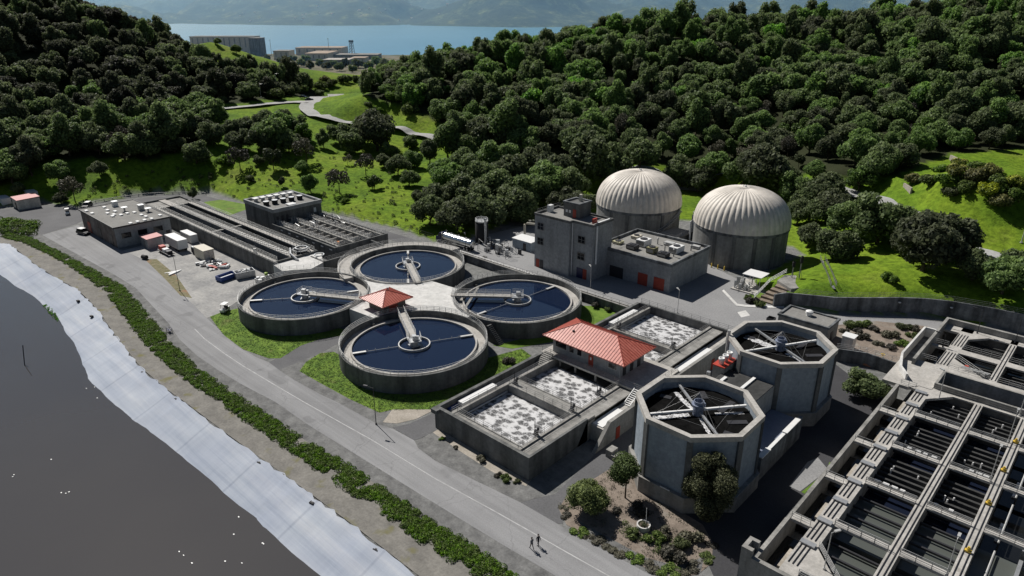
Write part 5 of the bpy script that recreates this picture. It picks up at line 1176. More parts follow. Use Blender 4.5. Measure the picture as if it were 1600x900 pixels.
t = thing('long_channel_tank', 'long narrow pair of concrete channels with railed walkways, running away to the upper left', 'tanks', (-197, 85, 0))
w = MB(); w.box(-239, -155.0, 78.5, 79.0, 0, 4.0); w.box(-239, -155.0, 90.8, 91.3, 0, 4.0); w.box(-239.5, -239.0, 78.5, 91.3, 0, 4.0); w.box(-155.5, -155.0, 79.0, 90.8, 0, 4.0); w.build('outer_wall', CONCD, t)
w = MB(); w.box(-239, -155.5, 83.9, 84.3, 0, 3.6); w.box(-239, -155.5, 85.4, 85.8, 0, 3.6); w.box(-193.2, -192.3, 79.0, 83.9, 0, 3.6); w.box(-193.2, -192.3, 85.8, 90.8, 0, 3.6); w.box(-239, -229.5, 79.0, 90.8, 2.4, 3.5); w.build('inner_wall', CONC, t)
w = MB(); w.box(-239, -155.5, 83.8, 85.9, 3.6, 3.8); w.box(-229.5, -155.5, 79.0, 80.3, 3.5, 3.8); w.box(-229.5, -155.5, 89.4, 90.8, 3.5, 3.8); w.build('walkway', CONCT, t)
MB().box(-229.5, -155.6, 80.3, 83.9, 0.1, 1.3).build('channel_water', WDARK, t); MB().box(-229.5, -155.6, 85.8, 89.4, 0.1, 1.3).build('channel_water', WDARK, t)
r = MB()
for y in (80.2, 84.0, 85.7, 89.5, 91.0, 78.8): r.rail([(-229, y, 3.85), (-156, y, 3.85)], 1.0, 0.035, 3, 1.1 if y in (84.0, 85.7) else 1.6)
r.build('railing', RAILM, t)
m = MB()
for i in range(46): m.box(-228 + i * 1.55, -227.4 + i * 1.55, 84.1, 85.6, 3.8, 3.95)
m.build('deck_plank', CONCW, t)
w = MB(); w.prism([(-160.5, 91.28), (-155.02, 91.28), (-155.02, 78.4), (-149.2, 77.6), (-145.4, 83.3), (-147.3, 87.9), (-153.4, 91.3)], 0, 3.45); w.build('end_deck', CONCW, t)
m = MB()
for x, y, r0, z in ((-158.0, 88.2, 2.2, 4.3), (-157.4, 88.0, 1.6, 4.9), (-151.5, 89.5, 1.3, 4.0)): m.ring(x, y, r0 - 0.25, r0, z, z + 0.25, 28)
for i in range(10): m.tube([(-158.0 + 2.1 * math.cos(i * .63), 88.2 + 2.1 * math.sin(i * .63), 3.4), (-158.0 + 2.1 * math.cos(i * .63), 88.2 + 2.1 * math.sin(i * .63), 5.2)], 0.06, 4)
m.tube([(-160.5, 86.5, 4.4), (-156, 84, 4.6), (-153, 84.2, 3.6)], 0.3, 8); m.build('pipe_loop', METAL, t)
MB().rail([(-155, 78.6, 3.45), (-149.4, 77.9, 3.45), (-145.6, 83.3, 3.45), (-147.4, 87.7, 3.45)], 1.05, 0.03, 3, 1.5).build('end_railing', RAILM, t)
m = MB()
for k in range(4): m.tube([(-196 + k * 10, 79.5, 3.8), (-196 + k * 10, 79.5, 5.8)], 0.05, 5); m.box(-196.3 + k * 10, -195.7 + k * 10, 79.2, 79.8, 3.8, 4.9) if k == 3 else None
m.build('light_stand', RAILM, t)

t = thing('flat_roofed_workshop', 'long flat roofed workshop with brown mottled wall and white skylights, at the far left', 'building', (-222, 67, 0))
MB().box(-236.4, -208.4, 59.9, 75.2, 0, 5.7).build('wall', BLDG, t)
MB().box(-236.2, -208.6, 59.82, 59.9, 0.02, 5.5).build('front_panel', BROWN_WALL, t)
MB().box(-236.7, -208.1, 59.6, 75.5, 5.7, 6.05).build('roof', ROOFG, t)
w = MB()
for x0, x1, y0, y1 in ((-236.8, -208.0, 59.5, 59.7), (-236.8, -208.0, 75.4, 75.6), (-236.8, -236.6, 59.7, 75.4), (-208.2, -208.0, 59.7, 75.4)): w.box(x0, x1, y0, y1, 5.75, 6.2)
w.build('roof_edge', DARKM, t)
for x in (-231.5, -222.8, -213.6): MB().box(x, x + 2.6, 59.74, 59.82, 0.05, 3.3).build('roller_door', REDD if x < -230 else DARKM, t)
for k in range(3): MB().box(-208.4, -208.3, 61.5 + k * 4.4, 64.0 + k * 4.4, 2.5, 4.0).build('window', GLASS, t)
MB().box(-208.4, -208.3, 73.6, 74.7, 0.05, 2.2).build('door', DARKM, t)
sk = []
for px, py in ((135, 329.5), (144, 333.5), (163, 324), (168, 328.5), (168, 333.5), (180, 330.5), (178, 335.5), (176, 338), (189, 336), (199, 333.5), (210, 332), (221, 336), (228, 338.5), (250, 336.5), (237, 342), (226, 344), (215, 346.5), (204, 349)):
    sk.append(G(px, py, 6.15))
for k, (x, y) in enumerate(sk):
    f = thing('skylight', 'small white roof skylight on the flat roofed workshop', 'skylight', (x, y, 6.05), 'skylights on the workshop roof')
    MB().box(x - 0.8, x + 0.8, y - 0.45, y + 0.45, 6.05, 6.2).build('curb', METAL, f); MB().box(x - 0.72, x + 0.72, y - 0.38, y + 0.38, 6.2, 6.38).build('glazing', WHITE, f)
for px, py, h, lb_ in ((180, 322, 1.5, 'box shaped white roof vent at the back of the workshop roof'), (195, 330, 1.2, 'small grey roof vent pipe in the middle of the workshop roof'), (221, 328, 1.6, 'grey roof vent box near the right end of the workshop roof'), (232, 331, 1.1, 'dark short vent pipe at the right end of the workshop roof')):
    x, y = G(px, py, 6.05); f = thing('roof_vent', lb_, 'roof vent', (x, y, 6.05)); m = MB()
    if 'box' in lb_: m.box(x - 0.8, x + 0.8, y - 0.7, y + 0.7, 6.05, 6.05 + h)
    else: m.cyl(x, y, 6.05, 6.05 + h, 0.25, 10)
    m.build('vent_body', WHITE if 'white' in lb_ else METAL, f); MB().box(x - 0.9, x + 0.9, y - 0.8, y + 0.8, 6.05 + h, 6.15 + h).build('cap', METAL, f)
# ------------------------------------------------------------------ yard things
def gable_box(t, x0, x1, y0, y1, z, h, wall, roof, lip=0.15, slope=0.25):
    MB().box(x0, x1, y0, y1, z, z + h).build('wall', wall, t)
    m = MB(); m._add([(x0 - lip, y0 - lip, z + h + 0.02), (x1 + lip, y0 - lip, z + h + 0.02), (x1 + lip, y1 + lip, z + h + slope), (x0 - lip, y1 + lip, z + h + slope), (x0 - lip, y0 - lip, z + h + 0.16), (x1 + lip, y0 - lip, z + h + 0.16), (x1 + lip, y1 + lip, z + h + slope + 0.14), (x0 - lip, y1 + lip, z + h + slope + 0.14)],
           [(0, 3, 2, 1), (4, 5, 6, 7), (0, 1, 5, 4), (1, 2, 6, 5), (2, 3, 7, 6), (3, 0, 4, 7)]); m.build('roof', roof, t)
t = thing('storage_shed', 'small grey shed with a faded pink red roof beside the workshop', 'shed', (-203.5, 67.5, 0)); gable_box(t, -206.0, -201.0, 65.4, 69.6, 0, 2.8, METAL, PINK); MB().box(-204.0, -202.8, 65.33, 65.4, 0.05, 2.1).build('door', RAILD, t)
t = thing('white_container', 'long white trailer container beside the pink roofed shed', 'container', (-196, 71.5, 0))
MB().box(-200.2, -191.6, 70.0, 72.7, 0.9, 3.5).build('container_body', WHITE, t)
m = MB()
for k in range(14): m.box(-199.8 + k * 0.6, -199.5 + k * 0.6, 69.95, 70.0, 1.0, 3.4)
m.build('rib_panel', RAILM, t)
for x in (-194.0, -192.8): 
    m = MB()
    for y in (70.1, 72.3): m.tube([(x, y, 0.5), (x, y + 0.3, 0.5)], 0.5, 14)
    m.build('wheel', BLACK, t)
m = MB(); m.box(-199.2, -198.6, 70.3, 72.4, 0, 0.9); m.build('stand', DARKM, t)
t = thing('white_container', 'short white container behind the long trailer, against the workshop corner', 'container', (-198, 76.2, 0)); MB().box(-204, -197.2, 75.8, 77.9, 0.1, 2.5).build('container_body', WHITE, t); MB().box(-203.9, -197.3, 75.75, 75.8, 0.3, 2.3).build('side_panel', RAILM, t)
t = thing('beige_container', 'beige steel storage container in the dusty yard', 'container', (-182, 73, 0)); MB().box(-185.4, -179.4, 71.6, 74.4, 0.15, 2.9).build('container_body', CREAM, t); MB().box(-185.5, -179.3, 71.5, 74.5, 2.9, 3.0).build('roof', CREAM, t)
m = MB(); m.box(-179.4, -179.3, 71.8, 72.9, 0.3, 2.8); m.box(-179.4, -179.3, 73.0, 74.2, 0.3, 2.8); m.build('door', BEIGE, t)
t = thing('small_generator', 'small dark generator box beside the beige container', 'generator', (-187.5, 73.0, 0)); MB().box(-188.8, -186.3, 72.2, 73.8, 0.3, 1.9).build('casing', DARKM, t); MB().box(-188.6, -186.5, 72.3, 73.7, 1.9, 2.05).build('lid', METAL, t); MB().box(-188.6, -186.5, 72.4, 73.6, 0.02, 0.3).build('skid', BLACK, t)
t = thing('equipment_trailer', 'low trailer with red and dark machines beside the white container', 'trailer', (-193.5, 67.3, 0))
MB().box(-197.2, -190.4, 66.3, 68.3, 0.55, 0.75).build('trailer_bed', DARKM, t)
m = MB()
for x in (-195.2, -193.9):
    for y in (66.2, 68.1): m.tube([(x, y, 0.38), (x, y + 0.3, 0.38)], 0.38, 12)
m.build('wheel', BLACK, t); MB().box(-196.8, -195.0, 66.6, 68.0, 0.75, 1.9).build('red_machine', RED, t); MB().box(-194.5, -192.8, 66.6, 68.0, 0.75, 1.5).build('white_machine', WHITE, t); MB().box(-192.3, -190.9, 66.6, 68.0, 0.75, 1.4).build('dark_machine', DARKM, t)
# dumpsters
t = thing('blue_dumpster', 'blue open roll off dumpster with white lining, in the dusty yard', 'dumpster', (-163, 69.6, 0))
def skip(t, cx, cy, lx, ly, h, ang, mat, inner):
    c, s = math.cos(ang), math.sin(ang)
    m = MB()
    for ox, oy, a, b in ((0, ly / 2, lx, 0.12), (0, -ly / 2, lx, 0.12), (lx / 2, 0, 0.12, ly - 0.12), (-lx / 2, 0, 0.12, ly - 0.12)): m.obox(cx + ox * c - oy * s, cy + ox * s + oy * c, 0.25, h, a, b, ang)
    m.obox(cx, cy, 0.15, 0.25, lx, ly, ang); m.build('skip_body', mat, t)
    m = MB(); m.obox(cx, cy, 0.26, h * 0.55, lx - 0.3, ly - 0.3, ang); m.build('load', inner, t)
    m = MB()
    for k in range(4):
        o = -lx / 2 + 0.5 + k * (lx - 1) / 3
        for q in (-1, 1): m.obox(cx + o * c - q * (ly / 2 + 0.1) * s, cy + o * s + q * (ly / 2 + 0.1) * c, 0.25, h - 0.1, 0.14, 0.1, ang)
    m.build('rib', mat, t)
skip(t, -162.8, 69.6, 4.6, 2.4, 1.3, R(100), BLUE, WHITE)
t = thing('grey_dumpster', 'grey open dumpster full of scrap beside the blue one', 'dumpster', (-161, 73.4, 0)); skip(t, -160.8, 73.4, 4.6, 2.5, 1.8, R(78), METAL, DARKM)
m = MB(); rg = random.Random(4)
for i in range(9): m.obox(-160.8 + rg.uniform(-.6, .6), 73.4 + rg.uniform(-1.5, 1.5), 1.0, rg.uniform(1.5, 2.1), rg.uniform(.3, .9), .3, rg.uniform(0, 3))
m.build('scrap', WHITE, t)
rg = random.Random(21)
t = thing('scrap_pile', 'pile of planks, pipes and red scraps on the ground beside the beige container', 'scrap pile', (-174, 71.5, 0))
for k, mm in enumerate((WHITE, METAL, RED, DARKM)):
    m = MB()
    for i in range(10 if k != 2 else 4): m.obox(-174 + rg.uniform(-4.5, 3.5), 72 + rg.uniform(-2.5, 2.2), 0.02 + 0.1 * k, 0.15 + rg.uniform(.1, .7), rg.uniform(.4, 2.6), rg.uniform(.15, .8), rg.uniform(0, 3.1))
    m.build(('plank', 'pipe_bundle', 'red_scrap', 'dark_scrap')[k], mm, t)
t = thing('machinery_pile', 'tangle of pumps and valves with a lime green cap beside the leftmost round tank', 'machinery', (-154.5, 75.5, 0))
m = MB()
for i in range(12):
    x, y = -154.5 + rg.uniform(-1.6, 1.6), 75.0 + rg.uniform(-1.6, 1.6); m.cyl(x, y, 0.02, rg.uniform(.5, 1.6), rg.uniform(.2, .5), 10); m.tube([(x, y, .5), (x + rg.uniform(-1, 1), y + rg.uniform(-1, 1), rg.uniform(.3, 1.4))], .12, 6)
m.build('pump_parts', METAL, t); MB().lathe(-154.2, 75.8, [(0.4, 1.6), (0.4, 2.2), (0, 2.4)], 12).build('green_cap', mat_plain('lime_green', (0.35, 0.5, 0.1), 0.5), t)
t = thing('plank_stack', 'stack of white boards lying on the dry weed strip', 'boards', (-178, 62.3, 0))
m = MB()
for i in range(5): m.obox(-178 + i * 0.45, 62.6 + rg.uniform(-.5, .5), 0.03, 0.12 + i * .05, 3.2, 0.3, R(80 + i * 8))
m.build('board', WHITE, t)
t = thing('black_drum', 'black drum lying at the corner of the dry weed strip', 'drum', (-193.0, 61.5, 0)); MB().tube([(-194.0, 61.2, 0.62), (-192.6, 61.7, 0.62)], 0.6, 16).build('drum', BLACK, t)
t = thing('bike_rack', 'small dark blue metal bench frame on the gravel at the road edge', 'bench', (-152.5, 43, 0))
x, y = G(265, 519); m = MB()
for s in (-0.7, 0.7): m.tube([(x + s, y - .3, 0.02), (x + s, y - .3, 1.0), (x + s, y + .3, 1.0), (x + s, y + .3, 0.02)], 0.06, 5)
m.tube([(x - .7, y - .3, 1), (x + .7, y - .3, 1)], .06, 5); m.tube([(x - .7, y + .3, 1), (x + .7, y + .3, 1)], .06, 5); m.box(x - .7, x + .7, y - .25, y + .25, .5, .56); m.build('frame', NAVY, t); t.name = 'metal_bench'

# liner weights, pond post and floating scum
mk = [(223, 543), (186, 498), (275, 572), (335, 669), (406, 722), (490, 786), (590, 859), (56, 420), (84, 438)]
mk = [(143, 494), (122, 470), (224, 582), (275, 623), (335, 669), (406, 723), (488, 786), (588, 859)]
for i, (px, py) in enumerate(mk):
    x, y = G(px, py, -0.25)
    t = thing('liner_weight', ('small dark weight plate on the top edge of the white liner, number %d counted from the near end' % (8 - i)) if False else 'small dark weight plate on the top edge of the white pond liner', 'weight', (x, y, -0.2), 'weight plates along the liner edge')
    m = MB(); m.obox(x, y, -0.45, -0.10, 0.8, 0.5, R(10)); m.build('plate', BLACK, t); m = MB(); m.obox(x, y, -0.10, -0.04, 0.3, 0.2, R(10)); m.build('handle', DARKM, t)
x, y = G(37, 570, PONDZ); t = thing('mooring_pole', 'lone slanting dark pole rising out of the pond', 'pole', (x, y, PONDZ)); MB().tube([(x + 1.0, y - .2, PONDZ - 1), (x - 1.6, y + 1.0, PONDZ + 3.4)], 0.09, 6).build('pole', DARKM, t)
rg = random.Random(8)
FL = [(22, 742), (20, 745), (96, 770), (103, 771), (108, 769), (280, 862), (287, 868), (365, 835), (378, 880), (412, 850), (410, 849), (373, 808), (148, 605), (152, 622), (80, 718), (135, 607), (352, 877), (300, 880)]
for i, (px, py) in enumerate(FL):
    x, y = G(px, py, PONDZ); t = thing('foam_fleck', 'white fleck of scum floating on the dark pond', 'scum fleck', (x, y, PONDZ), 'scum flecks on the pond')
    pts = [(x + rg.uniform(.04, .13) * math.cos(k * PI / 4) * 1.5, y + rg.uniform(.04, .13) * math.sin(k * PI / 4)) for k in range(8)]; MB().prism(pts, PONDZ + 0.005, PONDZ + 0.05).build('fleck', WHITE, t)

# ------------------------------------------------------------------ vehicles
def wheels(t, xs, ys, r, w, base=(0, 0, 0)):
    for x in xs:
        for y in ys:
            wh = MB().tube([(x, y - w / 2, r), (x, y + w / 2, r)], r, 18).build('wheel', BLACK, t)
            MB().tube([(x, y - w / 2 - 0.02, r), (x, y + w / 2 + 0.02, r)], r * 0.55, 12).build('rim', METAL, wh)
def carbody(prof, w, taper):
    """side profile (x,z) swept across the width with tumblehome above the belt line"""
    m = MB(); n = len(prof)
    belt = 0.85
    def wz(z): return w / 2 - max(0, z - belt) * taper
    L = [(x, -wz(z), z) for x, z in prof]; Q = [(x, wz(z), z) for x, z in prof]
    m._add(L + Q, [tuple(range(n - 1, -1, -1))[::-1], tuple(range(2 * n - 1, n - 1, -1))] + [(i, n + i, n + (i + 1) % n, (i + 1) % n) for i in range(n)]); return m
def car(label, loc, rz, paint, roofmat=None, suv=False, name='parked_car', group=None):
    t = thing(name, label, 'car', (0, 0, 0), group)
    h = 1.75 if suv else 1.45; L = 2.3
    prof = [(-L, 0.32), (-L, 0.85), (-L + .15, 0.95), (-1.5 if not suv else -2.0, 1.0), (-0.9 if not suv else -1.9, h), (0.5, h), (1.2, 0.98), (L - .2, 0.85), (L, 0.7), (L, 0.32)]
    carbody(prof, 1.82, 0.28).build('body', paint, t)
    gl = MB()
    for s in (-1, 1): gl.quad((-1.3, s * .90, 1.02), (0.95, s * .90, 1.02), (0.45, s * .77, h - .1), (-0.9, s * .77, h - .1))
    gl.quad((1.16, -.80, 1.03), (1.16, .80, 1.03), (0.60, .72, h - .06), (0.60, -.72, h - .06)); gl.build('window', GLASS, t)
    if roofmat: MB().box(-1.75 if suv else -.9, 0.45, -.74, .74, h + .005, h + .07).build('roof_panel', roofmat, t)
    for s in (-.6, .6): MB().box(L - .02, L + .03, s - .18, s + .18, .62, .78).build('headlight', WHITE, t)
    for s in (-.65, .65): MB().box(-L - .03, -L + .02, s - .15, s + .15, .72, .9).build('tail_light', REDD, t)
    wheels(t, (-1.4, 1.4), (-.82, .82), .33, .22)
    t.location = loc; t.rotation_euler = (0, 0, rz); return t
BODY_D = mat_plain('dark_car_paint', (0.02, 0.02, 0.024), 0.25, 0.2); BODY_S = mat_plain('silver_car_paint', (0.35, 0.36, 0.38), 0.3, 0.4)
x, y = G(131, 366); car('dark car with a white roof parked in front of the flat roofed workshop', (x, y, 0.03), R(15), BODY_D, WHITE, True)
x, y = G(137, 324); car('dark car with a white roof parked behind the workshop, on the rear road', (x, y, 0.03), R(-40), BODY_D, WHITE, True)
def car_px(px, py, rz, label, paint):
    a, b, z = ground_at(px, py); return car(label, (a, b, z + .42), rz, paint, name='car', group='cars on the hill road')
def rdir(i): return math.atan2(HR[i + 1][1] - HR[i][1], HR[i + 1][0] - HR[i][0])
car_px(474, 154.5, R(20), 'dark car farther up the hill road junction, the left one', BODY_D); car_px(483, 158.5, R(60), 'dark car at the hill road junction, the lower right one', BODY_D)
def cart(label, loc, rz):
    t = thing('golf_cart', label, 'golf cart', (0, 0, 0))
    MB().box(-1.15, 1.15, -.55, .55, .3, .55).build('chassis', WHITE, t)
    m = MB(); m._add([(.55, -.55, .55), (1.15, -.55, .55), (1.2, -.55, .8), (.75, -.55, 1.05), (.55, .55, .55), (1.15, .55, .55), (1.2, .55, .8), (.75, .55, 1.05)], [(0, 1, 2, 3), (7, 6, 5, 4), (0, 4, 5, 1), (1, 5, 6, 2), (2, 6, 7, 3), (3, 7, 4, 0)]); m.build('cowl', WHITE, t)
    MB().box(-.45, .15, -.5, .5, .55, .85).build('seat', DARKM, t); MB().box(-.55, -.42, -.5, .5, .85, 1.3).build('seat_back', DARKM, t)
    MB().box(-1.2, -.6, -.5, .5, .55, .95).build('cargo_box', METAL, t)
    m = MB()
    for s in (-.5, .5): m.tube([(.75, s, 1.0), (.5, s, 1.9)], .03, 5); m.tube([(-.6, s, .9), (-.65, s, 1.9)], .03, 5)
    m.build('roof_post', DARKM, t); MB().box(-.95, .75, -.62, .62, 1.9, 1.98).build('roof', WHITE, t)
    m = MB(); m.ring(.35, .22, .12, .16, 1.05, 1.08, 14); m.tube([(.35, .22, 1.05), (.65, .22, .85)], .02, 5); m.build('steering_wheel', BLACK, t)
    wheels(t, (-.75, .8), (-.5, .5), .24, .18); t.location = loc; t.rotation_euler = (0, 0, rz); return t
x, y = G(352, 487); cart('white roofed golf cart parked on the lawn edge beside the leftmost round tank', (x, y, 0.03), R(-60))
x, y = G(106, 335); cart('white roofed golf cart parked on the rear road left of the workshop', (x, y, 0.03), R(-20))
# tanker
t = thing('tanker_truck', 'silver tanker truck with a dark blue cab parked behind the farthest round tank', 'truck', (0, 0, 0))
m = MB().tube([(-5.6, 0, 2.1), (-5.3, 0, 2.1), (5.3, 0, 2.1), (5.6, 0, 2.1)], 1.15, 28); m.build('tank_barrel', CHROME, t, True)
m = MB()
for x in (-5.0, -1.7, 1.7, 5.0): m.tube([(x - .05, 0, 2.1), (x + .05, 0, 2.1)], 1.19, 28)
m.build('band', METAL, t); m = MB(); m.box(-4.5, 4.5, -.25, .25, 3.22, 3.3); 
for x in (-3, 0, 3): m.cyl(x, 0, 3.2, 3.5, .3, 12)
m.build('manway', METAL, t)
MB().box(-5.6, 8.4, -.45, .45, .85, 1.05).build('chassis', DARKM, t); m = MB(); m.box(-3.5, 3.2, -1.15, -.95, .75, 1.15); m.build('side_skirt', RAILM, t); MB().box(0.2, 1.8, -1.2, -1.1, .7, 1.1).build('red_placard', RED, t)
cab = MB(); cab._add([(6.2, -1.15, .6), (8.5, -1.15, .6), (8.5, -1.1, 1.75), (7.7, -1.05, 1.9), (7.2, -1.05, 3.0), (6.2, -1.05, 3.2), (6.2, 1.15, .6), (8.5, 1.15, .6), (8.5, 1.1, 1.75), (7.7, 1.05, 1.9), (7.2, 1.05, 3.0), (6.2, 1.05, 3.2)],
    [(0, 1, 2, 3, 4, 5), (11, 10, 9, 8, 7, 6), (0, 6, 7, 1), (1, 7, 8, 2), (2, 8, 9, 3), (3, 9, 10, 4), (4, 10, 11, 5), (5, 11, 6, 0)]); cab.build('cab', NAVY, t)
g = MB(); g.quad((7.68, -.9, 2.0), (7.68, .9, 2.0), (7.26, .9, 2.9), (7.26, -.9, 2.9))
for s in (-1, 1): g.quad((6.4, s * 1.12, 2.0), (7.4, s * 1.12, 2.0), (7.1, s * 1.07, 2.8), (6.4, s * 1.07, 2.8))
g.build('window', GLASS, t); MB().box(8.5, 8.6, -1.0, 1.0, .6, 1.0).build('bumper', CHROME, t)
for s in (-.8, .8): MB().box(8.5, 8.58, s - .2, s + .2, 1.2, 1.45).build('headlight', WHITE, t)
m = MB()
for s in (-.9, .9): m.tube([(6.1, s, 1), (6.1, s, 3.7)], .09, 8)
m.build('exhaust', CHROME, t)
wheels(t, (-4.6, -3.4, 4.6, 5.7, 7.7), (-.95, .95), .52, .5)
t.location = (-138.6, 126.4, 0.02); t.rotation_euler = (0, 0, R(180))
# process equipment beside it
t = thing('black_process_tank', 'tall black cylindrical tank with a pale top behind the tanker truck', 'tank', (-137.2, 134.3, 0))
MB().lathe(-137.2, 134.3, [(1.9, 0), (1.9, 5.8), (1.7, 6.0), (0, 6.2)], 28).build('shell', BLACK, t, True); MB().cyl(-137.2, 134.3, 6.2, 6.5, 1.9, 20).build('lid', METAL, t); MB().rail([(-137.2 + 1.8 * math.cos(k * PI / 4), 134.3 + 1.8 * math.sin(k * PI / 4), 6.4) for k in range(8)], .8, .05, 2, 2, True).build('railing', WHITE, t)
m = MB(); m.tube([(-134.6, 133.2, 0), (-134.6, 133.2, 7.4)], .35, 10); m.box(-135, -134.2, 132.9, 133.5, 7.4, 7.9); m.build('stack', METAL, t)
t = thing('pipe_rack', 'cluttered rack of pipes, pumps and small dark boxes between tanker and grey tower', 'equipment', (-127, 131, 0))
rg = random.Random(17)
for nm, mm, k in (('pipework', RAILM, 26), ('pump', DARKM, 12), ('vessel', METAL, 8)):
    m = MB()
    for i in range(k):
        x, y = rg.uniform(-133.5, -121), rg.uniform(127.5, 134.5)
        if nm == 'pipework': m.tube([(x, y, .05), (x, y, rg.uniform(1, 3)), (x + rg.uniform(-2.5, 2.5), y + rg.uniform(-1, 1), rg.uniform(.8, 2.8))], .09, 5)
        elif nm == 'pump': m.box(x, x + rg.uniform(.6, 1.6), y, y + rg.uniform(.5, 1.1), .02, rg.uniform(.6, 1.6))
        else: m.cyl(x, y, .02, rg.uniform(1.2, 2.8), rg.uniform(.3, .6), 12)
    m.build(nm, mm, t)
t = thing('utility_shed', 'small pale shed with a flat white roof beside the grey tower', 'shed', (-123.5, 138.5, 0)); gable_box(t, -127.6, -120.6, 137.0, 141.0, 0, 2.6, PANEL, WHITE); MB().box(-123.5, -122.4, 136.93, 137.0, .05, 2.1).build('door', DARKM, t)
t = thing('beige_pipe_gantry', 'beige elbow shaped pipe standing on the grass behind the utility shed', 'pipe', (-131, 146, 0)); MB().tube([(-131, 146, 0), (-131, 146, 4.0), (-130.4, 146.3, 4.4), (-124.5, 149.5, 4.2)], .32, 10).build('pipe', CREAM, t)
# sheds at the far left
t = thing('tan_roofed_shed', 'pale shed with a tan pink roof at the far left edge of the yard', 'shed', (-279, 55, 0)); gable_box(t, -282.6, -275.4, 52.0, 58.6, 0, 3.2, BEIGE, PINK); MB().box(-278.5, -277.3, 51.9, 52.0, .05, 2.2).build('door', DARKM, t)
t = thing('white_utility_box', 'white box trailer behind the tan roofed shed', 'trailer', (-287, 58, 0)); MB().box(-291, -284.5, 57.5, 60.5, .6, 3.4).build('box_body', WHITE, t); m = MB(); m.tube([(-289.5, 57.4, .45), (-289.5, 60.6, .45)], .45, 12); m.tube([(-286, 57.4, .45), (-286, 60.6, .45)], .45, 12); m.build('wheel', BLACK, t)
t = thing('white_utility_box', 'small white box at the left edge in front of the tan roofed shed', 'trailer', (-288, 51, 0)); MB().box(-291.5, -285, 49.5, 52.3, .4, 2.6).build('box_body', WHITE, t); MB().box(-291.2, -285.3, 49.7, 52.1, .02, .4).build('skid', DARKM, t)

# guard rail along the rear road and the post fence on the slope
gp = [ground_at(px, py) for px, py in ((122, 327), (150, 318), (190, 311), (230, 306), (270, 304), (310, 304), (322, 305))]
t = thing('guard_rail', 'low wooden guard rail along the rear road behind the workshop', 'guard rail', gp[0]); m = MB().rail([(a, b, .02) for a, b, z in gp], .8, .12, 1, 2.6); m.build('rail', RAILD, t)
gp = [ground_at(px, py) for px, py in ((500, 327), (540, 338), (600, 352), (640, 362), (678, 374))]
t = thing('post_fence', 'thin wire fence with dark posts along the foot of the green slope', 'fence', gp[0]); m = MB().rail([(a, b, z) for a, b, z in gp], 1.3, .035, 2, 4); m.build('wire_and_posts', DARKM, t)
gp = [ground_at(px, py) for px, py in ((385, 284), (430, 296), (500, 308), (570, 312), (640, 322), (680, 330))]
t = thing('post_fence', 'thin post fence running across the middle of the green slope among the small trees', 'fence', gp[0]); m = MB().rail([(a, b, z) for a, b, z in gp], 1.3, .035, 1, 5); m.build('wire_and_posts', DARKM, t)
a0 = ground_at(1302, 452); a1 = ground_at(1284, 408)
t = thing('hillside_stairway', 'narrow metal stairway with railings climbing the grass bank right of the domed tank', 'stairway', a0)
m = MB(); n_ = 16
for i in range(n_):
    f = i / n_; x, y, z = (a0[k] + (a1[k] - a0[k]) * f for k in range(3)); m.obox(x, y, z + .15, z + .3, 1.4, .5, R(130))
m.build('step', METAL, t); m = MB()
for s in (-.7, .7): m.rail([(a0[0] + s * .6, a0[1] + s * .7, a0[2] + .3), (a1[0] + s * .6, a1[1] + s * .7, a1[2] + .4)], 1.1, .04, 3, 1.5)
m.build('railing', RAILD, t)
def slab_wall(px0, px1, h, label):
    A = ground_at(*px0); B = ground_at(*px1); t = thing('low_wall', label, 'wall', A); m = MB(); m.obox((A[0] + B[0]) / 2, (A[1] + B[1]) / 2, min(A[2], B[2]) - .5, max(A[2], B[2]) + h, math.dist(A[:2], B[:2]), .5, math.atan2(B[1] - A[1], B[0] - A[0])); m.build('wall', SAND, t)
slab_wall((1484, 250), (1505, 260), 1.6, 'short pale wall beside the shrubs high on the right hand slope'); slab_wall((1412, 292), (1423, 303), 1.0, 'small bare earth cut on the right hand grass slope')
for px, py, h, lb_ in ((408, 152, 7, 'thin pale street lamp by the hill road, left of the junction'), (434, 150, 12, 'tall thin utility pole by the hill road'), (257, 172, 8, 'thin pale street lamp at the foot of the left wooded hill'), (1595, 382, 9, 'thin pale street lamp at the right edge beside the hill road')):
    a, b, z = ground_at(px, py); lamp_post(a, b, z, h, lb_, arm=1.4, ang=R(40), name='street_lamp' if 'lamp' in lb_ else 'utility_pole', cat='lamp' if 'lamp' in lb_ else 'pole', r=0.13)

# ------------------------------------------------------------------ beyond the hills: the town by the bay
def bldg(name, label, px0, px1, pybase, pytop, Y, depth, wall, roof, wins=0):
    x0, _, z0 = atY(px0, pybase, Y); x1, _, _ = atY(px1, pybase, Y); _, _, z1 = atY(px0, pytop, Y)
    a, b = v2w((x0 + x1) / 2, Y + depth / 2); zb = hgt(a, b) - 1; w = x1 - x0
    t = thing(name, label, 'building', (a, b, zb)); ang = -YAW
    ang = math.atan2(E2[0], E1[0])
    m = MB(); m.obox(a, b, zb, z1, w, depth, YAW); m.build('wall', wall, t)
    m = MB(); m.obox(a, b, z1 + .01, z1 + .5, w + 1, depth + 1, YAW); m.build('roof', roof, t)
    c, s = math.cos(YAW), math.sin(YAW)
    for i in range(wins):
        o = -w / 2 + (i + .5) * w / wins; x = a + o * c + (depth / 2 + .1) * s; y = b + o * s - (depth / 2 + .1) * c
        m = MB(); m.obox(x, y, zb + (z1 - zb) * .45, z1 - 1.5, w / wins * .2, .2, YAW); m.build('window', CONC, t)
    return t
bldg('prison_block', 'huge long pale cell block with a flat roof by the bay', 300, 398, 84, 57.5, 1000, 30, BEIGE, ROOFG, 12)
bldg('prison_wing', 'grey end wing with dark windows at the right end of the huge cell block', 392, 408, 90, 60, 985, 24, CONCS, ROOFG, 5)
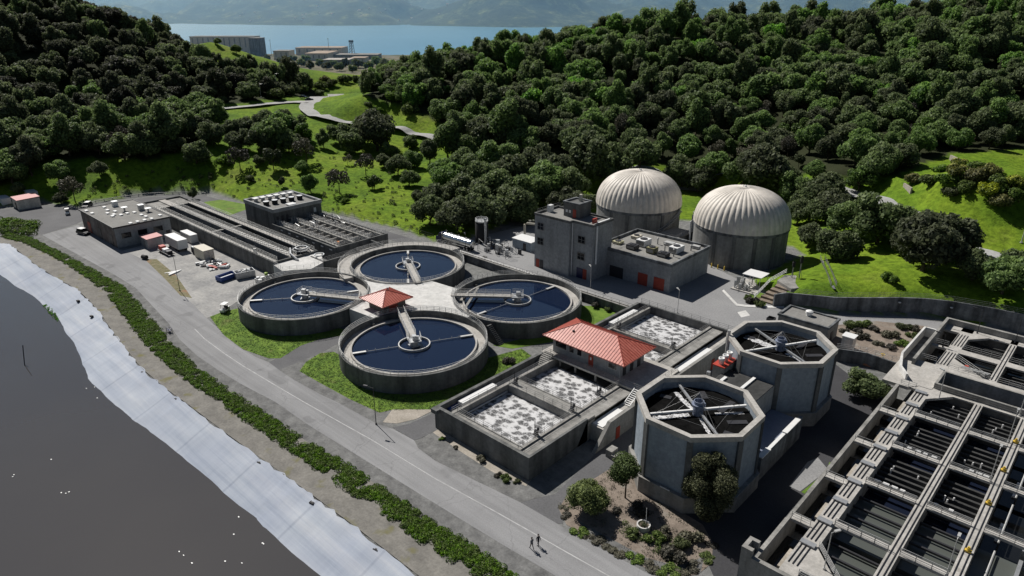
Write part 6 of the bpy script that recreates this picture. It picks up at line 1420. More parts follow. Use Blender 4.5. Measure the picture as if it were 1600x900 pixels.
bldg('low_hall', 'pale low hall with a light front, right of the huge cell block', 428, 452, 92, 80, 900, 25, CREAM, ROOFG, 3)
bldg('wide_hall', 'wide low tan roofed hall nearest the water, left of the lattice tower', 462, 534, 80, 75, 1010, 40, BEIGE, TILE_TAN, 6)
bldg('tan_hall', 'broad tan roofed hall in the middle of the shore town', 477, 512, 92, 84, 900, 60, BEIGE, TILE_TAN, 4)
bldg('pier_shed', 'long low grey shed behind the lattice tower at the water edge', 520, 590, 90, 86, 930, 30, CONC, ROOFG, 5)
bldg('small_hall', 'small pale hall among trees at the right of the shore town', 548, 570, 97, 91, 860, 25, BEIGE, TILE_TAN, 3)
bldg('grey_hall', 'low grey hall with pale roof below the tan halls', 505, 545, 100, 94, 830, 30, CONC, CONCT, 4)
X, Y_, z = atY(550, 84, 960); a, b = v2w(X, Y_); zb = hgt(a, b); t = thing('lattice_tower', 'dark lattice watchtower standing at the edge of the bay', 'tower', (a, b, zb)); m = MB(); zt = atY(550, 66, 960)[2]
for s, q in ((-1, -1), (1, -1), (1, 1), (-1, 1)): m.tube([(a + s * 3, b + q * 3, zb), (a + s * 1.6, b + q * 1.6, zt)], .3, 4)
for k in range(6):
    f0 = k / 6; f1 = (k + 1) / 6; r0 = 3 - 1.4 * f0; r1 = 3 - 1.4 * f1; z0 = zb + (zt - zb) * f0; z1 = zb + (zt - zb) * f1
    for s in (-1, 1): m.tube([(a - r0, b + s * r0, z0), (a + r1, b + s * r1, z1)], .18, 4); m.tube([(a + s * r0, b - r0, z0), (a + s * r1, b + r1, z1)], .18, 4)
m.build('lattice', DARKM, t); MB().box(a - 2.2, a + 2.2, b - 2.2, b + 2.2, zt, zt + 2.5).build('cabin', DARKM, t)
for px, h, lb_ in ((515, 25, 'thin mast in the shore town, left of the lattice tower'), (425, 22, 'thin pole right of the huge cell block'), (318, 16, 'thin mast on the grassy crest above the cell block')):
    X, Y_, z = atY(px, 90, 930); a, b = v2w(X, Y_); zb = hgt(a, b); t = thing('mast', lb_, 'mast', (a, b, zb)); MB().tube([(a, b, zb), (a, b, zb + h)], .25, 6).build('pole', METAL, t); MB().box(a - .5, a + .5, b - .5, b + .5, zb + h, zb + h + .6).build('lamp_head', METAL, t)
# houses dotted over the far hillside
rg = random.Random(33); hm = MB().box(-7, 7, -5, 5, -4, 5).build('wall', WHITE, None); hr = MB()
hr._add([(-7.6, -5.6, 5), (7.6, -5.6, 5), (7.6, 5.6, 5), (-7.6, 5.6, 5), (-7.6, 0, 8), (7.6, 0, 8)], [(0, 1, 5, 4), (2, 3, 4, 5), (1, 2, 5), (3, 0, 4), (3, 2, 1, 0)]); hr = hr.build('roof', TILE_TAN, None)
hroot = None; k = 0
while k < 46:
    X = rg.uniform(-1300, 1500); Y_ = rg.uniform(3150, 3900); a, b = v2w(X, Y_); z = hgt(a, b)
    px, py = pix(a, b, z)
    if z < 4 or not (-20 < px < 900) or not (4 < py < 40): 
        k += 0.02; continue
    if hroot is None:
        hroot = thing('hillside_house', 'tiny pale house dotted on the hazy hillside across the bay', 'house', (a, b, z), 'houses on the far hillside'); hroot.scale = (.6,) * 3; hm.parent = hroot; hr.parent = hroot
    else:
        c = hroot.copy(); COL.objects.link(c); c.location = (a, b, z)
        for ch in (hm, hr): q = ch.copy(); COL.objects.link(q); q.parent = c
        c.rotation_euler = (0, 0, rg.uniform(0, 3.1)); c.scale = (rg.uniform(.35, .8),) * 3
    k += 1

# ------------------------------------------------------------------ two walkers
def person(label, loc, rz, top, stride):
    t = None; rt = Vector(loc)
    J = {'pelvis': (0, 0, .93), 'waist': (0, 0, 1.08), 'chest': (.02, 0, 1.32), 'neck': (.03, 0, 1.50), 'headb': (.05, 0, 1.58), 'head': (.05, 0, 1.72)}
    s = stride
    L = {'hipL': (0, .09, .90), 'kneeL': (.16 * s, .09, .50), 'ankL': (.26 * s, .09, .10), 'toeL': (.44 * s if s > 0 else .2, .10, .04),
         'hipR': (0, -.09, .90), 'kneeR': (-.04 * s, -.09, .49), 'ankR': (-.30 * s, -.09, .14), 'toeR': (-.14 * s, -.10, .04),
         'shL': (.02, .19, 1.43), 'elL': (-.10 * s, .25, 1.15), 'wrL': (-.06 * s, .25, .90), 'haL': (-.03 * s, .25, .82),
         'shR': (.02, -.19, 1.43), 'elR': (.06 * s, -.25, 1.15), 'wrR': (.18 * s, -.24, .92), 'haR': (.23 * s, -.24, .85)}
    J.update(L); names = list(J); idx = {n: i for i, n in enumerate(names)}
    E = [('pelvis', 'waist'), ('waist', 'chest'), ('chest', 'neck'), ('neck', 'headb'), ('headb', 'head'), ('pelvis', 'hipL'), ('hipL', 'kneeL'), ('kneeL', 'ankL'), ('ankL', 'toeL'), ('pelvis', 'hipR'), ('hipR', 'kneeR'), ('kneeR', 'ankR'), ('ankR', 'toeR'),
         ('chest', 'shL'), ('shL', 'elL'), ('elL', 'wrL'), ('wrL', 'haL'), ('chest', 'shR'), ('shR', 'elR'), ('elR', 'wrR'), ('wrR', 'haR')]
    rad = dict(pelvis=.145, waist=.135, chest=.15, neck=.055, headb=.085, head=.095, hipL=.09, kneeL=.06, ankL=.045, toeL=.04, hipR=.09, kneeR=.06, ankR=.045, toeR=.04, shL=.065, elL=.048, wrL=.035, haL=.04, shR=.065, elR=.048, wrR=.035, haR=.04)
    me = bpy.data.meshes.new('person'); me.from_pydata([J[n] for n in names], [(idx[a], idx[b]) for a, b in E], []); o = bpy.data.objects.new('person', me); COL.objects.link(o)
    md = o.modifiers.new('skin', 'SKIN'); sv = me.skin_vertices[0].data
    for n in names: sv[idx[n]].radius = (rad[n], rad[n]); sv[idx[n]].use_root = n == 'pelvis'
    o.modifiers.new('sub', 'SUBSURF').levels = 2
    dg = bpy.context.evaluated_depsgraph_get(); me2 = bpy.data.meshes.new_from_object(o.evaluated_get(dg)); o.modifiers.clear(); o.data = me2
    # fingers, nose and ears joined into the one body mesh
    x = MB()
    for sd in ('L', 'R'):
        h = Vector(J['ha' + sd]); w = Vector(J['wr' + sd]); d = (h - w).normalized(); side = Vector((1, 0, 0))
        for k in range(4):
            b0 = h + side * (k - 1.5) * .018; x.tube([b0, b0 + d * .045, b0 + d * (.085 if k in (1, 2) else .07) + Vector((0, .012 if sd == 'R' else -.012, 0))], .009, 5)
        x.tube([h - d * .03 + side * .03, h + side * .055 + d * .01, h + side * .05 + d * .045], .010, 5)
    x.tube([(.145, 0, 1.70), (.165, 0, 1.665)], .014, 6); x.tube([(.05, .093, 1.70), (.05, .105, 1.67)], .02, 6); x.tube([(.05, -.093, 1.70), (.05, -.105, 1.67)], .02, 6)
    import bmesh
    bm = bmesh.new(); bm.from_mesh(me2); tmp = bpy.data.meshes.new('t'); tmp.from_pydata([tuple(v) for v in x.v], [], x.f); bm.from_mesh(tmp); bm.to_mesh(me2); bm.free()
    for m_ in (CLOTHD, top, SKIN, BLACK): me2.materials.append(m_)
    for p in me2.polygons:
        c = p.center
        p.material_index = 3 if c.z < .10 else 2 if (c.z > 1.52 or (c.z < .93 and abs(c.y) > .19)) else 1 if c.z > .95 else 0
        p.use_smooth = True
    o.name = 'person'; o.location = loc; o.rotation_euler = (0, 0, rz); tag(o, label, 'person')
    hb = MB().lathe(.03, 0, [(.098, 1.69), (.115, 1.74), (.105, 1.80), (.06, 1.835), (0, 1.84)], 16); hair = bpy.data.meshes.new('hair'); hair.from_pydata(hb.v, [], hb.f); hair.materials.append(HAIR); ho = bpy.data.objects.new('hair', hair); COL.objects.link(ho); ho.parent = o
    return o
x, y = G(831, 858); person('person in a grey top walking along the road, the left one of two', (x, y, 0.03), R(168), CLOTHG, 1.0)
x, y = G(841, 853); person('person in dark clothes walking along the road, the right one of two', (x, y, 0.03), R(168), CLOTHD, -0.9)
# ------------------------------------------------------------------ vegetation
def leaf_cloud(seed, rx, rz, z0, nl, leaves, size, lobe=(0.32, 0.48), flat=0.55, core=True, up=0.25, openness=0.0):
    """crown: quads scattered over the shells of many overlapping lobes"""
    g = np.random.default_rng(seed); C = []; Lr = []
    for i in range(nl):
        for _ in range(40):
            d = g.normal(size=3); d /= np.linalg.norm(d)
            if d[2] > -0.75: break
        f = g.uniform(0.35, 0.78); lr = g.uniform(*lobe) * rx
        C.append((d[0] * rx * f, d[1] * rx * f, z0 + rz * (0.5 + 0.5 * d[2] * f * 1.05) )); Lr.append(lr)
    C = np.array(C); Lr = np.array(Lr)
    pick = g.choice(nl, leaves, p=Lr ** 2 / np.sum(Lr ** 2))
    d = g.normal(size=(leaves, 3)); d[:, 2] = d[:, 2] + up; d /= np.linalg.norm(d, axis=1)[:, None]
    rr = Lr[pick] * (0.72 + 0.36 * g.random(leaves) ** 0.7)
    q = d * rr[:, None]; q[:, 2] *= (flat + 0.35)
    P = C[pick] + q
    dist = np.linalg.norm((P[:, None, :] - C[None]) * np.array([1, 1, 1 / (flat + .35)]), axis=2) / Lr[None]
    dist[np.arange(leaves), pick] = 9
    keep = (dist.min(1) > 0.66) & (g.random(leaves) > openness)
    P = P[keep]; d = d[keep]; n = len(P)
    nrm = d * 0.75 + g.normal(size=(n, 3)) * 0.55; nrm /= np.linalg.norm(nrm, axis=1)[:, None]
    t1 = np.cross(nrm, g.normal(size=(n, 3))); t1 /= np.linalg.norm(t1, axis=1)[:, None]; t2 = np.cross(nrm, t1)
    s = size * g.uniform(0.55, 1.25, n)[:, None]; asp = g.uniform(0.45, 0.9, n)[:, None]
    V = np.stack([P - t1 * s, P - t2 * s * asp, P + t1 * s, P + t2 * s * asp], 1).reshape(-1, 3)
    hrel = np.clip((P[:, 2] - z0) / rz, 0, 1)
    sh = np.clip(0.34 + 0.42 * hrel + g.normal(size=n) * 0.2, 0, 1)  # leaves paler toward the crown top: light from above put into colour
    F = np.arange(4 * n).reshape(n, 4); S = np.repeat(sh, 4)
    if core:                                                      # inner masses fill the crown; its inner shade is put into their dark colour
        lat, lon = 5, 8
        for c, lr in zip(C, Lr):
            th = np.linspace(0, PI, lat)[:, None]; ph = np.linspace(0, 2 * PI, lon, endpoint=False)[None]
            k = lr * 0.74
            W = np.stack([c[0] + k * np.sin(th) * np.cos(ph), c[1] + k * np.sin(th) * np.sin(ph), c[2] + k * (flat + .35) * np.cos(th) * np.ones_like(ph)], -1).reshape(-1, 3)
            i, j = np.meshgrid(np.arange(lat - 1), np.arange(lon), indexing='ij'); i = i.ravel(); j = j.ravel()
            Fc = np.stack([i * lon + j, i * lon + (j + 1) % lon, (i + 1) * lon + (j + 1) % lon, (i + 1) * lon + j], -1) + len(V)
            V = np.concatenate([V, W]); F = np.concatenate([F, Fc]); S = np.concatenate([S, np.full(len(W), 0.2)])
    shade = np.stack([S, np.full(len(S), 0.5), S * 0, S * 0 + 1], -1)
    return V, F, shade, C
def trunk_mb(seed, C, z0, r, lean=0.0):
    g = random.Random(seed); m = MB(); top = z0 + 0.8
    p = [(0, 0, -0.6), (g.uniform(-.1, .1), g.uniform(-.1, .1), top * .5), (lean, g.uniform(-.2, .2), top)]
    m.tube(p, r, 7, r1=r * .62)
    idx = sorted(range(len(C)), key=lambda i: -C[i][2])[:5] + list(range(min(3, len(C))))
    for i in idx:
        c = C[i]; m.tube([p[2], ((p[2][0] + c[0]) / 2, (p[2][1] + c[1]) / 2, (top * .6 + c[2] * .4)), tuple(c)], r * .45, 5, r1=r * .12)
    return m
KINDS = {}
def tree_kind(key, seed, rx, rz, z0, nl, leaves, size, mat, r=0.3, **kw):
    V, F, S, C = leaf_cloud(seed, rx, rz, z0, nl, leaves, size, **kw)
    cm = np_mesh(key, V, F, S, [mat]); tb = trunk_mb(seed, C, z0, r); tm = bpy.data.meshes.new('trunk'); tm.from_pydata(tb.v, [], tb.f); tm.materials.append(BARK); tm.update()
    KINDS[key] = (cm, tm, V, F, S)
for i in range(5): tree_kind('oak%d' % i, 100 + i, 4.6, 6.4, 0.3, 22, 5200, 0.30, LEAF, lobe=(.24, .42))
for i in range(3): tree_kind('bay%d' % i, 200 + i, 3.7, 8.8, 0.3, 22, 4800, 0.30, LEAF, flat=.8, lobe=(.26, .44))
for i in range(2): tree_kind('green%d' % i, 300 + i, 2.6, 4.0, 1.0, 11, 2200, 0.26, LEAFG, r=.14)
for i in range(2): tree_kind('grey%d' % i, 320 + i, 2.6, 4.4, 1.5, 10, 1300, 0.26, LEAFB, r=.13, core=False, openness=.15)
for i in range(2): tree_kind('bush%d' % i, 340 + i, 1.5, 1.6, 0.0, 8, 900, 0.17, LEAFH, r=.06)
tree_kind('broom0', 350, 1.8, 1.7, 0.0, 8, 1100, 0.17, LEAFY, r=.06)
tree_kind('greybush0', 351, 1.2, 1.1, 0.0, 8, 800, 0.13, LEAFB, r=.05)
def tree(key, a, b, z, s, rz, name, label, group=None, cat='tree', sz=None):
    t = thing(name, label, cat, (a, b, z), group); t.rotation_euler = (0, 0, rz); t.scale = (s, s, sz or s)
    for nm, me in (('crown', KINDS[key][0]), ('trunk', KINDS[key][1])):
        o = bpy.data.objects.new(nm if cat == 'tree' else ('foliage' if nm == 'crown' else 'stem'), me); COL.objects.link(o); o.parent = t
    return t
rt = random.Random(77)
def tree_px(px, py, wpx, key, name, label, group=None, cat='tree', tall=1.0):
    """py is the foot of the tree, wpx its width in the photo"""
    a, b, z = ground_at(px, py); X, Y = w2v(a, b); dist = math.hypot(X, Y, CAM_H - z)
    base = {'oak': 9.6, 'bay': 7.6, 'gre': 5.5, 'bus': 3.2, 'bro': 3.8}[key[:3]] if key[:5] != 'greyb' else 2.6
    if key[:4] == 'grey' and key[:5] != 'greyb': base = 5.4
    s = wpx * dist / FPX / base; return tree(key, a, b, z - .1, s, rt.uniform(0, 6.28), name, label, group, cat, s * tall)

# single trees one can point at
L = [
 ((430, 236), 62, 'oak0', 'oak_tree', 'large dark oak below the hill road, just left of its bend'),
 ((590, 236), 78, 'oak1', 'oak_tree', 'largest round oak below the hill road, hiding the road right of its bend'),
 ((546, 240), 50, 'oak2', 'oak_tree', 'oak just left of the largest round oak below the hill road'),
 ((378, 236), 40, 'oak3', 'oak_tree', 'round dark oak at the left end of the grove below the hill road'),
 ((452, 240), 40, 'oak4', 'oak_tree', 'dark oak at the front of the grove below the hill road'),
 ((407, 242), 34, 'green0', 'small_tree', 'grey green round tree in front of the grove below the hill road'),
 ((478, 224), 30, 'green1', 'small_tree', 'bright green round tree at the right end of the grove'),
 ((506, 232), 22, 'bay0', 'small_tree', 'dull grey green upright tree between the grove and the large oaks'),
 ((308, 256), 44, 'oak2', 'oak_tree', 'round dark tree standing alone at the left top of the green slope'),
 ((428, 266), 32, 'green0', 'small_tree', 'pale green round tree in the upper middle of the green slope'),
 ((376, 266), 30, 'grey0', 'small_tree', 'pale bare looking tree with upright branches at the upper left of the green slope'),
 ((480, 256), 34, 'grey1', 'small_tree', 'grey brown round tree in the middle of the green slope'),
 ((472, 270), 24, 'oak0', 'small_tree', 'dark small tree just below the grey brown round one'),
 ((543, 258), 14, 'grey0', 'small_tree', 'thin whitish tree standing alone on the green slope'),
 ((572, 274), 30, 'grey1', 'small_tree', 'loose grey green tree right of the thin whitish one'),
 ((486, 302), 24, 'bay1', 'small_tree', 'small dark tree just above the right end of the headworks building'),
 ((531, 304), 34, 'grey0', 'small_tree', 'open grey brown tree above the grit tanks'),
 ((585, 296), 22, 'green1', 'small_tree', 'small lollipop shaped tree on the right of the green slope'),
 ((600, 262), 28, 'oak4', 'small_tree', 'grey green tree below the largest round oak'),
 ((640, 292), 34, 'oak0', 'oak_tree', 'dark oak at the right end of the green slope, next to the dense thicket'),
 ((622, 274), 40, 'oak1', 'oak_tree', 'brownish spreading oak right of the green slope, below the road'),
 ((648, 262), 36, 'oak2', 'oak_tree', 'dark oak just above the brownish spreading oak'),
 ((672, 256), 34, 'bay2', 'oak_tree', 'tall dark tree beside the hill road left of the dense thicket'),
 ((390, 284), 18, 'bush0', 'small_tree', 'small dark shrub tree at the left of the slope fence'),
 ((441, 292), 14, 'green0', 'small_tree', 'small dark green tree on the left of the slope fence'),
 ((406, 258), 18, 'oak3', 'small_tree', 'small grey dark tree left of the pale green round tree'),
 ((350, 258), 26, 'bush1', 'small_tree', 'low dark spreading shrub tree at the upper left of the green slope'),
 ((540, 318), 16, 'bush0', 'small_tree', 'low dark bush just below the open grey brown tree'),
 ((302, 312), 14, 'bay0', 'small_tree', 'thin tall dark tree at the left foot of the slope, above the guard rail'),
 ((157, 276), 26, 'oak1', 'oak_tree', 'round dark tree standing on bright grass left of the long wood shadow'),
 ((92, 284), 36, 'oak4', 'oak_tree', 'dark oak at the left edge of the bright grass'),
 ((118, 316), 30, 'grey1', 'small_tree', 'loose grey tree beside the rear road at the left'),
 ((96, 318), 20, 'oak0', 'small_tree', 'small very dark tree beside the rear road at the left'),
 ((1084, 200), 50, 'green0', 'round_tree', 'pale green dome shaped tree standing out on the right wooded hill'),
 ((1262, 388), 46, 'oak1', 'oak_tree', 'oak at the left front corner of the clump right of the domed tank'),
 ((1310, 405), 60, 'oak2', 'oak_tree', 'oak in front of the clump right of the domed tank'),
 ((1370, 380), 88, 'oak3', 'oak_tree', 'wide oak in the middle of the clump right of the domed tank'),
 ((1318, 366), 60, 'oak0', 'oak_tree', 'oak at the top of the clump right of the domed tank'),
 ((1440, 425), 98, 'oak4', 'oak_tree', 'widest oak with lit top at the right end of the clump'),
 ((1475, 400), 80, 'oak2', 'oak_tree', 'wide oak behind the widest one, beside the road'),
 ((1418, 400), 50, 'oak0', 'oak_tree', 'oak squeezed between the two wide oaks of the right clump'),
 ((1518, 440), 52, 'oak1', 'oak_tree', 'rounded oak above the curved wall, below the road'),
 ((1565, 462), 66, 'oak3', 'oak_tree', 'broad oak above the curved wall near the right edge'),
 ((1600, 440), 54, 'oak2', 'oak_tree', 'oak cut by the right edge of the frame'),
 ((1340, 302), 36, 'green1', 'round_tree', 'round olive tree on the grass left of the right hand slope'),
 ((1362, 285), 52, 'oak1', 'oak_tree', 'spreading oak with a lit crown at the top of the right hand grass slope'),
]
for p, w, k, nm, lb_ in L: tree_px(*p, w * (1.04 if 200 < p[1] < 320 and p[0] < 700 else 1.08), k, nm, lb_)
for px, py, w, lb_ in ((1270, 280, 36, 'below the wooded hill, above the right domed tank'),): tree_px(px, py, w, 'oak0', 'oak_tree', 'oak standing alone ' + lb_)
slope = [(365, 215, 34), (395, 214, 40), (415, 224, 40), (440, 212, 44), (465, 214, 40), (470, 236, 32), (415, 205, 40), (445, 200, 36), (570, 226, 46), (530, 225, 40), (610, 246, 30)]
for i, (px, py, w) in enumerate(slope): tree_px(px, py, w * 1.05, rt.choice(['oak0', 'oak1', 'oak2', 'oak3', 'oak4']), 'oak_tree', 'dark oak filling the groves below the hill road', 'oaks of the groves below the hill road')
grove = [(950, 282, 62), (1000, 262, 50), (915, 292, 60), (1065, 292, 52), (1090, 300, 50), (1115, 280, 46), (1180, 300, 74), (1160, 290, 50), (1215, 300, 50), (1240, 318, 52), (1262, 330, 44), (1285, 322, 54), (1300, 346, 50), (1245, 352, 44), (1275, 350, 40)]
for i, (px, py, w) in enumerate(grove): tree_px(px, py, w * 1.22, rt.choice(['oak0', 'oak1', 'oak2', 'oak3', 'bay1']), 'oak_tree', 'dark oak in the row of trees behind the two domed tanks', 'oaks behind the domed tanks')
thick = [(672, 352, 56), (715, 362, 64), (760, 355, 66), (800, 345, 60), (690, 330, 56), (735, 330, 60), (780, 322, 62), (825, 325, 58), (660, 325, 40), (705, 302, 56), (750, 300, 60), (800, 296, 58), (850, 308, 60), (890, 318, 60), (870, 290, 52), (725, 275, 52), (775, 270, 54), (690, 282, 44), (910, 335, 40), (845, 275, 50), (742, 350, 50), (820, 350, 44), (880, 340, 50)]
for i, (px, py, w) in enumerate(thick): tree_px(px, py, w * (1.3 if px > 725 else 1.1), rt.choice(['oak0', 'oak1', 'oak2', 'oak3', 'oak4']), 'oak_tree', 'dark oak of the dense thicket between the green slope and the grey tower', 'oaks of the dense thicket')
mid = [(740, 212, 40), (765, 232, 56), (790, 228, 50), (715, 232, 40), (700, 246, 40), (730, 250, 44), (755, 208, 30), (820, 242, 46), (640, 232, 24)]
for i, (px, py, w) in enumerate(mid): tree_px(px, py, w * 1.25, rt.choice(['oak0', 'oak2', 'oak3', 'bay1']), 'oak_tree', 'oak beside the hill road above the dense thicket', 'oaks by the hill road')
lw0 = [(20, 300, 44), (50, 290, 40), (10, 270, 44), (60, 262, 44), (110, 258, 44), (150, 250, 50), (195, 262, 46), (230, 258, 50), (265, 250, 52), (180, 235, 44), (240, 232, 50), (290, 232, 56), (330, 215, 56), (310, 200, 50), (280, 205, 46), (120, 232, 46), (70, 235, 46), (25, 240, 46), (250, 205, 40), (335, 240, 46), (215, 212, 44), (160, 215, 42), (30, 318, 20)]
lw = [(x, y - 14, w) for x, y, w in lw0]
for i, (px, py, w) in enumerate(lw): tree_px(px, py, w, rt.choice(['oak0', 'oak1', 'oak2', 'oak3', 'bay0']), 'oak_tree', 'dark oak at the lower front of the left wood, above the rear road', 'front oaks of the left wood')
sh = [(1428, 285, 26, 'broom0'), (1450, 290, 30, 'bush0'), (1496, 278, 30, 'broom0'), (1520, 285, 32, 'broom0'), (1545, 280, 34, 'broom0'), (1478, 292, 30, 'bush1'), (1510, 302, 30, 'bush0'), (1540, 305, 34, 'broom0'), (1570, 312, 34, 'bush1'), (1590, 320, 36, 'bush0'), (1560, 290, 28, 'bush1'), (1585, 295, 30, 'broom0'), (1525, 268, 26, 'bush0'), (1500, 262, 24, 'broom0'), (1470, 270, 24, 'bush1'), (1610, 300, 30, 'bush0'), (1480, 308, 26, 'bush0'), (1560, 322, 30, 'broom0')]
for px, py, w, k in sh: tree_px(px, py, w, k, 'broom_bush' if k[0:2] == 'br' else 'green_bush', 'yellow flowering broom bush on the right hand slope' if k[0:2] == 'br' else 'green bush among yellow broom on the right hand slope', 'yellow broom bushes' if k[0:2] == 'br' else 'green bushes on the right hand slope', 'bush')
vb = [(500, 140, 24, 'bush1'), (520, 136, 22, 'bush0'), (470, 145, 26, 'bush1'), (448, 150, 28, 'bush0'), (540, 130, 24, 'bush1'), (430, 155, 30, 'bush0'), (480, 138, 22, 'bush0'), (506, 130, 20, 'broom0'), (560, 128, 20, 'bush1'), (595, 140, 26, 'bush1'), (610, 160, 30, 'bush0'), (590, 178, 24, 'bush1'), (640, 178, 34, 'bush1'), (575, 170, 18, 'bush0')]
for px, py, w, k in vb: tree_px(px, py, w, k, 'roadside_bush', 'bush on the bank beside the hill road junction', 'bushes beside the hill road junction', 'bush')
pb = [(1175, 474, 22, 'greybush0'), (1186, 478, 18, 'bush1'), (1168, 468, 14, 'bush0'), (930, 480, 20, 'greybush0'), (915, 470, 18, 'greybush0'), (948, 488, 14, 'bush0'), (755, 412, 22, 'greybush0'), (735, 405, 18, 'greybush0'), (795, 568, 24, 'greybush0'), (1390, 440, 26, 'bush1')]
for i, (px, py, w, k) in enumerate(pb): tree_px(px, py, w, k, 'shrub', ('grey shrub beside the gas canopy kerb', 'green shrub beside the gas canopy kerb', 'small green shrub below the gas canopy', 'grey bush in the shaded gap right of the rightmost round tank', 'upper grey bush right of the rightmost round tank', 'small green bush right of the rightmost round tank', 'right bare bush behind the farthest round tank', 'left bare bush behind the farthest round tank', 'bare bush at the foot of the deck stairs', 'low bush on the grass bank above the curved wall')[i], None, 'bush')
mbx = [(1330, 512, 26), (1350, 510, 22), (1365, 516, 20), (1345, 530, 24), (1390, 528, 26), (1412, 514, 22), (1430, 516, 18), (1392, 545, 20), (1372, 540, 18), (1408, 540, 20), (1425, 528, 18), (1340, 520, 18), (1318, 520, 16)]
for i, (px, py, w) in enumerate(mbx): tree_px(px, py, w, rt.choice(['greybush0', 'bush0', 'bush1', 'greybush0']), 'low_shrub', 'low shrub growing in the brown mulch bed beside the curved wall', 'shrubs of the mulch bed', 'bush', .8)
tree_px(1350, 622, 66, 'oak3', 'scrub_tree', 'grey green scrubby tree in the corner between octagonal tower and tank grid', None, 'tree', .8)

# the planting island and its trees
def own_tree(key, seed, px, py, name, label, rx, rz, z0, nl, leaves, size, mat, r, **kw):
    tree_kind(key, seed, rx, rz, z0, nl, leaves, size, mat, r, **kw); a, b = G(px, py); return tree(key, a, b, 0.0, 1.0, 0.0, name, label)
own_tree('near0', 501, 921, 800, 'bushy_tree', 'rounded pale green tree at the left end of the planting island', 2.9, 4.6, .6, 18, 11000, 0.12, LEAFO, .16)
own_tree('near1', 502, 977, 778, 'small_tree', 'open crowned green tree with a visible trunk in the planting island', 2.7, 4.2, 2.2, 16, 10000, 0.12, LEAFG, .14, openness=.1)
tree_kind('near2', 503, 3.7, 10.6, .3, 26, 30000, 0.13, LEAFT, .3, lobe=(.30, .46), flat=.75)
a, b = G(1106, 815); tree('near2', a, b, 0.0, 1.0, 0.3, 'large_tree', 'large dense tree standing against the nearest octagonal tower')
t = thing('round_planter', 'round concrete planter ring holding small green plants on the planting island', 'planter', (*G(1005, 826), 0)); x, y = G(1005, 826)
MB().ring(x, y, .72, .9, .03, .75, 28).build('ring_wall', CONCW, t); MB().cyl(x, y, .05, .62, .71, 20).build('soil', MULCH, t); MB().tube([(x + .2, y + .3, .6), (x - .1, y + .6, 2.9)], .035, 5).build('stake', WHITE, t)
V, F, S, C = leaf_cloud(61, .6, .35, .62, 7, 500, .07, core=False); me = np_mesh('small_plants', V + np.array([x, y, 0]) - np.array([*t.location]), F, S, [LEAFG]); o = bpy.data.objects.new('small_plants', me); COL.objects.link(o); o.parent = t
def low_bush(px, py, w, key, name, label, group=None, tall=.8): return tree_px(px, py, w, key, name, label, group, 'bush', tall)
for px, py, w in ((884, 808, 26), (880, 796, 22), (905, 836, 34), (935, 850, 32), (965, 866, 34), (992, 876, 34), (1018, 890, 36), (1050, 896, 38), (1082, 890, 34), (1104, 876, 30), (1112, 856, 26), (918, 842, 26), (950, 858, 28), (1035, 894, 28), (1066, 897, 28)): low_bush(px, py, w * .85, rt.choice(['greybush0', 'greybush0', 'bush1']), 'edging_shrub', 'low dark edging shrub along the rim of the planting island', 'edging shrubs of the planting island', .42)
for px, py, w, k, lb_ in ((990, 838, 26, 'bush0', 'bright green mound just left of the round planter'), (1022, 846, 32, 'bush1', 'green mound right of the round planter'), (1038, 838, 30, 'greybush0', 'grey green mound behind the round planter'), (1062, 858, 34, 'bush0', 'green mound in the middle of the right half of the island'), (1052, 872, 44, 'greybush0', 'large silvery mound at the front of the island'), (963, 800, 20, 'greybush0', 'brownish small bush beneath the open crowned tree'), (900, 786, 20, 'greybush0', 'dark slim bush at the left tip of the island'), (1000, 800, 34, 'greybush0', 'tangle of bare twigs behind the round planter'), (1078, 848, 40, 'greybush0', 'dry spiky agave clump at the right of the island')): low_bush(px, py, w, k, 'garden_mound', lb_)
for px, py, w, k, lb_ in ((691, 690, 12, 'bush0', 'small green plant at the left end of the sand bed'), (790, 752, 20, 'bush1', 'green plant near the right end of the sand bed'), (752, 720, 22, 'greybush0', 'dark agave in the middle of the sand bed'), (778, 744, 16, 'greybush0', 'reddish small bush on the sand bed'), (808, 755, 14, 'bush0', 'last small green plant on the sand bed'), (712, 700, 12, 'greybush0', 'small dry plant near the left end of the sand bed')): low_bush(px, py, w, k, 'sand_bed_plant', lb_)

# the wooded hills: the nearest trees are things, the rest one mass each
def forest():
    g = np.random.default_rng(4); sp = 8.9
    xs, ys = np.meshgrid(np.arange(-420, 430, sp), np.arange(150, 610, sp)); X = (xs + g.uniform(-.42, .42, xs.shape) * sp).ravel(); Y = (ys + g.uniform(-.42, .42, xs.shape) * sp).ravel()
    Z = hfast(X, Y); px, py = pixv(X, Y, Z); out = {}
    sp_ = sdist(PLANT, *v2w(X, Y))
    road = np.array(HR); hr_ = np.min(np.hypot(v2w(X, Y)[0][:, None] - road[None, :, 0], v2w(X, Y)[1][:, None] - road[None, :, 1]), 1)
    for k in WOOD_PX:
        ok = in_poly_np(WOOD_PX[k], px, py) & (sp_ > 8) & (hr_ > 9)
        i = np.nonzero(ok)[0]; vis = []
        for q in i:
            f = np.linspace(.3, .985, 60); hz = hfast(X[q] * f, Y[q] * f); lz = CAM_H + (Z[q] + 11 - CAM_H) * f
            vis.append(np.all(lz > hz + 1))
        out[k] = [(X[q], Y[q], Z[q]) for q, v in zip(i, vis) if v]
    return out
FR = forest(); print('forest', {k: len(v) for k, v in FR.items()})
quota = {'right': 150, 'left': 55}
LOD = []
for i in range(6): LOD.append(leaf_cloud(700 + i, 4.6 if i < 4 else 3.8, 6.6 if i < 4 else 9.5, 0.0, 24, 3000, 0.35, lobe=(.20, .42), flat=.6 if i < 4 else .85)[:3])
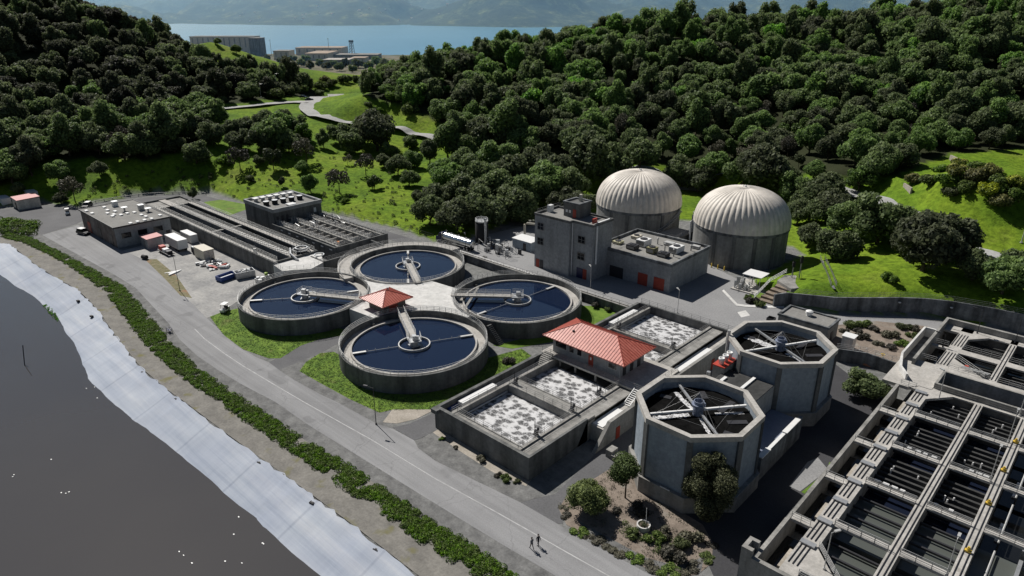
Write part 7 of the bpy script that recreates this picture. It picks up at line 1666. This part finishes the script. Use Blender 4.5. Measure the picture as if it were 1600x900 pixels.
for k, P in FR.items():
    P.sort(key=lambda p: math.hypot(p[0], p[1])); near, rest = P[:quota[k]], P[quota[k]:]
    lb_ = {'right': 'dark oak on the lower front of the right wooded hill', 'left': 'dark tree on the lower face of the left wooded hill'}[k]
    for X, Y, z in near:
        a, b = v2w(X, Y); s = rt.uniform(.9, 1.7)
        tree(rt.choice(['oak0', 'oak1', 'oak2', 'oak3', 'oak4', 'bay0', 'bay1', 'bay2', 'green0', 'grey0', 'green1', 'oak0', 'bay1']), a, b, z - .3, s, rt.uniform(0, 6.28), 'hillside_tree', lb_, 'lower trees of the %s wooded hill' % k, sz=s * rt.uniform(.75, 1.2))
    VV, FF, SS = [], [], []; o = 0; g = np.random.default_rng(9)
    for X, Y, z in rest:
        a, b = v2w(X, Y); V, F, S = LOD[g.integers(0, 6)]; s = g.uniform(.8, 1.7) * (1 if g.random() < .85 else 1.35) * (1 if g.random() < .8 else .6); th = g.uniform(0, 6.28); c, n = math.cos(th), math.sin(th)
        sz = s * g.uniform(.75, 1.25)
        W = np.stack([(V[:, 0] * c - V[:, 1] * n) * s + a, (V[:, 0] * n + V[:, 1] * c) * s + b, V[:, 2] * sz + z - .5], -1)
        S2 = S.copy(); S2[:, 1] = np.clip(g.normal(.5, .32), -.2, 1.3)
        VV.append(W); FF.append(F + o); SS.append(S2); o += len(V)
    if VV:
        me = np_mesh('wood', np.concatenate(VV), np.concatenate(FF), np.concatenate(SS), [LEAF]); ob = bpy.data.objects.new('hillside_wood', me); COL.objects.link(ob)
        tag(ob, {'right': 'dense dark wood covering the upper right hill behind the domed tanks', 'left': 'dense dark wood covering the left hill above the green slope'}[k], 'wood', None, 'stuff')
# trees around the shore town
for i, (px, Y, w) in enumerate(((458, 880, 9), (478, 870, 10), (440, 940, 8), (500, 800, 9), (520, 790, 8), (588, 800, 12), (540, 780, 9), (560, 770, 10), (470, 790, 10), (440, 800, 11), (418, 850, 9), (600, 770, 11), (575, 740, 9), (510, 740, 9), (485, 730, 9), (530, 720, 9), (550, 700, 8), (555, 810, 8), (605, 720, 10), (620, 690, 10))):
    X, _, _ = atY(px, 100, Y); a, b = v2w(X, Y); s = w / 4.6 * .62; tree(rt.choice(['oak0', 'oak2', 'bay1', 'oak3']), a, b, hgt(a, b) - .3, s, rt.uniform(0, 6), 'town_tree', 'dark tree among the halls of the shore town', 'trees of the shore town')
for px, py, w, lb_ in ((304, 66, 10, 'lone small tree on the grassy crest of the left hill'), (340, 70, 12, 'dark bush tree on the right of the grassy crest'), (370, 84, 16, 'dark bush low on the grassy crest')): tree_px(px, py, w, 'oak1', 'crest_tree', lb_)

# shrub bed along the berm: ground cover nobody could count
def scatter(name, poly, n, size, hgt_, mat, label, cat, seed, clump=24, spread=.75, per=None, zf=0.0, gaps=0):
    g = np.random.default_rng(seed); P = np.array(poly); lo, hi = P.min(0), P.max(0); C = []
    while len(C) < n:
        q = g.uniform(lo, hi, (n * 6, 2)); ok = in_poly_np(poly, q[:, 0], q[:, 1])
        if gaps: ok &= fbm(q[:, 0] / 2.6, q[:, 1] / 1.6, 3, seed) > gaps
        C += list(q[ok])
    C = np.array(C[:n]); s0 = g.uniform(.5, 1.35, n)
    c = np.repeat(C, clump, 0); s = np.repeat(s0, clump); tint = np.repeat(g.uniform(.1, .9, n), clump); m = len(c)
    d = g.normal(size=(m, 3)); d[:, 2] = np.abs(d[:, 2]) + .1; d /= np.linalg.norm(d, axis=1)[:, None]
    Q = np.stack([c[:, 0] + d[:, 0] * spread * s, c[:, 1] + d[:, 1] * spread * s, zf + d[:, 2] * hgt_ * s], -1)
    nr = d * .7 + g.normal(size=(m, 3)) * .5; nr /= np.linalg.norm(nr, axis=1)[:, None]
    t1 = np.cross(nr, g.normal(size=(m, 3))); t1 /= np.linalg.norm(t1, axis=1)[:, None]; t2 = np.cross(nr, t1); sz = size * g.uniform(.6, 1.3, m)[:, None]
    V = np.stack([Q - t1 * sz, Q - t2 * sz * .6, Q + t1 * sz, Q + t2 * sz * .6], 1).reshape(-1, 3)
    sh_ = np.repeat(np.clip(.15 + .55 * d[:, 2] + g.normal(size=m) * .18, 0, 1), 4); S = np.stack([sh_, np.repeat(tint, 4), sh_ * 0, sh_ * 0 + 1], -1)  # upward leaves paler: top light put into the clump colour
    me = np_mesh(name, V, np.arange(4 * m).reshape(m, 4), S, [mat]); o = bpy.data.objects.new(name, me); COL.objects.link(o); tag(o, label, cat, None, 'stuff')
_hu = GP(HEDGE_U); hedge = [(p[0] * .8 + q[0] * .2, p[1] * .8 + q[1] * .2) for p, q in ((p, nearest_on(_hu, p)) for p in GP(HEDGE_L))] + _hu[::-1]
cen = np.mean(np.array(hedge), 0)
scatter('shrub_bed', hedge, 3400, .11, .36, LEAFH, 'long strip of low green shrubs between dirt path and gravel, above the white liner', 'shrub bed', 5, 80, .55, gaps=.27)
for i, (poly, n, lb_) in enumerate(((LAWN1, 3600, 'tufted green grass around the leftmost round tank'), (LAWN2, 6000, 'tufted green grass around the nearest round tank'))):
    scatter('grass_tufts', GP(poly), n, .06, .10, GRASSM, lb_, 'grass', 30 + i, 7, .22, zf=.03)
scatter('island_ground_cover', GP(ISLAND), 330, .07, .22, LEAFB, 'dry ground cover and litter between the shrubs of the planting island', 'ground cover', 51, 14, .35, zf=.03, gaps=.42)
scatter('island_herbs', GP([(975, 812), (1000, 838), (1045, 840), (1085, 860), (1070, 885), (1020, 868), (985, 845), (965, 825)]), 130, .08, .28, LEAFH, 'patches of green herbs around the round planter', 'herbs', 52, 18, .4, zf=.03, gaps=.40)
scatter('bank_scrub', GP([(-20, 345), (30, 345), (60, 350), (52, 368), (20, 366), (-20, 362)]), 130, .25, 1.2, LEAFH, 'dark scrub at the left end of the shrub strip, below the rear road', 'scrub', 41, 70, 1.2)
scatter('reed_patch', GP([(70, 474), (88, 490), (94, 506), (84, 496), (66, 478)], PONDZ), 60, .12, .35, GRASSM, 'green weed floating along the pond edge', 'weed', 42, 12, .3, zf=PONDZ)
def slope_tufts():
    """rough herbs on the green slope"""
    g = np.random.default_rng(6); pol = [(60, 300), (330, 250), (420, 240), (520, 235), (600, 255), (700, 310), (680, 370), (600, 348), (500, 326), (380, 312), (300, 300), (120, 318)]
    C = []
    while len(C) < 260:
        px, py = g.uniform(60, 700), g.uniform(235, 372)
        if in_poly_np(pol, np.array([px]), np.array([py]))[0]: C.append(ground_at(px, py))
    V0, F0, S0, _ = leaf_cloud(88, .9, .9, 0, 5, 70, .2, core=False); VV, FF, SS = [], [], []; o = 0
    for a, b, z in C:
        s = g.uniform(.35, 1.0) * (1.6 if g.random() < .08 else 1); S2 = S0.copy(); S2[:, 1] = g.uniform(0, .9); VV.append(V0 * s + np.array([a, b, z])); FF.append(F0 + o); SS.append(S2); o += len(V0)
    me = np_mesh('slope_herbs', np.concatenate(VV), np.concatenate(FF), np.concatenate(SS), [LEAFH]); ob = bpy.data.objects.new('slope_herbs', me); COL.objects.link(ob); tag(ob, 'rough tufts of herbs dotted over the bright green slope', 'herbs', None, 'stuff')
slope_tufts()

# ------------------------------------------------------------------ haze over the bay
m, nt, out = newmat('bay_haze'); vs = nd(nt, 'ShaderNodeVolumeScatter'); vs.inputs['Color'].default_value = (0.30, 0.60, 1.0, 1); vs.inputs['Density'].default_value = HAZE_D; vs.inputs['Anisotropy'].default_value = 0.3
lk(nt, vs.outputs[0], out.inputs['Volume'])
mb = MB(); hz = [v2w(x, y) for x, y in ((-5200, 640), (5200, 640), (5200, 9000), (-5200, 9000))]; mb.prism(hz, -20, 420); struct('haze', mb, m)

# ------------------------------------------------------------------ light, sky, camera
SUN_EL = R(46); SX, SY = -0.984, 0.176
S = Vector((SX * math.cos(SUN_EL), SY * math.cos(SUN_EL), math.sin(SUN_EL)))
sun = bpy.data.lights.new('sun', 'SUN'); sun.energy = SUN_E; sun.angle = R(0.53); sun.color = (1.0, 0.96, 0.90)
so = bpy.data.objects.new('sun', sun); COL.objects.link(so); so.rotation_euler = (-S).to_track_quat('-Z', 'Y').to_euler(); so.location = (0, 0, 200)
w = bpy.data.worlds.new('World'); SC.world = w; w.use_nodes = True; nt = w.node_tree
bg = nt.nodes['Background']; sky = nt.nodes.new('ShaderNodeTexSky'); sky.sky_type = 'NISHITA'; sky.sun_disc = False; sky.sun_elevation = SUN_EL; sky.sun_rotation = math.atan2(SX, SY)
sky.air_density = 1.0; sky.dust_density = 0.6; sky.ozone_density = 1.2
nt.links.new(sky.outputs[0], bg.inputs[0]); bg.inputs[1].default_value = SKY_E
cam = bpy.data.cameras.new('camera'); cam.sensor_width = 36; cam.lens = 36 * FPX / 1600; cam.clip_start = 0.5; cam.clip_end = 20000
co = bpy.data.objects.new('camera', cam); COL.objects.link(co); co.location = (0, 0, CAM_H); co.rotation_euler = (R(90) - PITCH, 0, YAW); SC.camera = co
SC.view_settings.view_transform = 'Standard'; SC.view_settings.look = 'None'; SC.view_settings.exposure = 0; SC.view_settings.gamma = 1
SC.cycles.use_denoising = True; SC.cycles.max_bounces = 6; SC.cycles.transparent_max_bounces = 4; SC.cycles.volume_bounces = 0
SC.cycles.sample_clamp_indirect = 4.0
SC.render.use_persistent_data = False
